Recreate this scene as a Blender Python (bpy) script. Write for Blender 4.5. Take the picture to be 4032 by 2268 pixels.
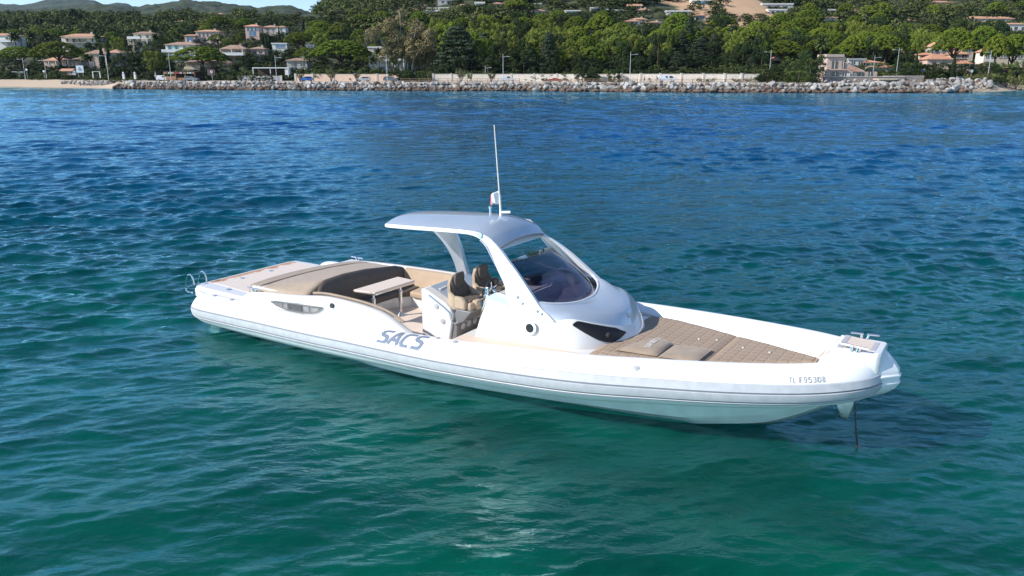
import bpy, bmesh, math, random
import numpy as np
from mathutils import Vector, Matrix, noise as mnoise
R = math.radians
SC = bpy.context.scene
for o in list(bpy.data.objects):
    bpy.data.objects.remove(o)
COL = SC.collection

# ------------------------------------------------------------------ camera
CAM_H, PITCH, FPX = 4.852, 0.266039, 3110.41          # height, tilt, focal length in pixels of the 4032 px frame
cam_d = bpy.data.cameras.new('camera')
cam = bpy.data.objects.new('camera', cam_d); COL.objects.link(cam)
cam.location = (0, 0, CAM_H)
cam.rotation_euler = (math.pi/2 - PITCH, 0, 0)
cam_d.sensor_fit = 'HORIZONTAL'; cam_d.sensor_width = 36
cam_d.lens = FPX/4032*36
cam_d.clip_start = 0.2; cam_d.clip_end = 20000
SC.camera = cam
SC.render.resolution_x, SC.render.resolution_y = 1024, 576

# ------------------------------------------------------------------ sky, sun, exposure
SUN_EL = R(34); TRAVEL = Vector((1.50, 0.50, 0)).normalized()      # the way sunlight runs over the ground
w = bpy.data.worlds.new('World'); SC.world = w; w.use_nodes = True
nt = w.node_tree; nt.nodes.clear()
out = nt.nodes.new('ShaderNodeOutputWorld'); bg = nt.nodes.new('ShaderNodeBackground')
sky = nt.nodes.new('ShaderNodeTexSky'); sky.sky_type = 'NISHITA'; sky.sun_disc = False
sky.sun_elevation = SUN_EL; sky.sun_rotation = math.atan2(-TRAVEL.x, -TRAVEL.y)
sky.air_density = 1.0; sky.dust_density = 0.15; sky.ozone_density = 3.0; sky.altitude = 1800
bg.inputs['Strength'].default_value = 0.13
# thin cirrus
tc = nt.nodes.new('ShaderNodeTexCoord'); mp = nt.nodes.new('ShaderNodeMapping'); mp.inputs['Scale'].default_value = (2.2, 2.2, 9)
ns = nt.nodes.new('ShaderNodeTexNoise'); ns.inputs['Scale'].default_value = 2.0; ns.inputs['Detail'].default_value = 7
cr = nt.nodes.new('ShaderNodeValToRGB'); cr.color_ramp.elements[0].position = .60; cr.color_ramp.elements[1].position = 1.0
mx = nt.nodes.new('ShaderNodeMix'); mx.data_type = 'RGBA'; mx.inputs['B'].default_value = (8.5, 8.8, 9.2, 1)
L = nt.links.new
L(tc.outputs['Generated'], mp.inputs['Vector']); L(mp.outputs['Vector'], ns.inputs['Vector'])
L(ns.outputs['Fac'], cr.inputs['Fac']); L(cr.outputs['Color'], mx.inputs['Factor'])
L(sky.outputs['Color'], mx.inputs['A']); L(mx.outputs['Result'], bg.inputs['Color'])
L(bg.outputs['Background'], out.inputs['Surface'])
sd = bpy.data.lights.new('sun', 'SUN'); sd.energy = 4.2; sd.angle = R(0.5); sd.color = (1.0, 0.945, 0.87)
sun = bpy.data.objects.new('sun', sd); COL.objects.link(sun)
sun.rotation_euler = Vector((TRAVEL.x*math.cos(SUN_EL), TRAVEL.y*math.cos(SUN_EL), -math.sin(SUN_EL))).to_track_quat('-Z', 'Y').to_euler()
sun.location = (-60, -20, 60)
SC.view_settings.view_transform = 'Standard'; SC.view_settings.look = 'None'
SC.view_settings.exposure = 0.55; SC.view_settings.gamma = 1.0
SC.cycles.max_bounces = 8; SC.cycles.transparent_max_bounces = 12
SC.cycles.use_denoising = True
SC.cycles.sample_clamp_indirect = 6
random.seed(7); rng = np.random.default_rng(7)

# ------------------------------------------------------------------ helpers
def tag(o, label=None, cat=None, group=None, kind=None):
    if label: o['label'] = label
    if cat: o['category'] = cat
    if group: o['group'] = group
    if kind: o['kind'] = kind
    return o

def empty(name, loc=(0,0,0), rz=0.0, parent=None):
    o = bpy.data.objects.new(name, None); COL.objects.link(o)
    o.location = loc; o.rotation_euler = (0,0,rz); o.empty_display_size = .3
    if parent: o.parent = parent
    return o

def link_mesh(name, me, parent=None, mats=()):
    o = bpy.data.objects.new(name, me); COL.objects.link(o)
    for m in mats: me.materials.append(m)
    if parent: o.parent = parent
    return o

def smooth_mesh(me, ang=40):
    me.polygons.foreach_set('use_smooth', [True]*len(me.polygons))
    if ang < 180: me.set_sharp_from_angle(angle=R(ang))

def V3(a): return Vector(a)

def catmull(pts, n):
    """smooth resampling of a polyline of tuples"""
    P = [np.array(p, float) for p in pts]; out = []
    m = len(P)
    for i in range(m-1):
        p0, p1, p2, p3 = P[max(i-1,0)], P[i], P[i+1], P[min(i+2,m-1)]
        for k in range(n):
            t = k/n
            out.append(.5*((2*p1)+(p2-p0)*t+(2*p0-5*p1+4*p2-p3)*t*t+(3*p1-p0-3*p2+p3)*t**3))
    out.append(P[-1]); return out

class MB:
    """collects shapes, then links them as one mesh object"""
    def __init__(s): s.v = []; s.f = []; s.m = []
    def add(s, vs, fs, mi=0):
        b = len(s.v); s.v += [tuple(float(c) for c in p) for p in vs]
        s.f += [tuple(i+b for i in f) for f in fs]; s.m += [mi]*len(fs); return s
    def box(s, c, d, rz=0, mi=0, tilt=None):
        M = Matrix.Rotation(rz, 3, 'Z')
        if tilt is not None: M = M @ tilt
        vs = [V3(c) + M @ Vector((d[0]/2*i, d[1]/2*j, d[2]/2*k)) for i in (-1,1) for j in (-1,1) for k in (-1,1)]
        return s.add(vs, [(0,1,3,2),(4,6,7,5),(0,4,5,1),(2,3,7,6),(0,2,6,4),(1,5,7,3)], mi)
    def prism(s, poly, a, b, axis='z', mi=0):
        """extrude a 2-D polygon along an axis from a to b; polygon gives the other two coordinates in order"""
        n = len(poly)
        def P(p, t):
            return {'z': (p[0],p[1],t), 'y': (p[0],t,p[1]), 'x': (t,p[0],p[1])}[axis]
        vs = [P(p,a) for p in poly]+[P(p,b) for p in poly]
        fs = [tuple(range(n-1,-1,-1)), tuple(range(n,2*n))]+[(i,(i+1)%n,n+(i+1)%n,n+i) for i in range(n)]
        return s.add(vs, fs, mi)
    def loft(s, rings, closed=True, cap=True, mi=0):
        n = len(rings[0]); m = len(rings); fs = []
        for i in range(m-1):
            for j in range(n if closed else n-1):
                k = (j+1) % n
                fs.append((i*n+j, i*n+k, (i+1)*n+k, (i+1)*n+j))
        if cap and closed:
            fs.append(tuple(range(n-1,-1,-1))); fs.append(tuple((m-1)*n+j for j in range(n)))
        return s.add([p for r in rings for p in r], fs, mi)
    def tube(s, path, r, n=8, mi=0, cap=True):
        P = [V3(p) for p in path]; rings = []; u = None
        for i, p in enumerate(P):
            t = (P[min(i+1,len(P)-1)]-P[max(i-1,0)]).normalized()
            if u is None:
                u = t.orthogonal().normalized()
            else:
                u = (u - t*u.dot(t)).normalized()
            v = t.cross(u); rr = r[i] if hasattr(r,'__len__') else r
            rings.append([p+(u*math.cos(2*math.pi*k/n)+v*math.sin(2*math.pi*k/n))*rr for k in range(n)])
        return s.loft(rings, True, cap, mi)
    def cyl(s, a, b, r, n=16, mi=0, r2=None):
        return s.tube([a,b], [r, r if r2 is None else r2], n, mi)
    def disc(s, c, nrm, r, th, n=20, mi=0, sx=1.0):
        """thin round plate"""
        c = V3(c); t = V3(nrm).normalized(); return s.tube([c, c+t*th], r, n, mi)
    def ball(s, c, r, nu=10, nv=7, mi=0):
        if not hasattr(r,'__len__'): r = (r,r,r)
        rings = []
        for i in range(nv+1):
            a = math.pi*i/nv; a = min(max(a,.02), math.pi-.02)
            rings.append([(c[0]+r[0]*math.sin(a)*math.cos(2*math.pi*k/nu), c[1]+r[1]*math.sin(a)*math.sin(2*math.pi*k/nu), c[2]-r[2]*math.cos(a)) for k in range(nu)])
        return s.loft(rings, True, True, mi)
    def build(s, name, mats, parent=None, bevel=0, smooth=40, seg=2, subsurf=0, fixn=True):
        me = bpy.data.meshes.new(name); me.from_pydata(s.v, [], s.f)
        if not hasattr(mats,'__len__'): mats = [mats]
        for m in mats: me.materials.append(m)
        if len(mats) > 1: me.polygons.foreach_set('material_index', s.m)
        if fixn:
            bm = bmesh.new(); bm.from_mesh(me); bmesh.ops.recalc_face_normals(bm, faces=bm.faces); bm.to_mesh(me); bm.free()
        me.update()
        if smooth: smooth_mesh(me, smooth)
        o = link_mesh(name, me, parent)
        if bevel:
            b = o.modifiers.new('bevel','BEVEL'); b.width = bevel; b.segments = seg; b.limit_method = 'ANGLE'; b.angle_limit = R(35); b.harden_normals = False
        if subsurf:
            b = o.modifiers.new('sub','SUBSURF'); b.levels = subsurf; b.render_levels = subsurf
        return o

def copy_tree(o, parent=None):
    c = o.copy(); COL.objects.link(c)
    if parent: c.parent = parent
    for ch in [q for q in o.children]: copy_tree(ch, c)
    return c

# ------------------------------------------------------------------ materials
def nodes(m):
    m.use_nodes = True; nt = m.node_tree
    return nt, nt.nodes['Principled BSDF'], nt.nodes, nt.links.new

def mat(name, col, rough=.5, metal=0.0, var=0.0, vscale=4.0, bump=0.0, bscale=20.0, coat=0.0, spec=.5, col2=None, rand=0.0, coords='Object', detail=4, sheen=0):
    m = bpy.data.materials.new(name); nt, b, N, L = nodes(m)
    b.inputs['Base Color'].default_value = (*col,1); b.inputs['Roughness'].default_value = rough
    b.inputs['Metallic'].default_value = metal; b.inputs['Coat Weight'].default_value = coat; b.inputs['Coat Roughness'].default_value = .06
    b.inputs['Specular IOR Level'].default_value = spec
    if sheen: b.inputs['Sheen Weight'].default_value = sheen
    tcn = N.new('ShaderNodeTexCoord')
    src = None
    if var or col2:
        n = N.new('ShaderNodeTexNoise'); n.inputs['Scale'].default_value = vscale; n.inputs['Detail'].default_value = detail
        L(tcn.outputs[coords], n.inputs['Vector'])
        mixn = N.new('ShaderNodeMix'); mixn.data_type = 'RGBA'
        c2 = col2 if col2 else tuple(min(1,c*(1+var)) for c in col)
        c1 = col if col2 else tuple(c*(1-var) for c in col)
        mixn.inputs['A'].default_value = (*c1,1); mixn.inputs['B'].default_value = (*c2,1)
        rp = N.new('ShaderNodeMapRange'); rp.inputs['From Min'].default_value = .35; rp.inputs['From Max'].default_value = .65
        L(n.outputs['Fac'], rp.inputs['Value']); L(rp.outputs['Result'], mixn.inputs['Factor'])
        src = mixn.outputs['Result']
        L(src, b.inputs['Base Color'])
    if rand:
        oi = N.new('ShaderNodeObjectInfo'); hs = N.new('ShaderNodeHueSaturation')
        mr = N.new('ShaderNodeMapRange'); mr.inputs['To Min'].default_value = 1-rand; mr.inputs['To Max'].default_value = 1+rand
        L(oi.outputs['Random'], mr.inputs['Value']); L(mr.outputs['Result'], hs.inputs['Value'])
        mr2 = N.new('ShaderNodeMapRange'); mr2.inputs['To Min'].default_value = .5-rand*.05; mr2.inputs['To Max'].default_value = .5+rand*.05
        ml = N.new('ShaderNodeMath'); ml.operation = 'MULTIPLY'; ml.inputs[1].default_value = 7.31
        fr = N.new('ShaderNodeMath'); fr.operation = 'FRACT'
        L(oi.outputs['Random'], ml.inputs[0]); L(ml.outputs[0], fr.inputs[0]); L(fr.outputs[0], mr2.inputs['Value']); L(mr2.outputs['Result'], hs.inputs['Hue'])
        if src: L(src, hs.inputs['Color'])
        else: hs.inputs['Color'].default_value = (*col,1)
        L(hs.outputs['Color'], b.inputs['Base Color'])
    if bump:
        n2 = N.new('ShaderNodeTexNoise'); n2.inputs['Scale'].default_value = bscale; n2.inputs['Detail'].default_value = 5
        bp = N.new('ShaderNodeBump'); bp.inputs['Strength'].default_value = bump; bp.inputs['Distance'].default_value = .02
        L(tcn.outputs[coords], n2.inputs['Vector']); L(n2.outputs['Fac'], bp.inputs['Height']); L(bp.outputs['Normal'], b.inputs['Normal'])
    return m

# pixel of the 4032 px photo at a chosen distance -> world point
CP, SP = math.cos(PITCH), math.sin(PITCH)
def ray(u, v):
    b = -(v-1134)/FPX
    return Vector(((u-2016)/FPX, CP+b*SP, -SP+b*CP))
def at(u, v, Y):
    r = ray(u, v); return Vector((0,0,CAM_H)) + r*(Y/r.y)
def at_z(u, v, z):
    r = ray(u, v); return Vector((0,0,CAM_H)) + r*((z-CAM_H)/r.z)
def px_size(Y): return Y*CP/FPX          # metres per photo pixel at distance Y
# ------------------------------------------------------------------ sea
def build_water():
    r0, r1, rows, cols = 5.0, 330.0, 1300, 900
    rr = r0*(r1/r0)**(np.arange(rows+1)/rows)
    aa = np.linspace(R(-52), R(52), cols+1)
    Rg, Ag = np.meshgrid(rr, aa, indexing='ij')
    X = Rg*np.sin(Ag); Y = Rg*np.cos(Ag); Z = np.zeros_like(X)
    g = np.random.default_rng(3)
    spac = np.maximum(Rg*(math.log(r1/r0)/rows), Rg*(aa[1]-aa[0]))
    DX = np.zeros_like(X); DY = np.zeros_like(Y)
    for i in range(96):
        lam = .16*(4.2/.16)**(i/95)
        amp = .0066*lam**.42*g.uniform(.6,1.3)
        th = R(-84)+g.normal(0,R(17)) if i % 3 else R(-62)+g.normal(0,R(17))
        k = 2*math.pi/lam; ph = g.uniform(0,2*math.pi)
        att = np.clip((lam/spac-2.2)/2.5, 0, 1)*(np.clip((Rg-5)/16, .55, 1) if lam < .55 else 1)
        arg = k*(X*math.cos(th)+Y*math.sin(th))+ph
        Z += amp*att*np.sin(arg); c = .75*amp*att*np.cos(arg)
        DX += c*math.cos(th); DY += c*math.sin(th)
    # wind streaks: patches of livelier and calmer water
    patch = np.ones_like(X)
    for i in range(9):
        lam = g.uniform(7,38); th = g.uniform(0,6.28); patch += .16*np.sin(2*math.pi/lam*(X*math.cos(th)*.6+Y*math.sin(th))+g.uniform(0,6.28))
    patch = np.clip(patch, .45, 1.5); calm = np.clip((Rg-2)/16, 0.72, 1)
    f = patch*calm; Z *= f; X = X+DX*f; Y = Y+DY*f
    co = np.stack([X,Y,Z],-1).reshape(-1,3)
    idx = np.arange((rows+1)*(cols+1)).reshape(rows+1,cols+1)
    q = np.stack([idx[:-1,:-1],idx[:-1,1:],idx[1:,1:],idx[1:,:-1]],-1).reshape(-1,4)
    me = bpy.data.meshes.new('sea_water')
    me.vertices.add(len(co)); me.vertices.foreach_set('co', co.ravel())
    me.loops.add(q.size); me.loops.foreach_set('vertex_index', q.ravel().astype(np.int32))
    me.polygons.add(len(q)); me.polygons.foreach_set('loop_start', np.arange(0,q.size,4,dtype=np.int32)); me.polygons.foreach_set('use_smooth', np.ones(len(q),bool))
    me.update(calc_edges=True)
    m = bpy.data.materials.new('sea_water'); nt, b, N, L = nodes(m)
    geo = N.new('ShaderNodeNewGeometry'); sx = N.new('ShaderNodeSeparateXYZ'); L(geo.outputs['Position'], sx.inputs[0])
    # colour of the water column: shallow green over sand near the boat, deep blue further out, a sandy bar by the shore
    big = N.new('ShaderNodeTexNoise'); big.inputs['Scale'].default_value = .09; big.inputs['Detail'].default_value = 4; L(geo.outputs['Position'], big.inputs['Vector'])
    y2 = N.new('ShaderNodeMath'); y2.operation = 'MULTIPLY_ADD'; y2.inputs[1].default_value = 22; L(big.outputs['Fac'], y2.inputs[0]); L(sx.outputs['Y'], y2.inputs[2])
    y3 = N.new('ShaderNodeMath'); y3.operation = 'MULTIPLY_ADD'; y3.inputs[1].default_value = .10; L(sx.outputs['X'], y3.inputs[0]); L(y2.outputs[0], y3.inputs[2])
    lg = N.new('ShaderNodeMath'); lg.operation = 'LOGARITHM'; lg.inputs[1].default_value = 10; L(y3.outputs[0], lg.inputs[0])
    mr = N.new('ShaderNodeMapRange'); mr.inputs['From Min'].default_value = 1.2; mr.inputs['From Max'].default_value = 2.42; L(lg.outputs[0], mr.inputs['Value'])
    cr = N.new('ShaderNodeValToRGB'); e = cr.color_ramp.elements
    stops = [(0,(.0,.108,.068)),(.14,(.0,.092,.072)),(.27,(.0,.060,.080)),(.42,(.0,.055,.125)),(.62,(.0,.048,.175)),(.80,(.0,.075,.25)),(.92,(.004,.15,.32)),(1,(.01,.19,.33))]
    e[0].position = stops[0][0]; e[0].color = (*stops[0][1],1); e[1].position = 1; e[1].color = (*stops[-1][1],1)
    for p, c in stops[1:-1]: k = e.new(p); k.color = (*c,1)
    L(mr.outputs['Result'], cr.inputs[0])
    pn = N.new('ShaderNodeTexNoise'); pn.inputs['Scale'].default_value = .55; pn.inputs['Detail'].default_value = 5; L(geo.outputs['Position'], pn.inputs['Vector'])
    pr = N.new('ShaderNodeMapRange'); pr.inputs['From Min'].default_value = .3; pr.inputs['From Max'].default_value = .7; pr.inputs['To Min'].default_value = .62; pr.inputs['To Max'].default_value = 1.35; L(pn.outputs['Fac'], pr.inputs['Value'])
    mul = N.new('ShaderNodeMix'); mul.data_type = 'RGBA'; mul.blend_type = 'MULTIPLY'; mul.inputs['Factor'].default_value = 1
    L(cr.outputs[0], mul.inputs['A']); L(pr.outputs['Result'], mul.inputs['B']); 
    N.remove(b); outn = N['Material Output']
    fr = N.new('ShaderNodeLayerWeight'); fr.inputs['Blend'].default_value = .5
    gl = N.new('ShaderNodeBsdfGlossy'); gl.inputs['Roughness'].default_value = .02; gl.inputs['Color'].default_value = (.62,.93,1.0,1)
    df = N.new('ShaderNodeBsdfDiffuse'); L(mul.outputs['Result'], df.inputs['Color'])
    tr = N.new('ShaderNodeBsdfTransparent'); tr.inputs['Color'].default_value = (.10,.82,.73,1)
    # clear over the shallows, opaque with depth
    cl = N.new('ShaderNodeMapRange'); cl.inputs['From Min'].default_value = 8; cl.inputs['From Max'].default_value = 34; cl.inputs['To Min'].default_value = .62; cl.inputs['To Max'].default_value = .0; L(sx.outputs['Y'], cl.inputs['Value'])
    bd = N.new('ShaderNodeMixShader'); L(cl.outputs['Result'], bd.inputs[0]); L(df.outputs[0], bd.inputs[1]); L(tr.outputs[0], bd.inputs[2])
    sh = N.new('ShaderNodeMixShader'); p5 = N.new('ShaderNodeMath'); p5.operation = 'POWER'; p5.inputs[1].default_value = 3.7; L(fr.outputs['Facing'], p5.inputs[0])
    sl = N.new('ShaderNodeMath'); sl.operation = 'MULTIPLY_ADD'; sl.inputs[1].default_value = .97; sl.inputs[2].default_value = .024; L(p5.outputs[0], sl.inputs[0]); L(sl.outputs[0], sh.inputs[0]); L(bd.outputs[0], sh.inputs[1]); L(gl.outputs[0], sh.inputs[2]); L(sh.outputs[0], outn.inputs['Surface'])
    # ripples
    mp = N.new('ShaderNodeMapping'); mp.inputs['Scale'].default_value = (1.0,1.7,1); mp.inputs['Rotation'].default_value = (0,0,R(12)); L(geo.outputs['Position'], mp.inputs['Vector'])
    n1 = N.new('ShaderNodeTexNoise'); n1.inputs['Scale'].default_value = 3.2; n1.inputs['Detail'].default_value = 6; n1.inputs['Roughness'].default_value = .55; n1.inputs['Distortion'].default_value = .4; L(mp.outputs['Vector'], n1.inputs['Vector'])
    n2 = N.new('ShaderNodeTexNoise'); n2.inputs['Scale'].default_value = .75; n2.inputs['Detail'].default_value = 5; n2.inputs['Distortion'].default_value = .6; L(mp.outputs['Vector'], n2.inputs['Vector'])
    ad = N.new('ShaderNodeMath'); ad.operation = 'MULTIPLY_ADD'; ad.inputs[1].default_value = 2.6; L(n2.outputs['Fac'], ad.inputs[0]); L(n1.outputs['Fac'], ad.inputs[2])
    bp = N.new('ShaderNodeBump'); bp.inputs['Strength'].default_value = 1.0; bp.inputs['Distance'].default_value = .028
    L(ad.outputs[0], bp.inputs['Height']); [L(bp.outputs['Normal'], q.inputs['Normal']) for q in (fr, gl, df)]
    o = link_mesh('sea_water', me, None, [m]); tag(o, kind='structure')
    # sandy bed with weed patches under the shallows
    bm_ = bpy.data.materials.new('sea_bed'); nt, b, N, L = nodes(bm_); b.inputs['Roughness'].default_value = 1
    geo = N.new('ShaderNodeNewGeometry'); n1 = N.new('ShaderNodeTexNoise'); n1.inputs['Scale'].default_value = .22; n1.inputs['Detail'].default_value = 6; L(geo.outputs['Position'], n1.inputs['Vector'])
    cr = N.new('ShaderNodeValToRGB'); e = cr.color_ramp.elements; e[0].position = .38; e[0].color = (.04,.09,.07,1); e[1].position = .72; e[1].color = (.38,.62,.44,1); k = e.new(.53); k.color = (.17,.31,.23,1)
    L(n1.outputs['Fac'], cr.inputs[0]); L(cr.outputs[0], b.inputs['Base Color'])
    mb = MB(); mb.add([(-60,-10,-2.7),(60,-10,-2.7),(60,14,-3.0),(-60,14,-3.0),(60,60,-6.5),(-60,60,-6.5)],[(0,1,2,3),(3,2,4,5)]); ob = mb.build('sea_bed', bm_, None, smooth=0); tag(ob, kind='structure')
    # flat sea further out on every side
    mb = MB()
    ring = lambda r, n=96: [(r*math.sin(2*math.pi*i/n), r*math.cos(2*math.pi*i/n), -.25) for i in range(n)]
    mb.loft([ring(2),ring(320),ring(6000)], True, False); o2 = mb.build('open_sea', m, None, smooth=0)
    tag(o2, kind='structure')
build_water()
# ------------------------------------------------------------------ land
SHORE = [(-700,420),(-420,345),(-260,308),(-178.8,284.5),(-140,262),(-110,249),(-74.5,235),(-35,227),(-1.1,222),(30,211),(62,202.4),(106,202.4),(128,214),(148,235),(175,250),(260,268),(700,300)]
SHX = np.array([p[0] for p in SHORE], float); SHY = np.array([p[1] for p in SHORE], float)
def shore_y(x): return float(np.interp(x, SHX, SHY))
S_ = [-60,-8,0,4.5,7,19,25,60,110,180,260,400,700,1000,1400]
ZR = [-8,-2,-.15,2.0,2.2,2.25,3.0,6,12.5,27,49,95,190,270,330]
ZL = [-8,-2,-.15,2.0,2.2,2.25,2.9,8.3,17,28,37,50,70,78,80]
ZB = [-8,-2,-.15,.45,.7,2.1,2.8,8.3,17,28,37,50,70,78,80]      # sandy beach at the left
def sst(a, b, x):
    t = min(1, max(0, (x-a)/(b-a))); return t*t*(3-2*t)
def ground(x, y):
    s = y-shore_y(x); a = x/max(y,1)
    r = sst(-.245,-.135,a); zr = float(np.interp(s,S_,ZR)); zl = float(np.interp(s,S_,ZL))
    z = zr*r+zl*(1-r)
    b = max(1-sst(-.172*y-0,-.148*y,x) if False else 1-sst(-136,-122,x), sst(108,124,x)*.9*(1-sst(5,9,s)) )
    if s < 25 and b > 0:
        zb = float(np.interp(s,S_,ZB)); z = z*(1-b)+zb*b
    if s > 60: z += (mnoise.noise(Vector((x*.012,y*.012,0)))*.5+mnoise.noise(Vector((x*.03,y*.03,5)))*.25)*min(9,(s-60)*.06)
    return z
def on_ground(u, D):
    """ground point under photo column u at distance D"""
    x = (u-2016)/FPX*D*CP*1.0
    x = (u-2016)/FPX*(D*CP+ (CAM_H-5)*SP)
    return Vector((x, D, ground(x, D)))
def ground_hit(u, v, d0=215, d1=1600):
    D = d0
    while D < d1:
        p = at(u, v, D)
        if p.z <= ground(p.x, p.y): return Vector((p.x,p.y,ground(p.x,p.y)))
        D += 1.0
    return at(u, v, d1)

def line_d(u, off):
    """distance at which photo column u meets the line that runs off metres inland of the shore"""
    D = 235.0
    for _ in range(12):
        x = (u-2016)/FPX*CP*D; D = float(np.mean([shore_y(x+k) for k in (-8,-4,0,4,8)]))+off
    return D
def line_x(u, off): return (u-2016)/FPX*CP*line_d(u, off)
RIDGE_B = [(-900,80),(-300,45),(0,41),(200,32),(350,25),(450,31),(550,38),(640,20),(718,7),(780,8),(843,11),(930,23),(1010,36),(1060,31),(1110,24),(1150,29),(1235,56),(1302,71),(1400,97),(1600,150)]
def ridge_hit(u, v):
    top = at(u, float(np.interp(u,[p[0] for p in RIDGE_B],[p[1] for p in RIDGE_B])), 1450).z
    for D in range(810,1450,4):
        t = (D-800)/650; z = 62+(top-62)*t**1.15-11*(1-t)
        if at(u,v,D).z <= z: return float(D)
    return 1300.0
MSAND = mat('beach_sand', (.56,.43,.30), .95, var=.10, vscale=.5, bump=.4, bscale=3)
EARTH = {}
def build_land():
    ys = np.concatenate([np.linspace(-30,24,40), np.linspace(26,130,36), np.linspace(136,420,44), np.linspace(440,1300,30)])
    xs = np.concatenate([np.linspace(-900,-320,20), np.linspace(-310,260,200), np.linspace(270,1000,30)])
    V = [];
    for s in ys:
        for x0 in xs:
            # columns fan out with distance
            x = x0*(1+max(0,s)/420.0); y = float(np.interp(x0,SHX,SHY))+s
            V.append((x,y,ground(x,y)))
    n = len(xs); F = [(j*n+i,j*n+i+1,(j+1)*n+i+1,(j+1)*n+i) for j in range(len(ys)-1) for i in range(n-1)]
    m = bpy.data.materials.new('hillside'); nt, b, N, L = nodes(m); b.inputs['Roughness'].default_value = .95
    geo = N.new('ShaderNodeNewGeometry')
    n1 = N.new('ShaderNodeTexNoise'); n1.inputs['Scale'].default_value = .16; n1.inputs['Detail'].default_value = 8; L(geo.outputs['Position'], n1.inputs['Vector'])
    cr = N.new('ShaderNodeValToRGB'); e = cr.color_ramp.elements; e[0].position = .35; e[0].color = (.015,.024,.010,1); e[1].position = .78; e[1].color = (.10,.085,.05,1); k = e.new(.52); k.color = (.045,.06,.022,1)
    L(n1.outputs['Fac'], cr.inputs[0])
    # sand below the promenade and on the beach
    sx = N.new('ShaderNodeSeparateXYZ'); L(geo.outputs['Position'], sx.inputs[0])
    nz = N.new('ShaderNodeMath'); nz.operation = 'MULTIPLY_ADD'; nz.inputs[1].default_value = .5; L(n1.outputs['Fac'], nz.inputs[0]); L(sx.outputs['Z'], nz.inputs[2])
    mr = N.new('ShaderNodeMapRange'); mr.inputs['From Min'].default_value = 2.50; mr.inputs['From Max'].default_value = 2.75; L(nz.outputs[0], mr.inputs['Value'])
    wet = N.new('ShaderNodeMapRange'); wet.inputs['From Min'].default_value = .25; wet.inputs['From Max'].default_value = .6; L(nz.outputs[0], wet.inputs['Value'])
    sm = N.new('ShaderNodeMix'); sm.data_type = 'RGBA'; sm.inputs['A'].default_value = (.34,.26,.18,1); sm.inputs['B'].default_value = (.50,.39,.28,1); L(wet.outputs['Result'], sm.inputs['Factor'])
    mx = N.new('ShaderNodeMix'); mx.data_type = 'RGBA'; L(sm.outputs['Result'], mx.inputs['A']); L(cr.outputs[0], mx.inputs['B']); L(mr.outputs['Result'], mx.inputs['Factor']); L(mx.outputs['Result'], b.inputs['Base Color'])
    # bare orange earth of a building plot high on the slope
    ec = ground_hit(2860, 30); EARTH.update(x=ec.x, y=ec.y)
    dv = N.new('ShaderNodeVectorMath'); dv.operation = 'SUBTRACT'; dv.inputs[1].default_value = (ec.x, ec.y, 0); L(geo.outputs['Position'], dv.inputs[0])
    dm = N.new('ShaderNodeVectorMath'); dm.operation = 'MULTIPLY'; dm.inputs[1].default_value = (1/32, 1/75, 0); L(dv.outputs[0], dm.inputs[0])
    dl = N.new('ShaderNodeVectorMath'); dl.operation = 'LENGTH'; L(dm.outputs[0], dl.inputs[0])
    n5 = N.new('ShaderNodeTexNoise'); n5.inputs['Scale'].default_value = .05; n5.inputs['Detail'].default_value = 5; L(geo.outputs['Position'], n5.inputs['Vector'])
    da = N.new('ShaderNodeMath'); da.operation = 'MULTIPLY_ADD'; da.inputs[1].default_value = .7; L(n5.outputs['Fac'], da.inputs[0]); L(dl.outputs['Value'], da.inputs[2])
    dr = N.new('ShaderNodeMapRange'); dr.inputs['From Min'].default_value = 1.15; dr.inputs['From Max'].default_value = 1.25; dr.inputs['To Min'].default_value = 1; dr.inputs['To Max'].default_value = 0; L(da.outputs[0], dr.inputs['Value'])
    er = N.new('ShaderNodeMix'); er.data_type = 'RGBA'; er.inputs['A'].default_value = (.42,.25,.13,1); er.inputs['B'].default_value = (.60,.41,.25,1); L(n1.outputs['Fac'], er.inputs['Factor'])
    bx_ = N.new('ShaderNodeMapRange'); bx_.inputs['From Min'].default_value = -127; bx_.inputs['From Max'].default_value = -120; L(sx.outputs['X'], bx_.inputs['Value'])
    bx2 = N.new('ShaderNodeMapRange'); bx2.inputs['From Min'].default_value = 104; bx2.inputs['From Max'].default_value = 110; bx2.inputs['To Min'].default_value = 1; bx2.inputs['To Max'].default_value = 0; L(sx.outputs['X'], bx2.inputs['Value'])
    bz = N.new('ShaderNodeMapRange'); bz.inputs['From Min'].default_value = 1.95; bz.inputs['From Max'].default_value = 2.1; bz.inputs['To Min'].default_value = 1; bz.inputs['To Max'].default_value = 0; L(sx.outputs['Z'], bz.inputs['Value'])
    bm1 = N.new('ShaderNodeMath'); bm1.operation = 'MULTIPLY'; L(bx_.outputs['Result'], bm1.inputs[0]); L(bx2.outputs['Result'], bm1.inputs[1])
    bm2 = N.new('ShaderNodeMath'); bm2.operation = 'MULTIPLY'; L(bm1.outputs[0], bm2.inputs[0]); L(bz.outputs['Result'], bm2.inputs[1])
    rkx = N.new('ShaderNodeMix'); rkx.data_type = 'RGBA'; rkx.inputs['B'].default_value = (.10,.075,.055,1); L(mx.outputs['Result'], rkx.inputs['A']); L(bm2.outputs[0], rkx.inputs['Factor'])
    fx = N.new('ShaderNodeMix'); fx.data_type = 'RGBA'; L(rkx.outputs['Result'], fx.inputs['A']); L(er.outputs['Result'], fx.inputs['B']); L(dr.outputs['Result'], fx.inputs['Factor']); L(fx.outputs['Result'], b.inputs['Base Color'])
    mb = MB(); mb.add(V,F); o = mb.build('hillside', m, None, smooth=180); tag(o, kind='structure')
    # wooded ridges further back
    rm = bpy.data.materials.new('wooded_ridge'); nt, b, N, L = nodes(rm); b.inputs['Roughness'].default_value = .95
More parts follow.
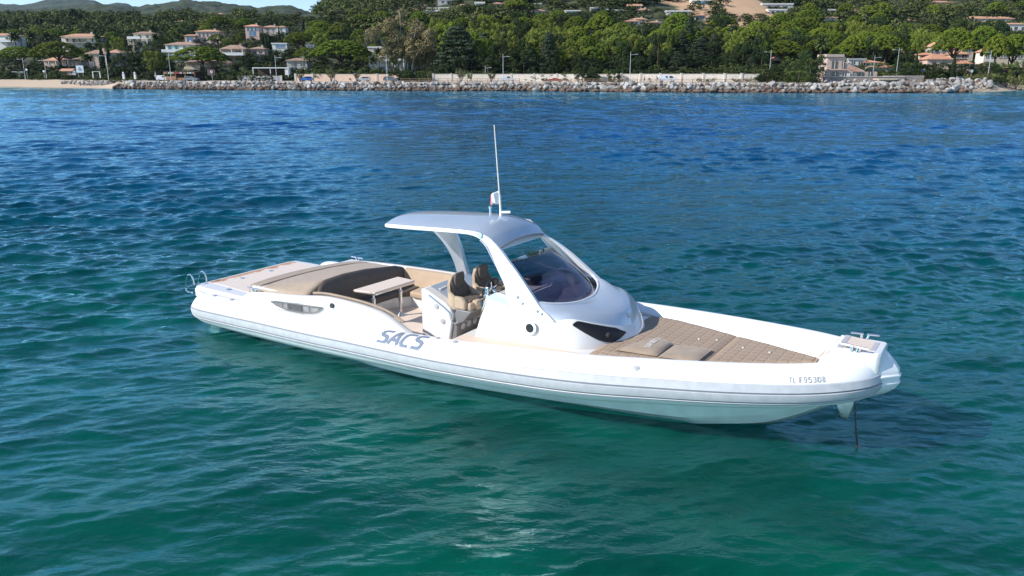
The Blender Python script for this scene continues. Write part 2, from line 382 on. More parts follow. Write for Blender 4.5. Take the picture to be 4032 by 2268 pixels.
    geo = N.new('ShaderNodeNewGeometry'); n1 = N.new('ShaderNodeTexNoise'); n1.inputs['Scale'].default_value = .05; n1.inputs['Detail'].default_value = 10; n1.inputs['Roughness'].default_value = .65; L(geo.outputs['Position'], n1.inputs['Vector'])
    cr = N.new('ShaderNodeValToRGB'); e = cr.color_ramp.elements; e[0].position = .36; e[0].color = (.013,.024,.012,1); e[1].position = .76; e[1].color = (.090,.088,.050,1); k = e.new(.55); k.color = (.034,.054,.024,1)
    L(n1.outputs['Fac'], cr.inputs[0]); L(cr.outputs[0], b.inputs['Base Color'])
    def ridge(name, D, pts, back, depth, z0, res, amp, fine):
        U = np.array([p[0] for p in pts],float); Vv = np.array([p[1] for p in pts],float); V = []; nu = res; nd = int(res*.34)
        us = np.linspace(U[0],U[-1],nu)
        for j in range(nd+1):
            f = j/nd
            for i,u in enumerate(us):
                vv = float(np.interp(u,U,Vv)); top = at(u, vv, D)
                t = f/.7 if f < .7 else 1-(f-.7)/.3
                Dj = D-depth*(1-f/.7) if f < .7 else D+back*(f-.7)/.3
                x = top.x*Dj/D; z = z0+(top.z-z0)*(t**1.15 if f<.7 else t)
                n_ = mnoise.noise(Vector((x*.004,Dj*.004,D)))*amp*math.sin(math.pi*min(1,t))*(1 if f<.7 else 0)*.8 - amp*.5*(1-t) + (mnoise.noise(Vector((x*.05/fine,Dj*.05/fine,3)))+.6*mnoise.noise(Vector((x*.12/fine,Dj*.12/fine,9))))*3.2*fine**.5
                V.append((x,Dj,z+n_))
        n = nu; F = [(j*n+i,j*n+i+1,(j+1)*n+i+1,(j+1)*n+i) for j in range(nd) for i in range(n-1)]
        mb = MB(); mb.add(V,F); o = mb.build(name, rm, None, smooth=0 if False else 30); tag(o, kind='structure')
    ridge('hills', 1450, RIDGE_B, 500, 650, 62, 460, 22, 1.0)
    ridge('hills', 3600, [(-1500,60),(-600,20),(0,13),(90,17),(180,-2),(280,-6),(372,0),(412,18),(463,9),(502,12),(549,37),(700,60),(1000,90)], 900, 1700, 40, 300, 60, 2.2)
build_land()

# ------------------------------------------------------------------ coast road, walls, rocks
def shore_pt(t):     # by x
    return Vector((t, shore_y(t), 0))
def offset_line(x0, x1, off, n, z):
    """points along the shore between x0 and x1, moved inland by off"""
    out = []
    for i in range(n+1):
        x = x0+(x1-x0)*i/n; d = 4.0
        y0, y1 = np.mean([shore_y(x-d+k) for k in (-6,0,6)]), np.mean([shore_y(x+d+k) for k in (-6,0,6)])
        t = Vector((2*d, y1-y0, 0)).normalized(); nn = Vector((-t.y, t.x, 0))
        yy = np.mean([shore_y(x+k) for k in (-8,-4,0,4,8)])
        p = Vector((x, yy, 0))+nn*off; p.z = z; out.append(p)
    return out
MCON = mat('pale_concrete', (.50,.44,.37), .9, var=.10, vscale=.8, bump=.3, bscale=6)
MASPH = mat('asphalt', (.085,.082,.08), .9, var=.15, vscale=.7)
MWALLW = mat('white_stone_wall', (.62,.56,.48), .85, var=.16, vscale=3.2, bump=.8, bscale=5)
MWALLP = mat('pink_rendered_wall', (.60,.44,.34), .9, var=.07, vscale=1.2, bump=.3, bscale=6)
MPIER = mat('wall_pier', (.66,.60,.53), .85, var=.06, vscale=2)
MWOOD = mat('weathered_wood', (.23,.155,.10), .85, var=.2, vscale=2)
MWHITE = mat('white_paint', (.72,.72,.70), .5, var=.03, vscale=3)
MGALV = mat('grey_lamp_metal', (.62,.63,.64), .45, metal=.3)
def build_coast():
    a, c = offset_line(-122,135,7.2,90,2.30), offset_line(-122,135,9.6,90,2.30)
    mb = MB(); mb.loft([[p,q,q-Vector((0,0,.4)),p-Vector((0,0,.4))] for p,q in zip(a,c)]); o = mb.build('promenade', MCON, None); tag(o, kind='structure')
    a, c = offset_line(-124,170,9.75,100,2.285), offset_line(-124,170,16.2,100,2.285)
    mb = MB(); mb.loft([[p,q] for p,q in zip(a,c)], closed=False, cap=False); o = mb.build('road', MASPH, None); tag(o, kind='structure')
    for off in (9.95,13.0,16.0):
        a, c = offset_line(-124,170,off,100,2.291), offset_line(-124,170,off+.12,100,2.291)
        mb = MB(); mb.loft([[p,q] for p,q in zip(a,c)], closed=False, cap=False); o = mb.build('road_marking', MWHITE, None); tag(o, kind='structure')
    a, c = offset_line(-120,170,16.35,100,2.40), offset_line(-120,170,18.3,100,2.40)
    mb = MB(); mb.loft([[p,q,q-Vector((0,0,.4)),p-Vector((0,0,.4))] for p,q in zip(a,c)]); o = mb.build('pavement', MCON, None); tag(o, kind='structure')
    # garden walls
    def wall(u0, u1, off, zt, zb, mt, label, step, name='garden_wall', pier=MPIER, th=.35):
        x0 = line_x(u0, off); x1 = line_x(u1, off)
        n = max(2,int((x1-x0)/step)); L_ = offset_line(x0,x1,off,n,0)
        r = empty(name, L_[0]+Vector((0,0,2.35))); tag(r, label, 'wall'); o0 = r.location
        mb = MB(); rings = []
        for p in L_: q = p-o0; rings.append([(q.x,q.y,zb-o0.z),(q.x,q.y,zt-o0.z),(q.x,q.y+th,zt-o0.z),(q.x,q.y+th,zb-o0.z)])
        mb.loft(rings); mb.build('wall_face', mt, r, smooth=0)
        mb = MB(); rings = []
        for p in L_: q = p-o0; rings.append([(q.x,q.y-.06,zt-o0.z),(q.x,q.y-.06,zt+.10-o0.z),(q.x,q.y+th+.06,zt+.10-o0.z),(q.x,q.y+th+.06,zt-o0.z)])
        mb.loft(rings); mb.build('coping', pier, r, smooth=0)
        for p in L_:
            q = p-o0; mb = MB(); mb.box((q.x,q.y+.1,(zt+zb)/2+.10-o0.z),(.5,.56,zt-zb+.16)); mb.box((q.x,q.y+.1,zt+.24-o0.z),(.62,.68,.12)); mb.build('pier', pier, r)
    wall(1100,1522,18.9,4.35,2.2,MWALLP,'long pink rendered garden wall behind the road, under a green hedge',6.5)
    wall(1668,2345,18.9,4.40,2.2,MWALLW,'white stone garden wall left of the gap filled with dark shrubs',5.2)
    wall(2360,2960,18.9,4.45,2.2,MWALLW,'white stone garden wall with shadows behind the parked white van',5.4)
    wall(860,1035,18.6,3.75,2.2,mat('grey_panel',(.22,.24,.27),.6,var=.1,vscale=.9),'low grey panel fence with pale posts beside the snack bar',3.4, 'panel_fence')
    # wooden rail along the promenade
    for u0,u1,lab in ((1560,2020,'brown wooden post and rail fence at the seaward edge, left of the parked red car'),(2130,2480,'brown wooden post and rail fence left of the tall lamp with the bare pole'),(2490,2960,'brown wooden post and rail fence in front of the cyclist and white van'),(3650,3830,'dark wooden rail fence above the pale boulders on the right')):
        x0 = line_x(u0, 7); x1 = line_x(u1, 7); n = max(2,int((x1-x0)/2.6))
        P = offset_line(x0,x1,7.0,n,2.28); r = empty('rail_fence', P[0]); tag(r, lab, 'fence')
        for a_ in P:
            q = a_-P[0]; mb = MB(); mb.box((q.x,q.y,.5),(.15,.15,1.1)); mb.build('post', MWOOD, r)
        for z in (.92,.48):
            mb = MB(); mb.tube([(p-P[0])+Vector((0,-.09,z)) for p in P], .055, 6); mb.build('rail', MWOOD, r)
    # boulders
    protos = []
    rk = bpy.data.materials.new('boulder_stone'); nt, b, N, L = nodes(rk); b.inputs['Roughness'].default_value = .9
    tcn = N.new('ShaderNodeTexCoord'); geo = N.new('ShaderNodeNewGeometry'); oi = N.new('ShaderNodeObjectInfo')
    n1 = N.new('ShaderNodeTexNoise'); n1.inputs['Scale'].default_value = 3; n1.inputs['Detail'].default_value = 7; L(tcn.outputs['Object'], n1.inputs['Vector'])
    cr = N.new('ShaderNodeValToRGB'); e = cr.color_ramp.elements; e[0].color = (.17,.09,.055,1); e[1].color = (.42,.405,.38,1); e[0].position = .1; e[1].position = .8
    k = e.new(.3); k.color = (.15,.115,.09,1); k = e.new(.55); k.color = (.27,.255,.235,1)
    # stone of the upper rows is paler; the splash zone is dark and brown
    sx = N.new('ShaderNodeSeparateXYZ'); L(geo.outputs['Position'], sx.inputs[0])
    vr = N.new('ShaderNodeMath'); vr.operation = 'MULTIPLY_ADD'; vr.inputs[1].default_value = .85; vr.inputs[2].default_value = .1; L(oi.outputs['Random'], vr.inputs[0])
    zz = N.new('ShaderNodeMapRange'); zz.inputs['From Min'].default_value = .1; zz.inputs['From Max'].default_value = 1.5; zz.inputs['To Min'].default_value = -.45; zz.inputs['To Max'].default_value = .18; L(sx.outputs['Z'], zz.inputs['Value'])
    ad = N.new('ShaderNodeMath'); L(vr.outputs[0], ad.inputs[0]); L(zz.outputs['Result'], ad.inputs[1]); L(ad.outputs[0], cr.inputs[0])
    mr = N.new('ShaderNodeMapRange'); mr.inputs['From Min'].default_value = .3; mr.inputs['From Max'].default_value = .7; mr.inputs['To Min'].default_value = .68; mr.inputs['To Max'].default_value = 1.15; L(n1.outputs['Fac'], mr.inputs['Value'])
    mu = N.new('ShaderNodeMix'); mu.data_type = 'RGBA'; mu.blend_type = 'MULTIPLY'; mu.inputs['Factor'].default_value = 1; L(cr.outputs[0], mu.inputs['A']); L(mr.outputs['Result'], mu.inputs['B'])
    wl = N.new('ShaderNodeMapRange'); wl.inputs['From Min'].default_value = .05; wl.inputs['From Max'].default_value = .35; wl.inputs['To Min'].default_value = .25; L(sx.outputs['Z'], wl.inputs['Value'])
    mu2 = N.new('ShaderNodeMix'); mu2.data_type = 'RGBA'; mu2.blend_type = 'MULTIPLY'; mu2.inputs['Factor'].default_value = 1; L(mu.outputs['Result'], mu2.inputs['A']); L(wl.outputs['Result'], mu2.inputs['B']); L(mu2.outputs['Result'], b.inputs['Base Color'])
    g = random.Random(5)
    def boulder_mesh(k):
        bm = bmesh.new(); bmesh.ops.create_icosphere(bm, subdivisions=2, radius=.5)
        gg = random.Random(k); planes = []
        for _ in range(9):
            n = Vector((gg.gauss(0,1),gg.gauss(0,1),gg.gauss(0,1))).normalized(); planes.append((n, gg.uniform(.27,.44)))
        for v in bm.verts:
            for n, d in planes:
                q = v.co.dot(n)
                if q > d: v.co -= n*(q-d)
            v.co += Vector((mnoise.noise(v.co*3+Vector((k,0,0))),mnoise.noise(v.co*3+Vector((0,k,0))),mnoise.noise(v.co*3+Vector((0,0,k)))))*.06
        me = bpy.data.meshes.new('boulder'); bm.to_mesh(me); bm.free(); me.materials.append(rk); return me
    meshes = [boulder_mesh(k) for k in range(9)]
    items = []
    x = -160.0
    while x < 118:
        left = x < -125; right = x > 92
        for row in range(3):
            if left and (row == 0 or g.random() < .25): continue
            s = [0.5,1.9,3.9][row]+g.uniform(-.5,.5); z = [.25,.95,1.85][row]+g.uniform(-.22,.22)
            size = g.triangular(.6,2.3,1.15) if not left else g.uniform(.7,1.35)
            if right: size *= 1.15
            xx = x+g.uniform(-.45,.45)
            if left: s += 7; z = z*.5+1.0
            P = offset_line(xx,xx+.01,s,1,z)[0]; items.append((size,P,row,left))
        x += 1.08
    for k in range(16):    # loose rocks on the right-hand beach
        u = g.uniform(3560,3740); P = at_z(u, g.uniform(352,364), .15); items.append((g.uniform(.6,1.3),P,0,False))
    # the bank right of the beach hut
    for k in range(110):
        u = g.uniform(3620,3905); t = g.random(); D = line_d(u, 2.0+7.5*t); p = at(u, 330, D); p.z = .75+2.3*t+g.uniform(-.1,.15); items.append((g.uniform(.9,1.7),p,2,False))
    for k in range(46):
        u = g.uniform(3240,3640); t = g.random(); D = line_d(u, 6.0+8*t); p = at(u, 330, D); p.z = 2.1+.9*t*g.random(); items.append((g.uniform(.9,1.7),p,2,False))
    fillers = []
    x = -150.0
    while x < 118:
        left = x < -125
        for q in range(4):
            s = g.uniform(.2,5.2); xx = x+g.uniform(-.3,.3); P = offset_line(xx,xx+.01,s+(6 if left else 0),1,(.05+s*.40 if not left else .8+s*.12))[0]
            fillers.append((g.uniform(.5,.95),P,0,left))
        x += .8
    items += fillers
    order = sorted(range(len(items)), key=lambda i: -items[i][0]*(1.0+.25*items[i][2]))
    big = set(order[:300]); rest = MB(); zones = ((900,'breakwater below the snack bar'),(1700,'breakwater before the pink wall'),(2500,'breakwater before the white wall'),(3150,'breakwater left of the seaside house'),(3640,'pile under the seaside house'),(9999,'bank beside the right-hand beach'))
    rown = ('wet brown boulder at the waterline of the','grey and tan boulder in the middle of the','pale grey boulder along the top of the')
    for i,(size,P,row,left) in enumerate(items):
        sc = (size*g.uniform(.95,1.35), size*g.uniform(.8,1.1), size*g.uniform(.7,1.0)); rot = (g.uniform(-.5,.5),g.uniform(-.5,.5),g.uniform(0,6.28))
        me = meshes[i%9]
        if i in big:
            o = bpy.data.objects.new('boulder', me); COL.objects.link(o); o.location = P; o.scale = sc; o.rotation_euler = rot
            u = 2016+P.x/P.y*FPX/CP
            zn = next(z[1] for z in zones if u < z[0])
            tag(o, (rown[row]+' '+zn) if not left else 'small pinkish boulder at the back of the left-hand beach', 'boulder', 'boulders: '+rown[row]+' '+zn if not left else 'boulders behind the beach')
        else:
            M_ = Matrix.Translation(P) @ (Matrix.Rotation(rot[2],4,'Z') @ Matrix.Rotation(rot[0],4,'X')) @ Matrix.Diagonal((*sc,1))
            rest.add([M_ @ v.co for v in me.vertices],[tuple(p.vertices) for p in me.polygons])
    o = rest.build('boulder_fill', rk, None, smooth=0); tag(o, 'smaller boulders packed between the large ones of the breakwater', 'boulders', None, 'stuff')
build_coast()
# ------------------------------------------------------------------ houses
MT = {'cream': mat('cream_render',(.60,.50,.38),.9,var=.06,vscale=.6), 'white': mat('white_render',(.68,.65,.60),.85,var=.05,vscale=.6), 'pink': mat('pink_render',(.60,.43,.36),.9,var=.06,vscale=.6),
      'grey': mat('grey_render',(.42,.40,.38),.9,var=.06,vscale=.6), 'stone': mat('rough_stone_wall',(.50,.40,.34),.95,var=.18,vscale=2.2,bump=.8,bscale=4), 'brown': mat('brown_render',(.33,.24,.17),.9,var=.08,vscale=.8),
      'dkwood': mat('dark_wood',(.07,.045,.03),.8,var=.2,vscale=2)}
def tilemat(name, c1, c2):
    m = mat(name, c1, .85, col2=c2, vscale=1.2, rand=.12); return m
MT['tile'] = tilemat('terracotta_tiles',(.42,.215,.13),(.56,.33,.22)); MT['tileb'] = tilemat('brown_tiles',(.26,.165,.11),(.38,.26,.19)); MT['tileo'] = tilemat('orange_tiles',(.52,.25,.14),(.62,.34,.22))
MT['glass'] = mat('window_glass',(.03,.04,.05),.08,spec=.8); MT['shut_t'] = mat('turquoise_shutters',(.06,.42,.40),.6); MT['shut_b'] = mat('blue_grey_shutters',(.33,.40,.47),.6); MT['frame'] = mat('window_frame_white',(.7,.7,.68),.5)
MT['bglass'] = mat('blue_tinted_glass',(.06,.16,.30),.1,spec=.8)
HRECT = []      # picture rectangles that trees in front must leave open: u0,u1,v0,v1,distance
def roof_hip(mb, x0,x1,y0,y1,z,h,ov=.45):
    x0-=ov;x1+=ov;y0-=ov;y1+=ov; w,d=x1-x0,y1-y0; r=min(w,d)/2
    a=[(x0,y0,z),(x1,y0,z),(x1,y1,z),(x0,y1,z)]; b=[(p[0],p[1],z-.22) for p in a]
    t=[(x0+r,(y0+y1)/2,z+h),(x1-r,(y0+y1)/2,z+h)] if w>=d else [((x0+x1)/2,y0+r,z+h),((x0+x1)/2,y1-r,z+h)]
    if w>=d: f=[(0,1,5,4),(1,2,5),(2,3,4,5),(3,0,4)]
    else: f=[(0,1,4),(1,2,5,4),(2,3,5),(3,0,4,5)]
    mb.add(a+t,f); mb.add(a+b,[(0,4,5,1),(1,5,6,2),(2,6,7,3),(3,7,4,0),(4,7,6,5)])
def roof_gable(mb,x0,x1,y0,y1,z,h,ov=.4,axis='x'):
    x0-=ov;x1+=ov;y0-=ov;y1+=ov
    if axis=='x': pr=[(y0,z-.15),(y0,z),((y0+y1)/2,z+h),(y1,z),(y1,z-.15)]; mb.prism(pr,x0,x1,'x')
    else: pr=[(x0,z-.15),(x0,z),((x0+x1)/2,z+h),(x1,z),(x1,z-.15)]; mb.prism(pr,y0,y1,'y')
def house(label, blocks, name='villa', D=None, cat='house', drop=4, group=None, keep=True, yaw=0):
    """blocks: u0,u1, v roof top, v eave, v base, wall, roof kind, roof material, windows, optional depth/offset
       windows: list of (fx, fz, width m, height m, style)"""
    u0 = min(b[0] for b in blocks); u1 = max(b[1] for b in blocks); vb = max(b[4] for b in blocks); vt = min(b[2] for b in blocks); uc = (u0+u1)/2
    if D is None:
        h = ground_hit(uc, vb); D = min(max(h.y, 236), 1000)
    o0 = at(uc, vb, D); r = empty(name, o0, yaw); tag(r, label, cat, group)
    if keep: HRECT.append((u0-2,u1+2,vt,vb-(vb-vt)*.12,D))
    s = px_size(D)
    for b in blocks:
        bu0,bu1,bt,be,bb,wm,rk,rm,win = b[:9]; off = b[9] if len(b) > 9 else 0; dep = b[10] if len(b) > 10 else None
        x0, x1 = (bu0-uc)*s, (bu1-uc)*s; z0, z1 = (vb-bb)*s, (vb-be)*s; hr = max(.25,(be-bt)*s)
        dd = dep or min(9, max(5,(x1-x0)*.6)); y0 = off; y1 = off+dd
        mb = MB(); mb.box(((x0+x1)/2,(y0+y1)/2,(z1+z0-drop)/2),(x1-x0,dd,z1-z0+drop)); wl = mb.build('wall', MT[wm], r, smooth=0)
        mb = MB()
        if rk == 'hip': roof_hip(mb,x0,x1,y0,y1,z1+.02,hr)
        elif rk == 'gable': roof_gable(mb,x0,x1,y0,y1,z1+.02,hr)
        elif rk == 'gabley': roof_gable(mb,x0,x1,y0,y1,z1+.02,hr,axis='y')
        elif rk == 'shed': mb.prism([(y0-.4,z1-.1),(y0-.4,z1+.08),(y1+.2,z1+hr),(y1+.2,z1-.1)],x0-.35,x1+.35,'x')
        else: mb.box(((x0+x1)/2,(y0+y1)/2,z1+hr/2+.01),(x1-x0+.5,dd+.5,hr))
        ro = mb.build('roof', MT[rm], r, smooth=0)
        if rk in ('hip','gable') and s < .125 and x1-x0 > 5:
            mb = MB(); cx = x0+(x1-x0)*.72; mb.box((cx,y0+dd*.55,z1+hr*.75),(.7,.6,hr*.9+.6)); mb.box((cx,y0+dd*.55,z1+hr*1.2+.34),(.85,.75,.1)); mb.build('chimney', MT[wm], ro, smooth=0)
        for wd in win:
            fx,fz,ww,hh = wd[:4]; st = wd[4] if len(wd)>4 else ''
            cx = x0+(x1-x0)*fx; cz = z0+(z1-z0)*fz
            mb = MB(); mb.box((cx,y0-.03,cz),(ww,.10,hh)); wo = mb.build('window', MT['bglass' if st=='b' else 'glass'], r, smooth=0)
            if st in ('t','g'):
                for sd in (-1,1):
                    mb = MB(); mb.box((cx+sd*(ww*.75),y0-.06,cz),(ww*.48,.10,hh)); mb.build('shutter', MT['shut_t' if st=='t' else 'shut_b'], wo, smooth=0)
            elif st != 'n' and s < .14:
                mb = MB(); mb.box((cx,y0-.07,cz-hh/2-.08),(ww+.25,.22,.10)); mb.box((cx,y0-.10,cz),(.07,.05,hh)); mb.build('frame', MT['frame'], wo, smooth=0)
    return r, s
def extra(r, name, boxes, m):
    mb = MB()
    for c, d in boxes: mb.box(c, d)
    return mb.build(name, m, r, smooth=0)

def build_houses():
    HRECT.append((2850,2990,6,64,EARTH['y']+45)); HRECT.append((2560,2690,18,44,EARTH['y']))
    W = lambda *f: [(x,.5,1.1,1.5) for x in f]
    r,s = house('pale villa cut by the left edge of the photo',[(-60,62,133,141,184,'white','hip','tile',[(.75,.7,1.2,1.4),(.92,.7,1.2,1.4),(.85,.25,3,1.8)])], D=388)
    extra(r,'balcony',[((3.2,-.9,2.2),(6.5,1.6,.18)),((3.2,-1.6,2.7),(6.5,.08,.9))],MT['frame'])
    r,s = house('wide pale villa with hipped terracotta roof above the big left pines',[(247,386,134,146,188,'white','hip','tile',[(.5,.62,6,1.9,'n'),(.15,.65,1.2,1.4),(.85,.65,1.2,1.4),(.2,.2,1.4,1.9),(.8,.2,1.4,1.9)])], D=385)
    extra(r,'loggia',[((x,-.5,2.1),(.28,.28,4.2)) for x in (-6,-3,0,3,6)]+[((0,-.6,2.15),(13.4,1.5,.2)),((0,-.8,4.2),(13.6,1.6,.2))],MT['cream'])
    r,s = house('cream villa with two pairs of tall white-shuttered windows',[(530,608,126,134,166,'cream','hip','tileb',[(.3,.62,1.0,1.6,'n'),(.68,.62,1.0,1.6,'n'),(.25,.15,1.2,1.5),(.75,.15,1.2,1.5)]),(508,532,150,156,170,'cream','shed','tile',[(.5,.5,.9,1)],-1)], D=352)
    extra(r,'terrace',[((0,-1.6,1.75),(9.5,2.4,.25)),((-2,-2.7,2.2),(5.5,.12,.9)),((-3.5,-2.6,.6),(.3,.3,2.2)),((3.5,-2.6,.6),(.3,.3,2.2))],MT['frame'])
    r,s = house('white villa with turquoise shutters and brown hipped roof',[(654,772,166,177,204,'white','hip','tileb',[(.14,.5,.8,1.9,'t'),(.36,.5,.8,1.9,'t'),(.62,.5,.9,1.7),(.85,.5,.9,1.7)])], D=322)
    extra(r,'balcony',[((-2,-1.2,-.1),(9.5,2.2,.3)),((-2,-2.2,.5),(9.5,.1,.7))],MT['frame'])
    r,s = house('pink villa with a row of arched windows, left of the tall flat pine',[(775,866,119,126,166,'pink','hip','tile',[(x,.66,.7,1.4,'n') for x in (.15,.32,.49,.66,.83)]+[(.3,.22,2.2,2.0,'n'),(.7,.22,2.2,2.0,'n')]),(735,776,136,143,170,'pink','shed','tile',[(.5,.45,2.6,1.9,'b')],-1.5)], D=362)
    r,s = house('pink town house with blue-grey shutters and a wide arch',[(968,1021,98,105,142,'pink','hip','tileo',[(.22,.70,.8,1.5,'g'),(.5,.70,.8,1.5,'g'),(.78,.70,.8,1.5,'g'),(.5,.26,2.9,1.9,'b')])], D=372, name='town_house')
    house('grey-white town house between the two tall cypresses',[(1038,1092,101,108,134,'grey','hip','tile',[(.3,.6,.8,1.2),(.7,.6,.8,1.2)])], D=380, name='town_house')
    house('narrow white town house right of the tall cypresses',[(1091,1125,103,107,136,'white','hip','tile',[(.5,.62,.8,1.1),(.5,.25,.8,1.2)])], D=376, name='town_house')
    r,s = house('bungalow with brown tiled hip roof and white terrace rails',[(874,968,179,194,232,'brown','hip','tileb',[(.3,.55,1.8,1.7),(.7,.55,1.8,1.7)])], D=300, name='bungalow')
    extra(r,'terrace',[((0,-1.2,1.3),(8.5,2,.22)),((0,-2.1,1.8),(8.5,.1,.8))]+[((x,-2,2.2),(.25,.25,2.2)) for x in (-4,0,4)],MT['frame'])
    house('small house with pinkish tiled roof beside the dark cypress trio',[(988,1042,184,193,218,'pink','hip','tileb',[(.3,.5,1,1.2),(.7,.5,1,1.2)])], D=305, name='bungalow')
    r,s = house('pink two-storey villa half hidden by the two front cypresses',[(346,425,199,213,264,'pink','hip','tileb',[(.25,.75,.9,1.3),(.6,.75,.9,1.3),(.3,.25,1.3,1.9),(.7,.25,1.3,1.9)]),(425,470,196,209,262,'grey','hip','tile',[(.5,.6,.9,1.3)],1.5)], D=316)
    r,s = house('long pink bungalow under the large left pine',[(176,262,227,239,262,'pink','hip','tile',[(.2,.5,1,1.3),(.55,.5,1.4,1.5),(.85,.5,1,1.3)]),(268,322,229,240,262,'pink','hip','tileb',[(.3,.5,1,1.3),(.7,.5,1,1.3)])], D=328, name='bungalow')
    for x in (-5,-2.2,2.6): extra(r,'porch_column',[((x,-1.0,.9),(.28,.28,2.2))],MT['frame'])
    r,s = house('small windowless pink hut with a tiled roof by the beach',[(239,283,271,280,297,'pink','gable','tile',[],0,4.5)], D=306, name='hut', cat='hut', drop=1)
    extra(r,'utility_box',[((3.0,.6,.9),(1.2,1.4,1.6))],MT['frame'])
    r,s = house('low brown-roofed cottage left of the largest umbrella pine',[(1130,1212,229,239,264,'grey','hip','tileb',[(.3,.5,1.1,1.6),(.42,.5,.5,1.6,'n'),(.75,.5,1.4,1.7)])], D=272, name='cottage')
    r,s = house('white modern flat-roofed villa behind the eucalyptus',[(1450,1520,186,192,270,'white','flat','white',[(.6,.5,2.2,2)],2),(1505,1592,198,205,272,'white','flat','white',[(.5,.78,5,1.6,'n'),(.3,.3,1.6,2),(.75,.3,2.4,2)])], D=274, name='modern_villa')
    house('small flat-roofed house with blue glass front',[(1072,1130,170,174,190,'white','flat','frame',[(.55,.5,3.6,1.0,'b')])], D=318, name='modern_villa')
    house('low white flat roof showing between dark trees',[(1206,1236,177,180,188,'white','flat','frame',[(.5,.4,1.6,.5)])], D=318, name='modern_villa')
    # white carport above the road
    r = empty('carport', at(1072,294,256)); tag(r,'open white carport with a thin flat roof left of the pink wall','carport'); s = px_size(256)
    extra(r,'roof',[((0,1.5,2.05),(145*s,5.5,.28))],MT['frame']); extra(r,'back_wall',[((0,4.2,.9),(144*s,.2,2.0))],MT['dkwood'])
    for x in (-5.6,-.2,5.3): extra(r,'post',[((x,-1,.6),(.22,.22,2.7))],MT['frame'])
    extra(r,'end_wall',[((5.0,1.3,.9),(1.4,4.6,2.0))],MT['white'])
    HRECT.append((1000,1145,265,292,256))
    # snack bar
    D = 262; s = px_size(D); r = empty('snack_bar', at(725,315,D)); tag(r,'open-fronted wooden snack bar with a flat dark roof under the wide pine','snack bar')
    X = lambda u: (u-725)*s; Z = lambda v: (316-v)*s
    extra(r,'roof',[((X(722),1.2,Z(284)),(X(790)-X(652),5.5,.22))],MT['dkwood'])
    extra(r,'back_wall',[((X(725),3.4,Z(302)),(X(790)-X(655),.2,2.6))],MT['dkwood'])
    wd = mat('orange_wood',(.36,.20,.11),.8,var=.2,vscale=2)
    extra(r,'fascia',[((X(u),-1.45,Z(289)),(w*s,.10,.55)) for u,w in ((661,10),(693,9),(736,11),(770,9))],wd)
    for u in (655,700,738,776): extra(r,'post',[((X(u),-1.35,Z(301)),(.16,.16,2.4))],wd)
    extra(r,'counter',[((X(681),-1.0,Z(309)),(3.2,.7,1.1)),((X(725),-1.0,Z(312)),(9.5,.5,.75))],wd)
    extra(r,'banner',[((X(709),-1.47,Z(289)),(1.5,.05,.42))],mat('red_banner',(.40,.05,.05),.7))
    extra(r,'banner',[((X(722),-1.47,Z(289)),(.7,.05,.42))],mat('blue_white_banner',(.45,.52,.6),.7))
    extra(r,'menu_board',[((X(u),-1.47,Z(289)),(.35,.05,.4)) for u in (674,681,687,748,755,761)],MT['frame'])
    HRECT.append((652,795,283,314,D))
    r,s = house('house with a wooden balcony behind the snack bar',[(735,832,238,248,286,'brown','shed','tileb',[(.2,.5,1.4,1.8),(.5,.5,1.6,1.8),(.8,.5,1.2,1.8)])], D=282, name='bungalow', keep=False)
    extra(r,'balcony',[((-1,-1.0,1.1),(6.5,1.6,.2)),((-1,-1.8,1.6),(6.5,.08,.8))],MT['cream'])
    # seaside house
    D = 222; s = px_size(D); r = empty('seaside_house', at(3345,312,D)); tag(r,'pink stone seaside house with a tower block and large glass doors','house'); X = lambda u: (u-3345)*s; Z = lambda v: (312-v)*s
    def blk(name, u0,u1,v0,v1,y0,y1,m, par=None): return extra(par or r, name, [(((X(u0)+X(u1))/2,(y0+y1)/2,(Z(v0)+Z(v1))/2),(X(u1)-X(u0),y1-y0,Z(v0)-Z(v1)))], m)
    wl = mat('pinkish_stone',(.47,.37,.31),.95,var=.12,vscale=2.5,bump=.7,bscale=5)
    blk('tower_wall',3256,3326,226,318,1,7,wl); blk('roof_parapet',3248,3318,217,227,.5,7.2,wl)
    blk('wall',3244,3352,277,322,-.6,6,wl); blk('wall',3352,3453,283,322,.2,6,wl)
    blk('floor_slab',3246,3322,273,277,-1.2,1,MT['pink'])
    mb = MB(); mb.prism([(X(3322),Z(246)),(X(3408),Z(279)),(X(3408),Z(284)),(X(3322),Z(284))],1.2,6.0,'y'); mb.build('sloping_wall',wl,r,smooth=0)
    mb = MB(); mb.add([(X(3326),-.75,Z(268)),(X(3352),.4,Z(264)),(X(3396),.4,Z(279)),(X(3372),-.75,Z(283)),(X(3326),-.75,Z(271)),(X(3372),-.75,Z(286))],[(0,1,2,3),(0,3,5,4)]); mb.build('roof',MT['tile'],r,smooth=0)
    for u0,u1,v0,v1,y in ((3275,3297,243,272,.95),(3315,3325,242,272,.96),(3269,3296,284,304,-.65),(3313,3325,287,311,-.65),(3327,3342,287,311,-.65),(3356,3375,285,309,.15),(3380,3400,285,308,.15),(3418,3433,283,307,.15)):
        w_ = blk('window',u0,u1,v0,v1,y-.06,y+.05,MT['glass'])
        blk('frame',(u0+u1)/2-.8,(u0+u1)/2+.8,v0,v1,y-.12,y-.05,MT['frame'],w_)
    for u in (3330,3338,3361,3369): blk('curtain',u-2.6,u+2.6,288,310,-.80 if u<3350 else -.02,-.74 if u<3350 else .03,MT['frame'])
    HRECT.append((3244,3453,216,318,D))
    # terrace wall, beach hut
    r = empty('terrace_wall', at(3440,330,219)); tag(r,'grey stone terrace wall below the seaside house','wall'); X = lambda u: (u-3440)*px_size(219)
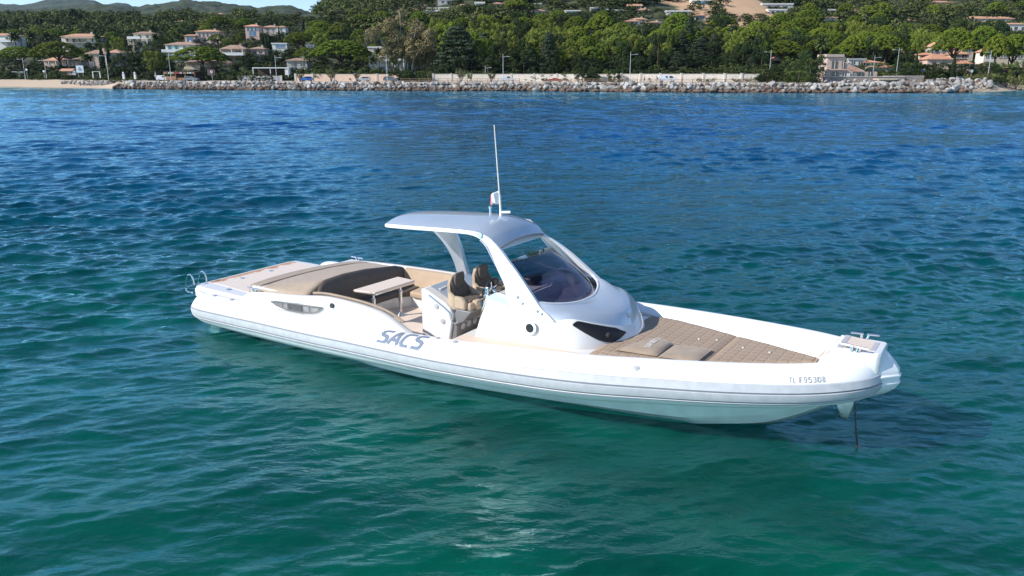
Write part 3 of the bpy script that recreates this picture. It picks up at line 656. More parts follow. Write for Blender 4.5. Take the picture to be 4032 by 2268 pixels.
    extra(r,'wall_face',[((X(3400),.3,1.0),(X(3560)-X(3240),.5,1.6)),((X(3560),.8,1.2),(X(3640)-X(3480),.5,1.9))],mat('grey_terrace_stone',(.30,.26,.23),.95,var=.25,vscale=2.5,bump=.8,bscale=5))
    extra(r,'coping',[((X(3400),.3,1.86),(X(3560)-X(3240)+.2,.7,.12))],MPIER)
    r = empty('beach_hut', at(3490,346,215)); tag(r,'small flat-roofed stone beach hut with a dark opening, set into the terrace','hut'); s = px_size(215)
    extra(r,'wall',[((0,1.2,1.0),(70*s*.95,2.4,2.2))],MT['stone']); extra(r,'roof',[((-.1,1.0,2.22),(76*s,3.3,.26))],MT['cream']); extra(r,'window',[((-.3,-.03,1.45),(42*s,.1,.75))],MT['glass'])
    HRECT.append((3455,3525,312,345,215))
    # terracotta estate at the right
    est = [('terracotta-roofed house left of the narrow bushy pine trunk',3555,3594,193,207,230,'pink'),('terracotta house above the clipped cypress, upper left of the estate',3619,3678,205,216,238,'cream'),('widest terracotta-roofed house at the front of the estate',3650,3746,214,233,256,'pink'),('grey house with white top storey under the forked pine',3669,3733,163,184,214,'grey'),('terracotta house right of the forked pine trunk',3757,3833,176,191,206,'cream'),('terracotta house below the forked pine trunk on the right',3749,3813,200,213,233,'pink'),('low terracotta roof beside the short clipped cypress',3765,3822,232,250,264,'pink'),('terracotta house with white gable before the right-edge pines',3873,3922,192,205,232,'white'),('tall cream terracotta house between the right-edge pines',3925,3970,190,202,237,'cream'),('terracotta house at the right edge under the last pine',3977,4030,199,210,238,'cream'),('low red-roofed shed right of the estate',3881,3922,243,257,266,'pink'),('open porch house with terracotta roof and white posts',3400,3461,237,245,260,'white'),('long low terracotta roof behind the green terrace hedge',3417,3518,252,264,275,'pink'),('flat grey-roofed white house above the seaside house',3340,3406,231,237,258,'white'),('small orange roof left of the seaside house, among bushes',3040,3073,225,238,248,'pink')]
    for lab,u0,u1,vt,ve,vb,wm in est:
        rk = 'flat' if 'flat' in lab else ('gabley' if 'gable' in lab else 'hip'); rm = 'grey' if 'flat' in lab else 'tileo'
        if 'grey house' in lab: rk, rm = 'hip', 'tile'
        house(lab,[(u0,u1,vt,ve,vb,wm,rk,rm,[(.28,.5,1.0,1.1),(.72,.5,1.3,1.2)])], D=(258 if vb>255 else 272 if vb>230 else 288), name='estate_house', drop=3)
    # orange wall line at right edge
    r = empty('garden_wall', at(3960,286,246)); tag(r,'long low wall with an orange tile cap at the right edge','wall'); extra(r,'wall_face',[((0,0,.6),(13,.3,1.6))],MT['dkwood']); extra(r,'coping',[((0,-.05,1.45),(13,.6,.16))],MT['tileo'])
    r = empty('site_fence', at(3530,294,243)); tag(r,'dark blue-grey solid fence behind the terrace hedge','fence'); extra(r,'panel',[((-1,0,.9),(14.5,.15,1.8))],mat('blue_grey_panel',(.06,.09,.12),.6)); extra(r,'post',[((x,-.1,.9),(.15,.15,1.9)) for x in (-8,-3,2,6)],MT['dkwood'])
    # hillside houses, far
    far = [('long modern grey house below the bare orange earth on the right',3002,3120,15,20,40,'grey','flat'),('white house with red-brown trim under the long modern one',3026,3096,37,42,60,'white','flat'),('round-fronted white villa over the pine belt',3220,3295,64,70,88,'white','hip'),('white house left of the broad high umbrella pines',3254,3288,37,42,55,'white','flat'),('white gabled house behind the broad high umbrella pines',3336,3375,35,42,52,'white','gable'),('low house under the broad high umbrella pines',3387,3447,42,46,56,'cream','flat'),('small white house above the tall dark tree',3563,3605,76,82,93,'white','hip'),('pinkish villa near the top edge, far right',3657,3753,3,10,27,'pink','hip'),('long villa with terracotta roofs and raised middle at the upper right',3801,3990,64,74,90,'cream','hip'),('pale apartment villa at the right edge above the pines',3950,4045,91,97,128,'white','hip'),
      ('white house with pink roof above the left of the pine belt',2102,2146,37,44,62,'white','hip'),('low blue-fronted white house on the right hill',2227,2284,41,45,56,'white','flat'),('white cube house over the golden-tipped pine row',2325,2361,30,34,48,'white','flat'),('low white house beside the white cube house',2363,2394,36,40,49,'white','flat'),('white gabled house left of the orange earth',2474,2527,16,24,36,'white','gable'),('long terraced white house below the gabled one',2412,2455,39,43,52,'white','flat'),('pale hip-roofed house right of the long terraced one',2508,2556,33,40,50,'cream','hip'),('white house with red roof below the orange earth',2737,2777,53,61,78,'white','hip'),('long white house under the hanging pines left of the red-roofed one',2625,2720,42,47,60,'white','flat'),('blue-shuttered white house at the top edge beside the orange earth',2725,2800,0,5,19,'white','flat'),('tiled cluster house behind the upper pines, left one',2455,2520,78,84,96,'white','hip'),('tiled cluster house behind the upper pines, middle one',2488,2545,70,76,88,'pink','hip'),('tiled cluster house behind the upper pines, right one',2556,2602,83,88,100,'cream','hip'),('white house touching the top edge above the blue-fronted one',2188,2227,-4,0,9,'white','flat'),('small terracotta-roofed house high on the hill centre',2217,2250,16,21,29,'cream','hip'),('tiny white house at the upper left of the hill centre',2106,2132,14,17,23,'white','flat'),
      ('white house above the right shoulder of the eucalyptus',1678,1724,41,46,60,'white','flat'),('white terrace house above that shoulder, to its right',1727,1771,30,34,43,'white','flat'),('low white house left of the white terrace house',1682,1719,31,34,40,'cream','flat'),('white house left of the eucalyptus top on the hill edge',1614,1646,32,37,47,'white','hip'),('wide grey-white hotel block at the top edge',1725,1808,-2,2,14,'grey','flat'),('stepped white house right of the hotel block',1810,1850,14,20,30,'white','hip'),('tall white house high on the hill, right of centre left',1870,1908,9,15,32,'white','flat'),('cream house beside the tall white hill house',1937,1981,9,15,26,'cream','hip'),('tiny house on the hill edge by the skyline',1560,1587,45,48,54,'white','flat'),('tiny house above the hill edge shoulder',1659,1683,18,21,26,'white','hip')]
    for lab,u0,u1,vt,ve,vb,wm,rk in far:
        rm = {'hip':'tile','gable':'tile','flat':'white'}[rk]
        w_ = [(.22,.5,1.2,1.3,'n'),(.5,.5,1.6,1.6,'n'),(.78,.5,1.2,1.3,'n')]
        if 'blue' in lab: w_ = [(.5,.45,5,1.2,'b')]
        house(lab,[(u0,u1,vt,ve,vb,wm,rk,rm,w_)], name='hillside_house', drop=7)
    ridge_h = [('white house on the far left hill, left of the pine tops',602,631,61,65,72),('bright white house lower on the far left hill',696,738,80,85,93),('pale house in a row under the double-humped hill, left one',808,842,50,54,60),('pale house in a row under the double-humped hill, right one',848,880,52,56,62),('white house below the hill saddle, leftmost',1010,1050,70,74,80),('white house high on the right hump',1041,1058,53,57,65),('cream house on the right hump',1102,1126,57,60,65),('pale twin house on the right hump slope',1151,1179,59,62,67),('tall white house on the right slope of the hump',1212,1236,63,68,76),('white house nearest the sky saddle',1257,1275,69,73,79),('low white house under the right hump',1153,1192,83,86,90),('pale house left of the palms under the far hill',895,925,57,60,66)]
    for lab,u0,u1,vt,ve,vb in ridge_h:
        house(lab,[(u0,u1,vt,ve,vb,'white','hip','tile',[(.3,.5,1.4,1.4,'n'),(.7,.5,1.4,1.4,'n')])], name='hillside_house', D=(ridge_hit((u0+u1)/2, vb) if vb < 78 else None), drop=14)
build_houses()
# ------------------------------------------------------------------ trees
def leafmat(name, c1, c2, rand=.22, vs=.9):
    m = mat(name, c1, .75, col2=c2, vscale=vs, rand=rand, spec=.15, detail=3)
    return m
LM = {'pine': leafmat('pine_needles',(.070,.112,.012),(.175,.228,.024)), 'aleppo': leafmat('aleppo_needles',(.090,.125,.020),(.205,.235,.040)),
      'oak': leafmat('evergreen_leaves',(.015,.030,.010),(.046,.070,.020)), 'cypress': leafmat('cypress_leaves',(.014,.030,.012),(.032,.054,.018)),
      'euc': leafmat('eucalyptus_leaves',(.19,.155,.07),(.30,.235,.115),.1), 'cedar': leafmat('cedar_needles',(.026,.042,.022),(.07,.092,.048)),
      'palm': leafmat('palm_fronds',(.035,.055,.018),(.10,.12,.04)), 'shrub': leafmat('shrub_leaves',(.05,.085,.02),(.13,.165,.042)),
      'tam': leafmat('tamarisk_leaves',(.075,.085,.035),(.15,.15,.07)), 'grey': leafmat('olive_leaves',(.055,.065,.040),(.12,.125,.085)),
      'lime': leafmat('yellow_green_leaves',(.10,.145,.015),(.20,.24,.03)), 'reed': leafmat('reed_leaves',(.10,.12,.035),(.22,.22,.08))}
BARK = mat('bark', (.085,.062,.045), .9, var=.3, vscale=3); BARKP = mat('pale_bark', (.36,.32,.27), .85, var=.25, vscale=3)

def leaves(cl, per, size, seed, up=.35, flat=1.0):
    """cl: clump centres with radii (x,y,z,rx,rz); small quads spread through every clump"""
    g = np.random.default_rng(seed); n = len(cl)*per
    c = np.repeat(np.array([q[:3] for q in cl]), per, 0); rad = np.repeat(np.array([(q[3],q[3],q[4]) for q in cl]), per, 0)
    d = g.normal(size=(n,3)); d /= np.linalg.norm(d,axis=1)[:,None]; d[:,2] = np.abs(d[:,2])*np.where(g.random(n)<.78,1,-1)
    rr = g.uniform(.55,1.05,n)**.6
    p = c+d*rad*rr[:,None]
    nr = d*1.2+g.normal(size=(n,3))*.45+np.array([0,0,up]); nr /= np.linalg.norm(nr,axis=1)[:,None]
    a = np.cross(nr, g.normal(size=(n,3))); a /= np.linalg.norm(a,axis=1)[:,None]; b = np.cross(nr,a)
    s = size*g.uniform(.6,1.35,n)[:,None]; a *= s; b *= s*.75
    V = np.stack([p-a-b*.2, p+b, p+a+b*.2, p-b],1).reshape(-1,3)
    return V
def leaf_mesh(name, V, m):
    me = bpy.data.meshes.new(name); n = len(V); me.vertices.add(n); me.vertices.foreach_set('co', V.astype(np.float32).ravel())
    me.loops.add(n); me.loops.foreach_set('vertex_index', np.arange(n,dtype=np.int32)); me.polygons.add(n//4); me.polygons.foreach_set('loop_start', np.arange(0,n,4,dtype=np.int32))
    me.update(calc_edges=True); me.materials.append(m); return me

def proto(name, V, m, trunk, bark):
    """one tree of unit height and unit crown width, kept as a pair of meshes"""
    tm = bpy.data.meshes.new('trunk'); tm.from_pydata(trunk.v,[],trunk.f); tm.materials.append(bark); smooth_mesh(tm,180)
    return (name, leaf_mesh('crown',V,m), tm)

def dome_clumps(n, seed, z0, z1, flat, r0, r1, under=.25):
    g = random.Random(seed); cl = []
    lop = [(g.uniform(0,6.28), g.uniform(.75,1.0)) for _ in range(3)]
    for i in range(n):
        r = math.sqrt((i+.5)/n)*.5; a = i*2.39996+g.uniform(-.3,.3)
        k = 1-.16*sum(max(0,math.cos(a-q[0]))*(1-q[1])*3 for q in lop)/1
        x, y = r*k*math.cos(a), r*k*math.sin(a); e = (r/.5)
        z = z1-(z1-z0)*(e**flat)-g.uniform(0,.028)
        rx = g.uniform(r0,r1)*(1-.25*e); cl.append((x,y,z-rx*.5,rx,rx*g.uniform(.6,.85)))
    return cl
PROTO = {}
def build_protos():
    def limbs(mb, base, tips, r, mid):
        for t in tips: mb.tube(catmull([base, ((base[0]+t[0])*.5*mid+ base[0]*(1-mid)*.5, (base[1]+t[1])*.5*mid+base[1]*(1-mid)*.5, base[2]+(t[2]-base[2])*.55), t],3), [r,r*.8,r*.7,r*.6,r*.5,r*.4,r*.3][:7], 5)
    for v in range(3):       # umbrella pine
        g = random.Random(v+40); cl = dome_clumps(150, v+1, .56, 1.0, 2.2, .046, .070)
        cl += [(x*.93,y*.93,.585+.05*(1-min(1,2*math.hypot(x,y)))+g.uniform(-.02,.02),r,rz*.6) for x,y,z,r,rz in dome_clumps(80, v+11, .58, .95, 2.4, .05, .075)]
        mb = MB(); fork = .36+.05*v
        mb.tube([(0,0,-.06),(.01,.0,fork*.5),(.02-.02*v,0,fork)],[.034,.028,.025],7)
        limbs(mb,(.02-.02*v,0,fork-.01),[(.34*math.cos(a+v),.34*math.sin(a+v),.72+g.uniform(-.03,.05)) for a in (0,1.1,2.2,3.3,4.3,5.4)]+[(.1,.06,.82),(-.1,-.05,.8)],.018,.9)
        PROTO.setdefault('pine',[]).append(proto('umbrella_pine',leaves(cl,84,.0118,v,up=.45),LM['pine'],mb,BARK))
    for v in range(3):       # aleppo pine: billowing
        g = random.Random(v+60); cl = []
        for i in range(46):
            zz = g.uniform(.36,.97); rmax = .5*math.sin(math.pi*min(1,max(.05,(zz-.22)/.92)))**.6; a = g.uniform(0,6.28); r = rmax*g.uniform(.5,.95)
            q = g.uniform(.075,.125); cl.append((r*math.cos(a),r*math.sin(a),zz-q*.5,q,q*.8))
        mb = MB(); mb.tube([(0,0,-.05),(.02,.01,.3),(-.01,0,.75)],[.03,.022,.01],6); limbs(mb,(.02,0,.3),[(.3*math.cos(a),.3*math.sin(a),.6) for a in (0,1.3,2.5,3.8,5)],.012,.9)
        for key,nm in (('aleppo','aleppo_pine'),('lime','lime_pine')):
            PROTO.setdefault(key,[]).append(proto('bushy_pine',leaves(cl,170,.0145,v+20,up=.35),LM[key],mb,BARK))
    for v in range(3):       # dense evergreen, from the ground up
        g = random.Random(v+80); cl = []
        for i in range(48):
            zz = g.uniform(.10,.95); rmax = .5*math.sin(math.pi*min(1,max(.05,(zz+.12)/1.16)))**.5; a = g.uniform(0,6.28); r = rmax*g.uniform(.55,.95)
            q = g.uniform(.08,.13); cl.append((r*math.cos(a),r*math.sin(a),zz-q*.4,q,q*.85))
        mb = MB(); mb.tube([(0,0,-.05),(.01,.01,.25),(-.01,0,.7)],[.03,.022,.01],6)
        for key in ('oak','grey','shrub'):
            PROTO.setdefault(key,[]).append(proto({'oak':'evergreen_oak','grey':'olive_tree','shrub':'shrub'}[key],leaves(cl,150,.016,v+30,up=.3),LM[key],mb,BARK))
    g = random.Random(3); cl = []
    for i in range(60):
        zz = i/60; r = .5*min(1,(1-zz)*2.2)**.7*min(1,.55+zz*2); a = i*2.4
        cl.append((r*.55*math.cos(a),r*.55*math.sin(a),.05+zz*.93,.24*min(1,(1-zz)*2+.15),.035))
    mb = MB(); mb.tube([(0,0,-.04),(0,0,.2)],[.06,.05],6); PROTO['cypress'] = [proto('cypress',leaves(cl,30,.06,5,up=.1)*np.array([1,1,1]),LM['cypress'],mb,BARK)]
    # eucalyptus: several leaning pale stems, loose drooping heads
    for v in range(2):
        g = random.Random(v+7); mb = MB(); cl = []; 
        stems = [(.0,.0),(.07,.02),(-.06,.04),(.14,-.02),(-.12,.0)]
        for k,(sx,sy) in enumerate(stems):
            tx, ty, tz = sx*3.0+g.uniform(-.04,.04), sy*3+g.uniform(-.1,.1), (.97,.80,.84,.70,.68)[k]
            mb.tube(catmull([(sx,sy,-.04),(sx*1.3,sy*1.2,.25),(tx*.8,ty*.8,tz*.7),(tx,ty,tz)],4), [.016*(1-i/16) for i in range(13)], 6)
            for i in range(17):
                f = g.uniform(.30,1.0); a = g.uniform(0,6.28); q = g.uniform(.055,.10); r = g.uniform(.02,.17)
                cl.append((tx*f+r*math.cos(a),ty*f+r*math.sin(a),tz*f-.02,q,q*1.15))
        PROTO.setdefault('euc',[]).append(proto('eucalyptus',leaves(cl,240,.0092,v+50,up=-.05),LM['euc'],mb,BARKP))
    # cedar: flat dark tiers
    g = random.Random(9); cl = []; mb = MB(); mb.tube([(0,0,-.04),(0,0,.95)],[.03,.006],7)
    for k in range(11):
        zz = .18+.075*k; R_ = .5*(1-(k/11.5)**1.5)
        for j in range(9): a = j*.7+k*1.3; r = R_*g.uniform(.45,.95); cl.append((r*math.cos(a),r*math.sin(a),zz+g.uniform(-.02,.02)-.05*r,.11,.028))
    PROTO['cedar'] = [proto('cedar',leaves(cl,80,.019,8,up=.6),LM['cedar'],mb,BARK)]
    # fan palm / date palm
    g = random.Random(4); V = []
    for k in range(34):
        a = k*2.39996; el = R(75)-R(115)*(k/34); Lf = .5; px_, pz_ = 0, 0; pts = []
        for i in range(8):
            f = i/7; e2 = el-R(62)*f*f; pts.append((px_,pz_)); px_ += math.cos(e2)*Lf/7; pz_ += math.sin(e2)*Lf/7*.55
        d = np.array((math.cos(a),math.sin(a))); w_ = np.array((-d[1],d[0]))
        for i in range(7):
            w0 = .045*math.sin(math.pi*(i+.6)/8.2)+.004; w1 = .045*math.sin(math.pi*(i+1.6)/8.2)+.004
            for s in (-1,1):
                A = np.array((*(d*pts[i][0]),.80+pts[i][1])); B = np.array((*(d*pts[i+1][0]),.80+pts[i+1][1]))
                V += [A, B, B+np.array((*(w_*w1*s*1.6),-w1*.6)), A+np.array((*(w_*w0*s*1.6),-w0*.6))]
    mb = MB(); mb.tube([(0,0,-.04),(.01,0,.4),(0,0,.80)],[.035,.028,.034],8); PROTO['palm'] = [proto('palm_tree',np.array(V),LM['palm'],mb,BARK)]
    g = random.Random(14); cl = []; mb = MB()
    for k in range(7):
        a = k*.9; t = (.36*math.cos(a),.36*math.sin(a),.8+g.uniform(-.15,.15)); mb.tube([(0,0,-.05),(t[0]*.3,t[1]*.3,.35),t],[.02,.014,.005],5)
        for i in range(5): f = .45+.55*i/4; q = g.uniform(.09,.15); cl.append((t[0]*f+g.uniform(-.08,.08),t[1]*f+g.uniform(-.08,.08),t[2]*f+.1,q,q*1.2))
    PROTO['tam'] = [proto('tamarisk',leaves(cl,40,.028,77,up=.0),LM['tam'],mb,BARK)]
    PROTO['reed'] = [proto('reed_clump',leaves([(g.uniform(-.4,.4),g.uniform(-.4,.4),.45+g.uniform(-.2,.2),.10,.42) for i in range(26)],40,.035,78,up=-.3),LM['reed'],mb,BARK)]
build_protos()
TREES = []
KINDW = {'pine':('umbrella pine','tree'),'aleppo':('bushy pine','tree'),'lime':('yellow-green pine','tree'),'oak':('dark evergreen tree','tree'),'grey':('grey-green olive tree','tree'),'shrub':('green shrub','shrub'),'cypress':('slender dark cypress','tree'),'euc':('tall tan eucalyptus','tree'),'cedar':('dark tiered cedar','tree'),'palm':('palm tree','palm tree'),'tam':('feathery tamarisk bush','shrub'),'reed':('clump of tall pale reeds','reeds')}
def plant(kind, P, w, h, label, group=None, var=None):
    ps = PROTO[kind]; pr = ps[(len(TREES) if var is None else var) % len(ps)]
    r = empty(pr[0], P, random.uniform(0,6.28) if kind not in ('euc',) else 0); r.scale = (w,w,h)
    for nm, me in (('crown',pr[1]),('trunk',pr[2])):
        o = bpy.data.objects.new(nm, me); COL.objects.link(o); o.parent = r
    tag(r, label, KINDW[kind][1], group); TREES.append((P.x,P.y,w)); return r
def plant_px(kind, u, vtop, wpx, D, label, group=None, var=None, zoff=0):
    """crown top at photo row vtop when standing on the ground at distance D"""
    P = on_ground(u, D); P.z += zoff; top = at(u, vtop, D).z; h = max(1.0, top-P.z); w = wpx*px_size(D)
    return plant(kind, P, w, h, label, group, var)
def build_trees():
    T = [ # kind, u, v top, width px, distance, label
     ('pine',86,182,185,334,'broad umbrella pine at the left edge, its crown low over a hedge'),
     ('pine',240,161,215,319,'large umbrella pine over the pink bungalow with forked trunk'),
     ('pine',796,181,245,276,'wide umbrella pine standing over the snack bar'),
     ('pine',880,62,92,420,'tall flat-topped umbrella pine breaking the skyline left of the town houses'),('pine',940,75,88,424,'umbrella pine leaning beside the tallest flat-topped pine on the left slope'),
     ('pine',868,133,84,352,'small umbrella pine below the arched pink villa'),('pine',235,113,95,420,'dark umbrella pine behind the palms, left of the pale villa'),
     ('oak',505,205,140,286,'big dark evergreen tree between the two cypresses and the white van'),('grey',470,212,80,288,'grey-green tree right of the two front cypresses'),
     ('aleppo',612,200,88,282,'bushy pine left of the street lamp by the white van'),('oak',655,215,70,284,'dark evergreen tree behind the snack bar lamp'),
     ('cypress',408,184,24,305,'left cypress of the close pair before the pink villa'),('cypress',436,180,19,306,'right cypress of the close pair before the pink villa'),
     ('cypress',700,172,18,330,'short cypress at the left corner of the turquoise-shuttered villa'),('cypress',738,162,20,332,'short cypress at the right corner of the turquoise-shuttered villa'),
     ('cypress',975,160,18,330,'lone cypress right of the snack bar pine'),('cypress',394,107,9,430,'thin cypress above the pale hillside villa'),('cypress',450,108,8,440,'thin cypress left of a thin cypress pair on the hill'),('cypress',474,105,8,440,'thin cypress of a hillside pair, its left one'),('cypress',483,109,7,440,'thin cypress of a hillside pair, its right one'),
     ('palm',78,125,62,378,'palm with arching fronds beside the leftmost villa'),('palm',145,122,66,374,'palm in the middle of the left palm group'),('palm',205,125,62,376,'palm at the right of the left palm group'),('palm',402,130,42,360,'palm right of the pale hipped-roof villa'),('palm',620,98,52,400,'feathery palm behind the cream villa'),('palm',628,132,48,345,'palm in front of the cream villa'),('palm',352,212,70,308,'dark palm in front of the pink two-storey villa'),('palm',725,112,44,395,'palm above the turquoise-shuttered villa'),
     ('oak',545,160,92,312,'round dark tree below the cream villa'),('oak',375,163,78,345,'round dark tree right of the pale villa terrace'),('aleppo',470,140,60,352,'bushy pine on the mid slope between villas'),('oak',640,158,74,330,'dark tree left of the turquoise-shuttered villa'),('grey',800,150,76,342,'grey-green tree under the arched pink villa'),('oak',900,158,84,320,'dark spreading tree right of the small umbrella pine'),('shrub',985,205,70,300,'green bush right of the snack bar pine'),('oak',958,222,90,282,'dark bush before the brown tiled roof'),
     ('pine',1345,156,258,270,'largest umbrella pine, its domed crown over the hedge and pink wall'),
     ('pine',1250,106,98,345,'umbrella pine of the mid-slope row, its left one'),('pine',1345,101,116,350,'umbrella pine of the mid-slope row, its middle one'),('pine',1423,113,78,340,'umbrella pine of the mid-slope row, its right one'),('pine',1184,125,128,322,'dark umbrella pine left of the lone bushy pine'),('pine',1435,55,92,410,'umbrella pine on the saddle under the sky'),('pine',1513,42,88,410,'umbrella pine left of the eucalyptus top'),('pine',1655,44,80,400,'umbrella pine right of the eucalyptus top'),('pine',1270,78,120,400,'dark umbrella pine row end below the left hill'),
     ('aleppo',1275,125,78,325,'lone bushy pine above the largest umbrella pine'),('grey',1474,120,90,300,'silvery olive tree left of the eucalyptus'),
     ('euc',1585,38,250,258,'tall tan eucalyptus with several pale trunks'),('euc',1655,90,150,262,'shorter tan eucalyptus at the right of the tall one'),
     ('cedar',1800,98,215,258,'dark tiered cedar right of the eucalyptus'),('lime',1757,82,88,305,'bright yellow-green pine behind the cedar'),
     ('cypress',1084,70,13,400,'tall thin cypress by the town houses, the left one'),('cypress',1104,71,13,400,'tall thin cypress by the town houses, the right one'),('cypress',1206,80,14,400,'thin cypress below the left hill crest'),('cypress',1043,133,18,320,'cypress of a dark trio, the left one'),('cypress',1058,146,17,318,'cypress of a dark trio, the middle one'),('cypress',1069,137,20,320,'cypress of a dark trio, the right one'),('cypress',1110,105,12,345,'cypress in front of the grey town house'),('cypress',3012,80,24,310,'broad dark cypress at the left of the right-hand pine belt'),('cypress',3301,88,9,330,'thin cypress rising from the pine belt'),
     ('palm',1494,188,62,262,'tall palm left of the white modern villa'),('palm',1549,222,50,256,'short palm before the white modern villa'),('palm',1470,222,48,258,'short palm right of the largest umbrella pine'),('palm',1212,205,46,268,'palm at the left of the largest umbrella pine'),('palm',1318,60,26,405,'palm on the skyline saddle'),('palm',3225,148,66,262,'tall palm above the seaside house'),('palm',3640,52,30,420,'pale palm on the right hillside'),('palm',3610,30,28,440,'upper pale palm on the right hillside'),
     ('oak',1330,62,70,405,'dark round tree beside the skyline palm'),('oak',1110,190,130,290,'dark tree mass above the white carport'),('oak',1030,215,90,285,'dark bush left of the white carport roof'),
     ('oak',2063,188,138,256,'dark round tree behind the white wall, left of bare trunks'),('aleppo',2137,112,158,285,'big billowing pine at the left of the central belt'),('aleppo',2220,115,120,282,'billowing pine second from the left of the central belt'),('aleppo',2141,65,98,330,'golden-tipped pine rising behind the central belt'),('aleppo',2451,103,200,275,'largest billowing pine of the central belt'),('aleppo',2408,135,120,262,'front billowing pine with bent pale trunk'),('aleppo',2235,185,100,258,'small billowing pine before the central belt'),('oak',2295,238,72,line_d(2295,16.8),'dark bush tumbling over the white wall'),('oak',2335,262,56,line_d(2335,16.8),'low dark bush on the white wall gap'),('oak',2420,268,62,line_d(2420,16.8),'dark shrub hanging over the wall left of the tall lamp'),
     ('pine',2667,113,140,290,'dome-topped pine right of the largest billowing pine'),('aleppo',2590,160,120,262,'billowing pine behind the cyclist'),('oak',2570,190,110,256,'dark evergreen tree behind the walker'),('cedar',2745,150,130,262,'layered dark conifer above the white van roof'),('oak',2700,210,120,254,'dark evergreen tree behind the parked white van'),('pine',2894,140,120,275,'bright green umbrella pine above the right end of the wall'),('oak',2800,215,120,254,'dark evergreen tree at the right end of the white wall'),('oak',2870,205,110,256,'dark evergreen tree right of the reddish bush'),('pine',2990,160,90,270,'umbrella pine at the right of the bright green one'),('pine',2353,66,118,345,'rounded pine on the upper belt'),('pine',2196,40,95,380,'round-topped pine below the white hill houses'),('aleppo',1990,118,120,270,'billowing pine right of the cedar'),('pine',1905,150,120,262,'dark-stemmed pine right of the cedar'),('oak',1920,225,130,252,'dark evergreen tree behind the short lamp'),
     ('pine',3080,158,180,262,'bright umbrella pine at the left of the seaside house, lower crown'),('pine',3076,120,118,285,'bright umbrella pine behind the lower bright crown'),('pine',3480,135,155,268,'flat umbrella pine right above the seaside house'),('pine',3352,135,118,270,'umbrella pine left above the seaside house'),('pine',3741,107,172,262,'umbrella pine with forked trunk among the terracotta roofs'),('pine',3853,100,148,290,'umbrella pine behind the forked one'),('pine',3910,132,118,258,'umbrella pine of the right-edge pair, left one'),('pine',3978,132,138,262,'umbrella pine of the right-edge pair, right one'),
     ('oak',3545,95,118,285,'tall dark tree between the umbrella pines and terracotta roofs'),('aleppo',3617,115,68,275,'narrow bushy pine beside the tall dark tree'),('oak',3192,185,125,217,'dense dark tree at the left wall of the seaside house'),('oak',3024,253,130,212,'dark bush at the right end of the breakwater'),('shrub',3148,275,110,211,'green bush beside the dark bush on the breakwater'),('oak',3600,268,70,232,'dark conical bush right of the beach hut'),('oak',3560,200,90,262,'dark tree behind the tall right-hand lamp'),
     ('cypress',3752,216,20,238,'short clipped cypress among the terracotta houses'),('cypress',3603,203,14,240,'short clipped cypress left of the terracotta roofs'),('pine',3305,12,66,450,'umbrella pine high on the hill beside a white house'),('pine',3440,10,100,440,'broad umbrella pine high on the right hill'),('pine',3390,20,80,445,'umbrella pine left of the broad one high on the right hill'),('oak',3740,62,90,400,'round dark tree below the villas at right'),
     ]
    for t in T: plant_px(*t)
    g = random.Random(21)
    # pine belt fill
    LMK = [(1750,'cedar'),(2000,'billowing pines'),(2300,'largest billowing pine'),(2600,'cyclist'),(2900,'right end of the white wall'),(3200,'seaside house'),(3550,'tall dark tree'),(4100,'terracotta houses')]
    def near(x,y,w): return any((x-a)**2+(y-b)**2 < (.36*(w+c))**2 for a,b,c in TREES)
    def blocked(P, w, h):
        uc = 2016+P.x/P.y*FPX/CP; hw = w/px_size(P.y)*.5; vb = 286-(P.z-CAM_H)/px_size(P.y); vt = vb-h/px_size(P.y)
        return any(uc+hw*.75 > a and uc-hw*.75 < b_ and vt < d and vb > c_ and P.y < D_+4 for a,b_,c_,d,D_ in HRECT)
    def fill(n, u0, u1, d0, d1, kinds, hm, wm, row, tries=40):
        c = 0
        for _ in range(n*tries):
            if c >= n: break
            u = g.uniform(u0,u1); D = g.uniform(d0,d1); D += max(0,(700-u)*.07); P = on_ground(u,D); k = g.choice(kinds); w = g.uniform(*wm); h = g.uniform(*hm)
            if k == 'pine': w *= 1.45; h *= .92
            if near(P.x,P.y,w) or blocked(P,w,h) or ((P.x-EARTH['x'])/32)**2+((P.y-EARTH['y'])/60)**2 < 1: continue
            lm = min(LMK, key=lambda q: abs(q[0]-u))[1]
            lab = f'{KINDW[k][0]} in the {row} behind the {lm}'
            plant(k, P, w, h, lab, f'{KINDW[k][0]}s of the {row} behind the {lm}'); c += 1
    fill(46, 1780,3010, 250,300, ['pine','aleppo','oak','pine','aleppo','cedar'], (8,13.5), (6,9), 'front belt')
    fill(60, 1700,3900, 300,350, ['pine','pine','pine','aleppo','oak'], (9.5,14), (8,11), 'middle belt')
    fill(18, 2950,3560, 258,300, ['pine','oak','pine'], (8,12), (6,9), 'front belt')
    fill(56, 1650,4080, 350,420, ['pine','pine','pine','oak'], (8,12), (7,10), 'upper belt')
    fill(44, 1700,4080, 420,520, ['pine','pine','oak','cypress'], (7,11), (6,9), 'hill garden row')
    fill(70, 1700,3020, 248,300, ['oak','oak','oak','cedar'], (4,7), (5,7.5), 'understorey')
    fill(24, 3020,3660, 246,290, ['oak','shrub'], (3,5), (4,6.5), 'understorey')
    # left slope fill
    LMK[:] = [(60,'leftmost villa'),(250,'large pine by the pink bungalow'),(430,'two front cypresses'),(610,'cream villa'),(800,'snack bar pine'),(960,'brown tiled roof'),(1120,'white carport'),(1300,'largest umbrella pine'),(1500,'eucalyptus')]
    fill(30, 0,1050, 296,350, ['oak','shrub','grey','aleppo'], (4.5,7.5), (5,8), 'lower garden trees')
    fill(44, -40,1500, 350,430, ['oak','aleppo','pine','grey','shrub'], (5,8.5), (5.5,9), 'upper garden trees')
    fill(22, 1050,1560, 285,345, ['oak','pine','aleppo'], (5.5,8.5), (6,9), 'lower garden trees')
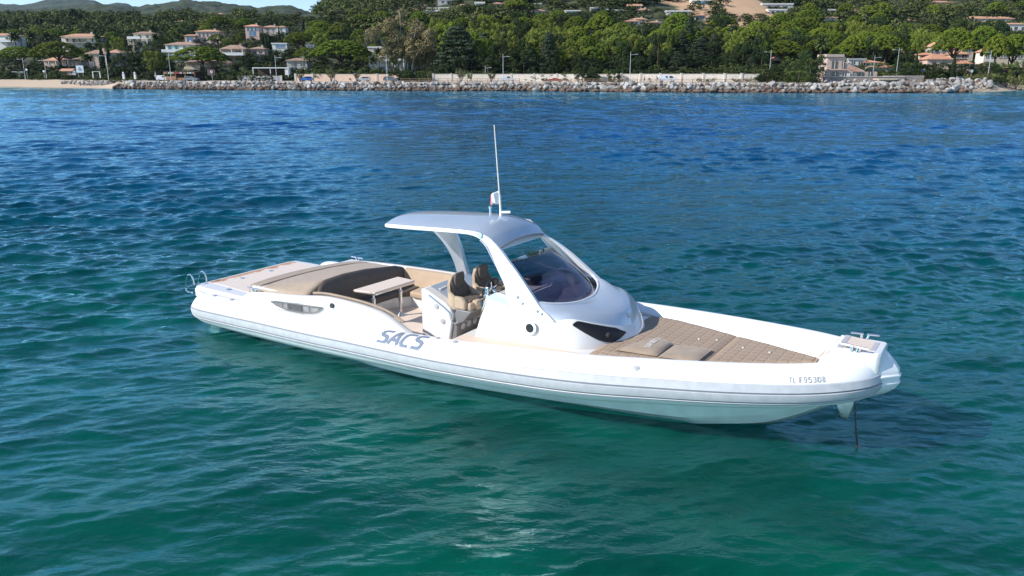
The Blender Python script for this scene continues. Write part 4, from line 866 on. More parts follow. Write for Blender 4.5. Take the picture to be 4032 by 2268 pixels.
    # hedges and roadside shrubs
    def row(kind, u0, u1, n, vtop, wpx, D, lab, grp, jit=3):
        for i in range(n):
            u = u0+(u1-u0)*i/(n-1); plant_px(kind, u, vtop+g.uniform(-jit,jit), wpx*g.uniform(.85,1.15), D, lab, grp)
    row('shrub',1125,1235,4,268,44,258,'shrub of the clipped hedge over the pink wall, left of the big pine trunk','hedge shrubs over the pink wall left')
    row('shrub',1255,1520,7,270,48,253,'shrub of the hedge over the pink wall, under the largest umbrella pine','hedge shrubs over the pink wall right')
    for u,v,wp,lab in ((1180,288,36,'tamarisk bush beside the blue car'),(1303,281,44,'tamarisk bush in front of the pink wall, between two cars'),(1405,285,34,'tamarisk bush left of the silver hatchback'),(1690,284,24,'slim tamarisk at the left end of the white wall'),(1815,275,54,'broad tamarisk before the white wall'),(1935,286,42,'loose tamarisk left of the lamp by the white car')):
        plant_px('tam',u,v,wp,line_d(u,8.5),lab)
    plant_px('oak',1610,270,82,line_d(1610,16.5),'dark shrub mass between the pink and white walls'); plant_px('shrub',1660,276,50,line_d(1660,16.5),'green shrub at the corner of the white wall'); plant_px('lime',1850,280,26,line_d(1850,15.5),'bright green bush before the white wall'); plant_px('oak',1550,285,60,line_d(1550,15.5),'dark shrub right of the lamp at the pink wall end')
    row('oak',60,185,5,258,56,318,'dark hedge plant behind the left street lamps','dark hedge behind the left lamps',4)
    row('oak',205,330,5,258,50,314,'dark hedge plant behind the small pink hut','dark hedge behind the hut',3)
    row('oak',0,75,3,284,48,314,'green hedge plant at the left end of the beach','hedge left of the beach',2)
    row('shrub',120,180,3,294,30,306,'low shrub at the back of the beach, right of the first lamp','low shrubs back of beach',1.5)
    row('shrub',150,200,3,302,22,302,'low yellowish shrub on the sand edge','sand edge shrubs',1)
    row('shrub',440,540,5,302,24,268,'low shrub above the boulders, left of the white van','low shrubs by the van',1.5)
    row('shrub',340,372,2,298,22,284,'small shrub beside the white gate frame','shrubs by the gate frame',1)
    row('oak',1000,1060,3,289,34,252,'low shrub before the white carport','shrubs by the carport',2)
    row('tam',905,990,3,296,30,250,'dry bush before the grey panel fence','dry bushes before the panel fence',2)
    row('shrub',3455,3535,5,285,26,228,'shrub of the clipped hedge on the terrace right of the seaside house','terrace hedge',1)
    row('oak',3540,3900,9,247,60,242,'green shrub of the bank between road and terracotta houses','bank shrubs below the terracotta houses',6)
    row('shrub',3400,3560,5,248,50,250,'light green shrub behind the terrace wall','shrubs behind the terrace',5)
    row('shrub',3900,4050,4,238,70,246,'tall green shrub at the right edge','right edge shrubs',8)
    row('reed',3820,3900,4,288,44,230,'pale reed clump above the bank boulders','reeds above the bank',3)
    row('reed',3930,4050,4,292,52,234,'pale reed clump at the right edge over the beach','reeds at the right edge',4)
    plant_px('oak',3930,300,80,231,'dark low bush at the end of the bank boulders')
    row('tam',2900,2990,3,315,46,222,'dry grey bush at the right end of the wooden fence','dry bushes by the fence end',2)
    # low growth filling the gardens between houses and trees
    gg = np.random.default_rng(31); Vs = []
    bs = [leaves(dome_clumps(6,13+q,.1,1.0,2,.24,.36),30,.075,13+q,up=.4) for q in range(3)]
    for i in range(5200):
        u = gg.uniform(-420,4480); xx = (u-2016)/FPX*CP*255; s = 20+170*gg.random()**1.5 if i < 3100 else gg.uniform(120,280)
        if xx > -125 and 1080 < u < 2990: s = max(s, 21.5)
        D = shore_y(xx)+s; x = (u-2016)/FPX*CP*D; D = max(D, shore_y(x)+ (21 if x > -122 else 24)); z = ground(x,D)
        h_ = gg.uniform(1.2,3.6)*(1 if i < 3100 else 1.5); w_ = gg.uniform(2,4.5)*(1 if i < 3100 else 1.6); v_ = 286-(z-CAM_H)/px_size(D)
        for a0,a1,c0,d0,D0 in HRECT:
            mg = .42*w_/px_size(D)
            if a0-mg < u < a1+mg and v_ > c0 and D < D0+1: h_ = min(h_, max(0,(v_-d0)*px_size(D)+.1))
            elif a0 < u < a1 and D0 <= D < D0+9: h_ = 0
        if h_ < .4: continue
        t = gg.uniform(0,6.28); c_, s_ = math.cos(t), math.sin(t); B = bs[i%3]*np.array((w_,w_,h_))
        Vs.append(np.stack([B[:,0]*c_-B[:,1]*s_+x, B[:,0]*s_+B[:,1]*c_+D, B[:,2]+z-.15],1))
    me = leaf_mesh('undergrowth', np.concatenate(Vs), leafmat('undergrowth_leaves',(.017,.030,.010),(.070,.092,.026),.0,.12))
    o = link_mesh('undergrowth', me); tag(o, 'mixed garden undergrowth filling the slope between houses and trees', 'undergrowth', None, 'stuff')
    # wooded upper slope as one mass
    gg = np.random.default_rng(12); Vs = []
    bases = [leaves(dome_clumps(6,3+q,.25,1.0,2,.22,.34),30,.068,3+q,up=.4) for q in range(4)]
    for i in range(6600):
        D = 400+640*gg.random()**1.35; u = gg.uniform(-420,4480)
        a = (u-2016)/FPX*CP; x = a*D; z = ground(x,D)
        if a < -.2 and D < 455: continue
        if EARTH and ((x-EARTH['x'])/30)**2+((D-EARTH['y'])/56)**2 < 1: continue
        v_ = 286-(z-CAM_H)/px_size(D)
        w_ = gg.uniform(5,10); h_ = gg.uniform(4,8.5)
        for a0,a1,c0,d0,D0 in HRECT:
            mg = .42*w_/px_size(D)
            if a0-mg < u < a1+mg and v_ > c0 and D < D0+1: h_ = min(h_, max(0,(v_-d0)*px_size(D)))
            elif a0-1 < u < a1+1 and c0 < v_ < d0+2 and D < D0+12: h_ = 0
        if h_ < .7: continue
        t = gg.uniform(0,6.28); c_, s_ = math.cos(t), math.sin(t)
        B = bases[i%4]*np.array((w_,w_,h_)); Vs.append(np.stack([B[:,0]*c_-B[:,1]*s_+x, B[:,0]*s_+B[:,1]*c_+D, B[:,2]+z-.4],1))
    me = leaf_mesh('hillside_wood', np.concatenate(Vs), leafmat('hillside_wood_leaves',(.024,.042,.014),(.125,.145,.042),.0,.05))
    o = link_mesh('hillside_wood', me); tag(o, 'continuous woodland covering the upper slopes behind the houses', 'woodland', None, 'stuff')
build_trees()
# ------------------------------------------------------------------ street furniture, vehicles, people
def lamp(u, vt, vb, D, label, arm=-1, dbl=False):
    if 600 < u < 3000 and D < 240: D = line_d(u, 6.4)
    b = at(u, vb, D); g0 = ground(b.x,b.y); h = at(u,vt,D).z-b.z
    r = empty('street_lamp', b); tag(r, label, 'street lamp', 'street lamps along the coast road')
    mb = MB(); mb.tube([(0,0,-1.2),(0,0,0)],.13,8); mb.tube([(0,0,0),(0,0,.5),(0,0,h)],[.10,.075,.045],8); mb.build('pole', MGALV, r)
    mb = MB(); mb.tube([(0,0,h-.75),(arm*.6,-.1,h-.68),(arm*1.3,-.15,h-.62)],.04,6); mb.build('arm', MGALV, r)
    mb = MB(); mb.box((arm*1.55,-.15,h-.62),(.75,.26,.12)); mb.build('lamp_head', MGALV, r, bevel=.03)
    if dbl:
        mb = MB(); mb.tube([(0,0,h-.6),(-arm*.5,0,h-.55)],.035,6); mb.box((-arm*.7,0,h-.55),(.45,.22,.1)); mb.build('lamp_head', MGALV, r)
def build_street():
    for a in ((99,226,301,306,'street lamp at the far left of the beach',-1),(182,231,296,302,'second lamp from the left, before the dark hedge',-1),(426,212,298,272,'lamp before the two front cypresses',-1),(674,208,316,236,'lamp standing beside the white van at the snack bar',1),
              (1090,218,321,232,'lamp at the left end of the pink wall',1),(1525,213,322,230,'lamp at the right end of the pink wall',-1),(1981,213,322,230,'lamp before the white wall, left of the parked red car',1),(2479,204,328,226,'tallest lamp, with a bare pole before the bent pine trunks',1),(3529,187,292,233,'lamp with a double head above the beach hut',-1,True),(3891,197,290,240,'leaning-looking lamp at the right by the pale reeds',-1)):
        lamp(*a)
    lamp(3032,196,262,238,'lamp rising from the dark bush on the breakwater',-1); lamp(3438,217,285,240,'short lamp behind the seaside house',1); lamp(1911,258,300,246,'short lamp behind the white wall',1)
    # roundabout direction board
    D = 292; s = px_size(D); r = empty('direction_sign', at(318,298,D)); tag(r,'large pale roundabout direction board on two posts','road sign')
    mb = MB(); mb.box((0,0,25*s),(29*s,.08,27*s)); mb.build('board', mat('pale_blue_board',(.52,.60,.66),.5), r)
    blk = mat('sign_black',(.02,.02,.03),.5); mb = MB(); c = (0,-.06,24*s)
    mb.tube([(c[0]+4*s*math.cos(a),-.06,c[2]+4*s*math.sin(a)) for a in np.linspace(0,2*math.pi,17)],.8*s,5)
    for a in (0,90,180): mb.tube([(c[0]+4.5*s*math.cos(R(a)),-.06,c[2]+4.5*s*math.sin(R(a))),(c[0]+8*s*math.cos(R(a)),-.06,c[2]+9*s*math.sin(R(a)))],.7*s,5)
    mb.build('diagram', blk, r)
    for x in (-9*s,9*s): mb = MB(); mb.cyl((x,.06,-.4),(x,.06,24*s),.05,6); mb.build('post', MGALV, r)
    # restriction board by the snack bar
    D = 255; s = px_size(D); r = empty('warning_sign', at(836,316,D)); tag(r,'dark board with a red-ringed round road sign beside the snack bar','road sign')
    mb = MB(); mb.box((-2*s,.08,30*s),(30*s,.08,22*s)); mb.build('board', mat('dark_board',(.09,.075,.07),.7), r)
    mb = MB(); mb.disc((0,-.02,32*s),(0,-1,0),7*s,.03,24); mb.build('disc', mat('sign_red',(.42,.04,.05),.5), r)
    mb = MB(); mb.disc((0,-.06,32*s),(0,-1,0),5*s,.02,24); mb.build('disc_face', MWHITE, r)
    mb = MB(); mb.tube([(-2.2*s,-.1,29*s),(0,-.1,34*s),(2*s,-.1,35*s)],.8*s,5); mb.build('symbol', blk, r)
    mb = MB(); mb.cyl((1*s,0,-.5),(1*s,0,28*s),.05,6); mb.build('post', MGALV, r)
    def small_sign(u,vt,vb,D,kind,label,m):
        s = px_size(D); r = empty('road_sign', at(u,vb,D)); h = (vb-vt)*s; tag(r,label,'road sign')
        mb = MB(); mb.cyl((0,.03,-.6),(0,.03,h-.3),.035,6); mb.build('post', MGALV, r)
        mb = MB()
        if kind == 'tri': mb.tube([(0,0,h-.75),(0,-.04,h-.75)],.62,3); mb.build('plate', m, r)
        else: mb.disc((0,0,h-.4),(0,-1,0),.42,.04,20); mb.build('plate', m, r)
    small_sign(108,267,301,304,'tri','small triangular road sign beside the far left lamp',MGALV)
    small_sign(175,277,299,300,'disc','round grey road sign left of the second lamp',MGALV)
    small_sign(3632,274,300,236,'disc','blue round path sign above the dark conical bush',mat('sign_blue',(.03,.14,.40),.5))
    small_sign(3490,276,296,237,'disc','white disc sign over the terrace hedge',MWHITE); small_sign(3824,275,298,236,'disc','grey round sign left of the pale reeds',MGALV)
    # gateposts with urns, white gate frame, parasol
    for u,lab in ((488,'white gatepost with a round urn, left of two'),(533,'white gatepost with a round urn, right of two')):
        D = 263; s = px_size(D); r = empty('gatepost', at(u,309,D)); tag(r,lab,'gatepost')
        mb = MB(); mb.box((0,0,.55),(.6,.6,1.5)); mb.box((0,0,1.34),(.75,.75,.12)); mb.build('post', MWHITE, r, bevel=.02)
        mb = MB(); mb.ball((0,0,1.72),(.3,.3,.34),10,7); mb.build('urn', MWHITE, r)
    D = 280; s = px_size(D); r = empty('gate_frame', at(381,304,D)); tag(r,'white post frame with a small dark notice board','frame')
    for x in (-14*s,14*s): mb = MB(); mb.box((x,0,.8),(.25,.25,2.2)); mb.build('post', MWHITE, r)
    mb = MB(); mb.box((0,0,1.85),(30*s,.2,.12)); mb.build('beam', MWHITE, r)
    mb = MB(); mb.box((-1*s,.2,.45),(.6,.08,.95)); mb.build('notice_board', blk, r)
    r = empty('parasol', at(615,316,262)); tag(r,'closed grey-white parasol standing near the white van','parasol')
    mb = MB(); mb.cyl((0,0,-.3),(0,0,2.7),.03,6); mb.build('pole', MGALV, r); mb = MB(); mb.tube([(0,0,1.0),(0,0,1.4),(0,0,2.0),(0,0,2.7)],[.28,.26,.16,.03],9); mb.build('canopy', mat('canvas',(.45,.43,.41),.9), r)
    # white box van/kiosk at the far left beach
    r = empty('service_cabin', at(82,305,312)); tag(r,'white service cabin behind the hedge at the left of the beach','cabin')
    mb = MB(); mb.box((0,1,.9),(2.4,2.2,2.2)); mb.build('cabin_body', MWHITE, r, bevel=.05); mb = MB(); mb.box((-.6,.8,2.08),(4.4,2.8,.14)); mb.build('roof', MWHITE, r); mb = MB(); mb.box((.1,-.13,.8),(.8,.06,1.6)); mb.build('door', MGALV, r)
    # ---- vehicles
    MTY = mat('tyre',(.02,.02,.02),.8); MGL = mat('car_glass',(.025,.03,.035),.08,spec=.8); MRIMC = mat('wheel_rim',(.5,.5,.5),.3,metal=.8); MLT = mat('head_light',(.7,.7,.68),.2); MRL = mat('tail_light',(.4,.03,.03),.3)
    def car(kind, u, vb, D, col, label, flip=False, cat='car'):
        prof = {'hatch':([(-2.0,.32),(-2.02,.75),(-1.92,.95),(-1.75,1.42),(-1.3,1.5),(.2,1.48),(1.0,.98),(1.85,.84),(2.0,.62),(1.98,.32)],4.0,1.72,[(-1.6,1.0),(-1.5,1.36),(.12,1.36),(.78,1.0)]),
                'estate':([(-2.2,.33),(-2.22,.8),(-2.15,1.0),(-1.95,1.42),(-1.6,1.5),(.3,1.48),(1.05,1.0),(2.0,.88),(2.18,.62),(2.16,.33)],4.4,1.76,[(-1.9,1.02),(-1.75,1.37),(.2,1.37),(.85,1.02)]),
                'van':([(-2.5,.34),(-2.52,1.0),(-2.45,1.85),(-2.3,1.95),(.9,1.95),(1.15,1.88),(1.75,1.15),(2.4,1.0),(2.55,.7),(2.52,.34)],5.0,1.9,[(.45,1.15),(.5,1.72),(1.1,1.72),(1.55,1.15)]),
                'smallvan':([(-2.2,.33),(-2.22,.9),(-2.1,1.6),(-1.9,1.75),(.1,1.74),(.5,1.66),(1.15,1.08),(2.0,.92),(2.2,.62),(2.17,.33)],4.4,1.8,[(-.3,1.1),(-.25,1.55),(.42,1.55),(.9,1.1)]),
                'sport':([(-2.1,.28),(-2.12,.7),(-1.7,.86),(-1.1,.92),(-.6,1.18),(-.1,1.2),(.5,.86),(1.8,.72),(2.1,.5),(2.08,.28)],4.2,1.8,[(-.75,.92),(-.5,1.12),(-.12,1.12),(.3,.9)])}[kind]
        P, Lc, wd, gl = prof; D = line_d(u, 14.3) if u < 3000 else D; r = empty('parked_'+{'van':'van','smallvan':'van'}.get(kind,'car'), at(u,vb,D), math.pi if flip else 0); r.location.z = 2.30; tag(r,label,cat,None)
        paint = mat('car_paint_'+kind,col,.25,coat=.6)
        mb = MB(); hw = wd/2
        def w_(z): return hw if z < 1.0 else hw*(1-.16*(z-1.0)/.6)
        mb.loft([[(x,-w_(z),z) for x,z in P],[(x,w_(z),z) for x,z in P]]); mb.build('body', paint, r, bevel=.05, smooth=30)
        for sy in (-1,1):
            mb = MB(); mb.prism(gl, sy*(hw*.93)-.03, sy*(hw*.93)+.035, 'y'); mb.build('side_window', MGL, r, smooth=0)
        mb = MB(); a = P[5] if kind in ('van','smallvan') else P[5]; b = P[6]
        i0 = 5; mb.add([(P[i0][0]+.06,-hw*.78,P[i0][1]-.03),(P[i0][0]+.06,hw*.78,P[i0][1]-.03),(P[i0+1][0]+.04,hw*.86,P[i0+1][1]+.05),(P[i0+1][0]+.04,-hw*.86,P[i0+1][1]+.05)],[(0,1,2,3)]); mb.build('windscreen', MGL, r, smooth=0)
        for x in (-Lc*.30, Lc*.31):
            for sy in (-1,1):
                mb = MB(); mb.cyl((x,sy*(hw-.2),.31),(x,sy*(hw+.02),.31),.31,16); wh = mb.build('wheel', MTY, r); mb = MB(); mb.cyl((x,sy*(hw-.02),.31),(x,sy*(hw+.035),.31),.19,12); mb.build('rim', MRIMC, wh)
        for sy in (-1,1):
            mb = MB(); mb.box((P[-2][0]-.03,sy*hw*.7,P[-2][1]+.06),(.12,.32,.14)); mb.build('headlight', MLT, r); mb = MB(); mb.box((P[1][0]+.02,sy*hw*.8,P[1][1]+.05),(.08,.2,.18)); mb.build('tail_light', MRL, r)
        return r
    car('smallvan',646,317,241,(.72,.72,.72),'white van parked before the snack bar','', 'van') if False else car('smallvan',646,317,241,(.72,.72,.72),'white delivery van parked left of the snack bar lamp',False,'van')
    car('estate',757,318,240,(.20,.21,.23),'grey estate car parked in front of the snack bar')
    car('hatch',1206,322,238,(.03,.13,.45),'bright blue small car by the pink wall',True)
    car('hatch',1432,322,238,(.45,.45,.44),'silver hatchback by the pink wall, right of a tamarisk',True)
    car('estate',1540,323,237,(.12,.14,.15),'dark grey car half hidden at the lamp by the pink wall end')
    car('smallvan',2000,324,237,(.70,.70,.69),'white car parked at the white wall, right of its lamp',False)
    car('sport',2187,324,236,(.35,.03,.02),'low red open-topped car by the white wall')
    v = car('van',2626,323,236,(.74,.74,.74),'large white van with a blue square on its side, behind the cyclist',False,'van')
    mb = MB(); mb.box((-.35,-.945,1.5),(.5,.03,.4)); mb.build('logo_panel', mat('logo_blue',(.04,.10,.35),.5), v)
    car('estate',3795,297,240,(.40,.41,.42),'pale car parked behind the wooden rail at the right'); 
    c = car('hatch',3640,297,241,(.6,.6,.6),'white car half hidden by the dark conical bush')
    # ---- people
    MSK = mat('skin',(.40,.24,.17),.6); MRED = mat('red_cloth',(.30,.04,.05),.8); MDK = mat('dark_cloth',(.03,.03,.04),.8); MHAIR = mat('dark_hair',(.03,.02,.015),.7)
    def figure(name, joints, edges, radii, loc, m, label, rz=0, mats=None):
        me = bpy.data.meshes.new(name); me.from_pydata(joints, edges, []); o = link_mesh(name, me, None, [m])
        o.location = loc; o.rotation_euler = (0,0,rz)
        sk = o.modifiers.new('skin','SKIN')
        for i,v in enumerate(me.skin_vertices[0].data): v.radius = (radii[i],radii[i]); v.use_root = (i==0)
        sb = o.modifiers.new('sub','SUBSURF'); sb.levels = sb.render_levels = 1
        tag(o,label,'person'); return o
    J = [(0,0,.92),(0,0,1.18),(.01,0,1.42),(.02,0,1.54),(.03,0,1.68),(0,-.10,.88),(.16,-.10,.50),(.12,-.10,.10),(.24,-.10,.05),(0,.10,.88),(-.10,.10,.50),(-.30,.10,.14),(-.20,.10,.05),(0,-.19,1.38),(-.10,-.23,1.12),(.06,-.22,.95),(.12,-.22,.90),(0,.19,1.38),(.10,.23,1.12),(.25,.22,1.02),(.31,.22,1.0)]
    E_ = [(0,1),(1,2),(2,3),(3,4),(0,5),(5,6),(6,7),(7,8),(0,9),(9,10),(10,11),(11,12),(2,13),(13,14),(14,15),(15,16),(2,17),(17,18),(18,19),(19,20)]
    rr = [.14,.13,.15,.06,.10,.085,.065,.045,.04,.085,.065,.045,.04,.06,.045,.035,.03,.06,.045,.035,.03]
    D = line_d(2537, 8.4); p = at(2537,323,D); p.z = 2.30
    w = figure('person', J, E_, rr, p, MSK, 'person in a dark red top walking along the promenade')
    mb = MB(); mb.tube([(0,0,.95),(0,0,1.15),(.01,0,1.35),(.01,0,1.47)],[.165,.165,.185,.11],10); mb.build('shirt', MRED, w); mb = MB()
    mb.tube([(0,0,.98),(0,0,.86)],[.17,.175],10); mb.tube([(0,-.1,.9),(.1,-.1,.62)],[.11,.085],8); mb.tube([(0,.1,.9),(-.07,.1,.6)],[.11,.085],8); mb.build('shorts', MDK, w); mb = MB(); mb.ball((.015,0,1.72),(.105,.10,.10),8,6); mb.build('hair', MHAIR, w)
    # cyclist
    p = at(2588,324,D); p.z = 2.30
    Jc = [(-.12,0,1.0),(.02,0,1.22),(.16,0,1.43),(.22,0,1.53),(.27,0,1.66),(-.10,-.10,.98),(.22,-.11,.78),(.06,-.11,.34),(.18,-.11,.28),(-.10,.10,.98),(.25,.11,.98),(.12,.11,.55),(.24,.11,.5),(.15,-.19,1.40),(.30,-.22,1.18),(.48,-.22,1.05),(.53,-.22,1.04),(.15,.19,1.40),(.30,.22,1.18),(.48,.22,1.05),(.53,.22,1.04)]
    cy = figure('person', Jc, E_, rr, p, MSK, 'cyclist in dark clothing leaning over the handlebars', math.pi)
    mb = MB(); mb.tube([(-.12,0,1.0),(.02,0,1.2),(.14,0,1.38),(.19,0,1.47)],[.165,.165,.185,.11],10); mb.build('jacket', MDK, cy); mb = MB(); mb.ball((.26,0,1.71),(.11,.10,.09),8,6); mb.build('hair', MHAIR, cy)
    b = empty('bicycle', p, math.pi); tag(b,'dark bicycle ridden past the white van','bicycle')
    for x in (-.5,.52): mb = MB(); mb.tube([(x+.34*math.cos(a),0,.34+.34*math.sin(a)) for a in np.linspace(0,2*math.pi,19)],.025,5); mb.build('wheel', MTY, b)
    mb = MB()
    for a,c_ in (((-.5,0,.34),(-.12,0,.9)),((-.5,0,.34),(.02,0,.32)),((-.15,0,.85),(.02,0,.32)),((.02,0,.32),(.42,0,.82)),((-.14,0,.8),(.42,0,.85)),((.52,0,.34),(.42,0,.95))): mb.tube([a,c_],.022,5)
    mb.build('frame', blk, b); mb = MB(); mb.tube([(.5,-.24,1.03),(.42,0,.98),(.5,.24,1.03)],.018,5); mb.build('handlebar', blk, b); mb = MB(); mb.box((-.14,0,.91),(.26,.14,.06)); mb.build('saddle', blk, b)
build_street()
# ------------------------------------------------------------------ the boat
def build_boat():
    TH = -0.58195
    boat = empty('rigid_inflatable_boat', (-5.78391, 16.67683, 0), TH)
    tag(boat, 'long white inflatable powerboat with tan cushions and silver hardtop anchored in the bay', 'boat')
    M = {}
    # tube fabric with a stained waterline at the stern
    m = bpy.data.materials.new('tube_fabric'); nt, b, N, L = nodes(m)
    b.inputs['Roughness'].default_value = .42
    tcn = N.new('ShaderNodeTexCoord'); sx = N.new('ShaderNodeSeparateXYZ'); L(tcn.outputs['Object'], sx.inputs[0])
    nz = N.new('ShaderNodeTexNoise'); nz.inputs['Scale'].default_value = 5; nz.inputs['Detail'].default_value = 6; L(tcn.outputs['Object'], nz.inputs['Vector'])
    # stain height falls away towards the bow
    h = N.new('ShaderNodeMath'); h.operation = 'MULTIPLY_ADD'; h.inputs[1].default_value = .085; L(sx.outputs['X'], h.inputs[0]); L(sx.outputs['Z'], h.inputs[2])
    h2 = N.new('ShaderNodeMath'); h2.operation = 'MULTIPLY_ADD'; h2.inputs[1].default_value = -.10; L(nz.outputs['Fac'], h2.inputs[0]); L(h.outputs[0], h2.inputs[2])
    mr = N.new('ShaderNodeMapRange'); mr.inputs['From Min'].default_value = .13; mr.inputs['From Max'].default_value = .27; L(h2.outputs[0], mr.inputs['Value'])
    mixn = N.new('ShaderNodeMix'); mixn.data_type = 'RGBA'; mixn.inputs['A'].default_value = (.36,.29,.19,1); mixn.inputs['B'].default_value = (.83,.832,.835,1)
    L(mr.outputs['Result'], mixn.inputs['Factor']); L(mixn.outputs['Result'], b.inputs['Base Color'])
    M['tube'] = m
    M['gel'] = mat('white_gelcoat', (.74,.725,.70), .22, coat=.5, var=.02, vscale=2)
    M['strake'] = mat('rubber_strake', (.44,.455,.48), .5, var=.06, vscale=9)
    M['stripe'] = mat('grey_stripe', (.20,.21,.24), .5)
    M['silver'] = mat('silver_blue_paint', (.47,.54,.62), .28, metal=.35, coat=.6, var=.02, vscale=3)
    M['rim'] = mat('white_rim', (.80,.80,.80), .2, coat=.5)
    M['letter'] = mat('lettering_blue_grey', (.20,.235,.30), .95, spec=.05)
    M['reg'] = mat('lettering_pale_grey', (.36,.36,.37), .95, spec=.05)
    M['steel'] = mat('stainless_steel', (.75,.75,.75), .16, metal=1.0)
    M['tan'] = mat('tan_upholstery', (.32,.245,.175), .75, var=.07, vscale=6, bump=.25, bscale=55, sheen=.2)
    M['sand'] = mat('sand_upholstery', (.43,.32,.22), .7, var=.05, vscale=5, bump=.2, bscale=40, sheen=.2)
    M['brown'] = mat('brown_and_shaded_upholstery', (.115,.092,.076), .7, var=.08, vscale=8, bump=.2, bscale=40)  # helm seats' own brown; on the aft settee it is painted-in shade
    M['black'] = mat('black_plastic', (.012,.012,.014), .4)
    M['dark'] = mat('dark_grey_gelcoat', (.17,.165,.165), .45, var=.05)
    M['grey'] = mat('pale_grey_plastic', (.45,.45,.46), .4)
    # teak planks: caulk lines along the boat, greyed grain
    def teak(name, c1, c2, red=False):
        m = bpy.data.materials.new(name); nt, b, N, L = nodes(m); b.inputs['Roughness'].default_value = .7
        tcn = N.new('ShaderNodeTexCoord'); mp = N.new('ShaderNodeMapping'); mp.inputs['Scale'].default_value = (1.2, 26, 26)
        L(tcn.outputs['Object'], mp.inputs['Vector'])
        n = N.new('ShaderNodeTexNoise'); n.inputs['Scale'].default_value = 1.6; n.inputs['Detail'].default_value = 6; L(mp.outputs['Vector'], n.inputs['Vector'])
        mixn = N.new('ShaderNodeMix'); mixn.data_type = 'RGBA'; mixn.inputs['A'].default_value = (*c1,1); mixn.inputs['B'].default_value = (*c2,1)
        L(n.outputs['Fac'], mixn.inputs['Factor'])
        s = N.new('ShaderNodeSeparateXYZ'); L(tcn.outputs['Object'], s.inputs[0])
        a = N.new('ShaderNodeMath'); a.operation = 'MULTIPLY'; a.inputs[1].default_value = 1/.065; L(s.outputs['Y'], a.inputs[0])
        f = N.new('ShaderNodeMath'); f.operation = 'FRACT'; L(a.outputs[0], f.inputs[0])
        g = N.new('ShaderNodeMath'); g.operation = 'LESS_THAN'; g.inputs[1].default_value = .10; L(f.outputs[0], g.inputs[0])
        mx2 = N.new('ShaderNodeMix'); mx2.data_type = 'RGBA'; mx2.inputs['B'].default_value = (.20,.16,.135,1)
        L(mixn.outputs['Result'], mx2.inputs['A'])
        g2 = N.new('ShaderNodeMath'); g2.operation = 'MULTIPLY'; g2.inputs[1].default_value = .55; L(g.outputs[0], g2.inputs[0]); L(g2.outputs[0], mx2.inputs['Factor'])
        last = mx2.outputs['Result']
        if red:     # wet, reddish strip along the aft edge
            n3 = N.new('ShaderNodeTexNoise'); n3.inputs['Scale'].default_value = 4.5; n3.inputs['Detail'].default_value = 5; L(tcn.outputs['Object'], n3.inputs['Vector'])
            p = N.new('ShaderNodeMath'); p.operation = 'MULTIPLY_ADD'; p.inputs[1].default_value = -.55; L(n3.outputs['Fac'], p.inputs[0]); L(s.outputs['X'], p.inputs[2])
            r = N.new('ShaderNodeMapRange'); r.inputs['From Min'].default_value = -.07; r.inputs['From Max'].default_value = .0; r.inputs['To Min'].default_value = .85; r.inputs['To Max'].default_value = 0; L(p.outputs[0], r.inputs['Value'])
            mx3 = N.new('ShaderNodeMix'); mx3.data_type = 'RGBA'; mx3.inputs['B'].default_value = (.42,.20,.10,1); L(last, mx3.inputs['A']); L(r.outputs['Result'], mx3.inputs['Factor']); last = mx3.outputs['Result']
        L(last, b.inputs['Base Color']); return m
    M['teak'] = teak('bleached_teak', (.64,.53,.45), (.76,.66,.58))
    M['teakp'] = teak('bleached_teak_wet_edge', (.64,.55,.48), (.76,.68,.61), True)
    M['teakw'] = teak('warm_teak', (.64,.51,.41), (.74,.61,.50))
    # tinted acrylic
    m = bpy.data.materials.new('tinted_acrylic'); nt, b, N, L = nodes(m)
    N.remove(b); o = N['Material Output']
    tr = N.new('ShaderNodeBsdfTransparent'); tr.inputs['Color'].default_value = (.54,.53,.62,1)
    gl = N.new('ShaderNodeBsdfGlossy'); gl.inputs['Roughness'].default_value = .03
    lw = N.new('ShaderNodeLayerWeight'); lw.inputs['Blend'].default_value = .5; p5 = N.new('ShaderNodeMath'); p5.operation = 'POWER'; p5.inputs[1].default_value = 4; L(lw.outputs['Facing'], p5.inputs[0]); fr = N.new('ShaderNodeMath'); fr.operation = 'MULTIPLY_ADD'; fr.inputs[1].default_value = .9; fr.inputs[2].default_value = .035; L(p5.outputs[0], fr.inputs[0])
    mxs = N.new('ShaderNodeMixShader'); L(fr.outputs[0], mxs.inputs[0]); L(tr.outputs[0], mxs.inputs[1]); L(gl.outputs[0], mxs.inputs[2]); L(mxs.outputs[0], o.inputs['Surface'])
    M['glass'] = m
    # quilted cushion: square stitching pressed into the fabric
    def quilt(name, col, cell, lo):
        m = bpy.data.materials.new(name); nt, b, N, L = nodes(m); b.inputs['Roughness'].default_value = .75
        tcn = N.new('ShaderNodeTexCoord'); s = N.new('ShaderNodeSeparateXYZ'); L(tcn.outputs['Object'], s.inputs[0])
        nz = N.new('ShaderNodeTexNoise'); nz.inputs['Scale'].default_value = 7; nz.inputs['Detail'].default_value = 4; L(tcn.outputs['Object'], nz.inputs['Vector'])
        outs = []
        for ax in 'XY':
            ad = N.new('ShaderNodeMath'); ad.operation = 'MULTIPLY_ADD'; ad.inputs[1].default_value = .016; L(nz.outputs['Fac'], ad.inputs[0]); L(s.outputs[ax], ad.inputs[2])
            a = N.new('ShaderNodeMath'); a.operation = 'MULTIPLY'; a.inputs[1].default_value = 1/cell; L(ad.outputs[0], a.inputs[0])
            f = N.new('ShaderNodeMath'); f.operation = 'PINGPONG'; f.inputs[1].default_value = .5; L(a.outputs[0], f.inputs[0])
            outs.append(f)
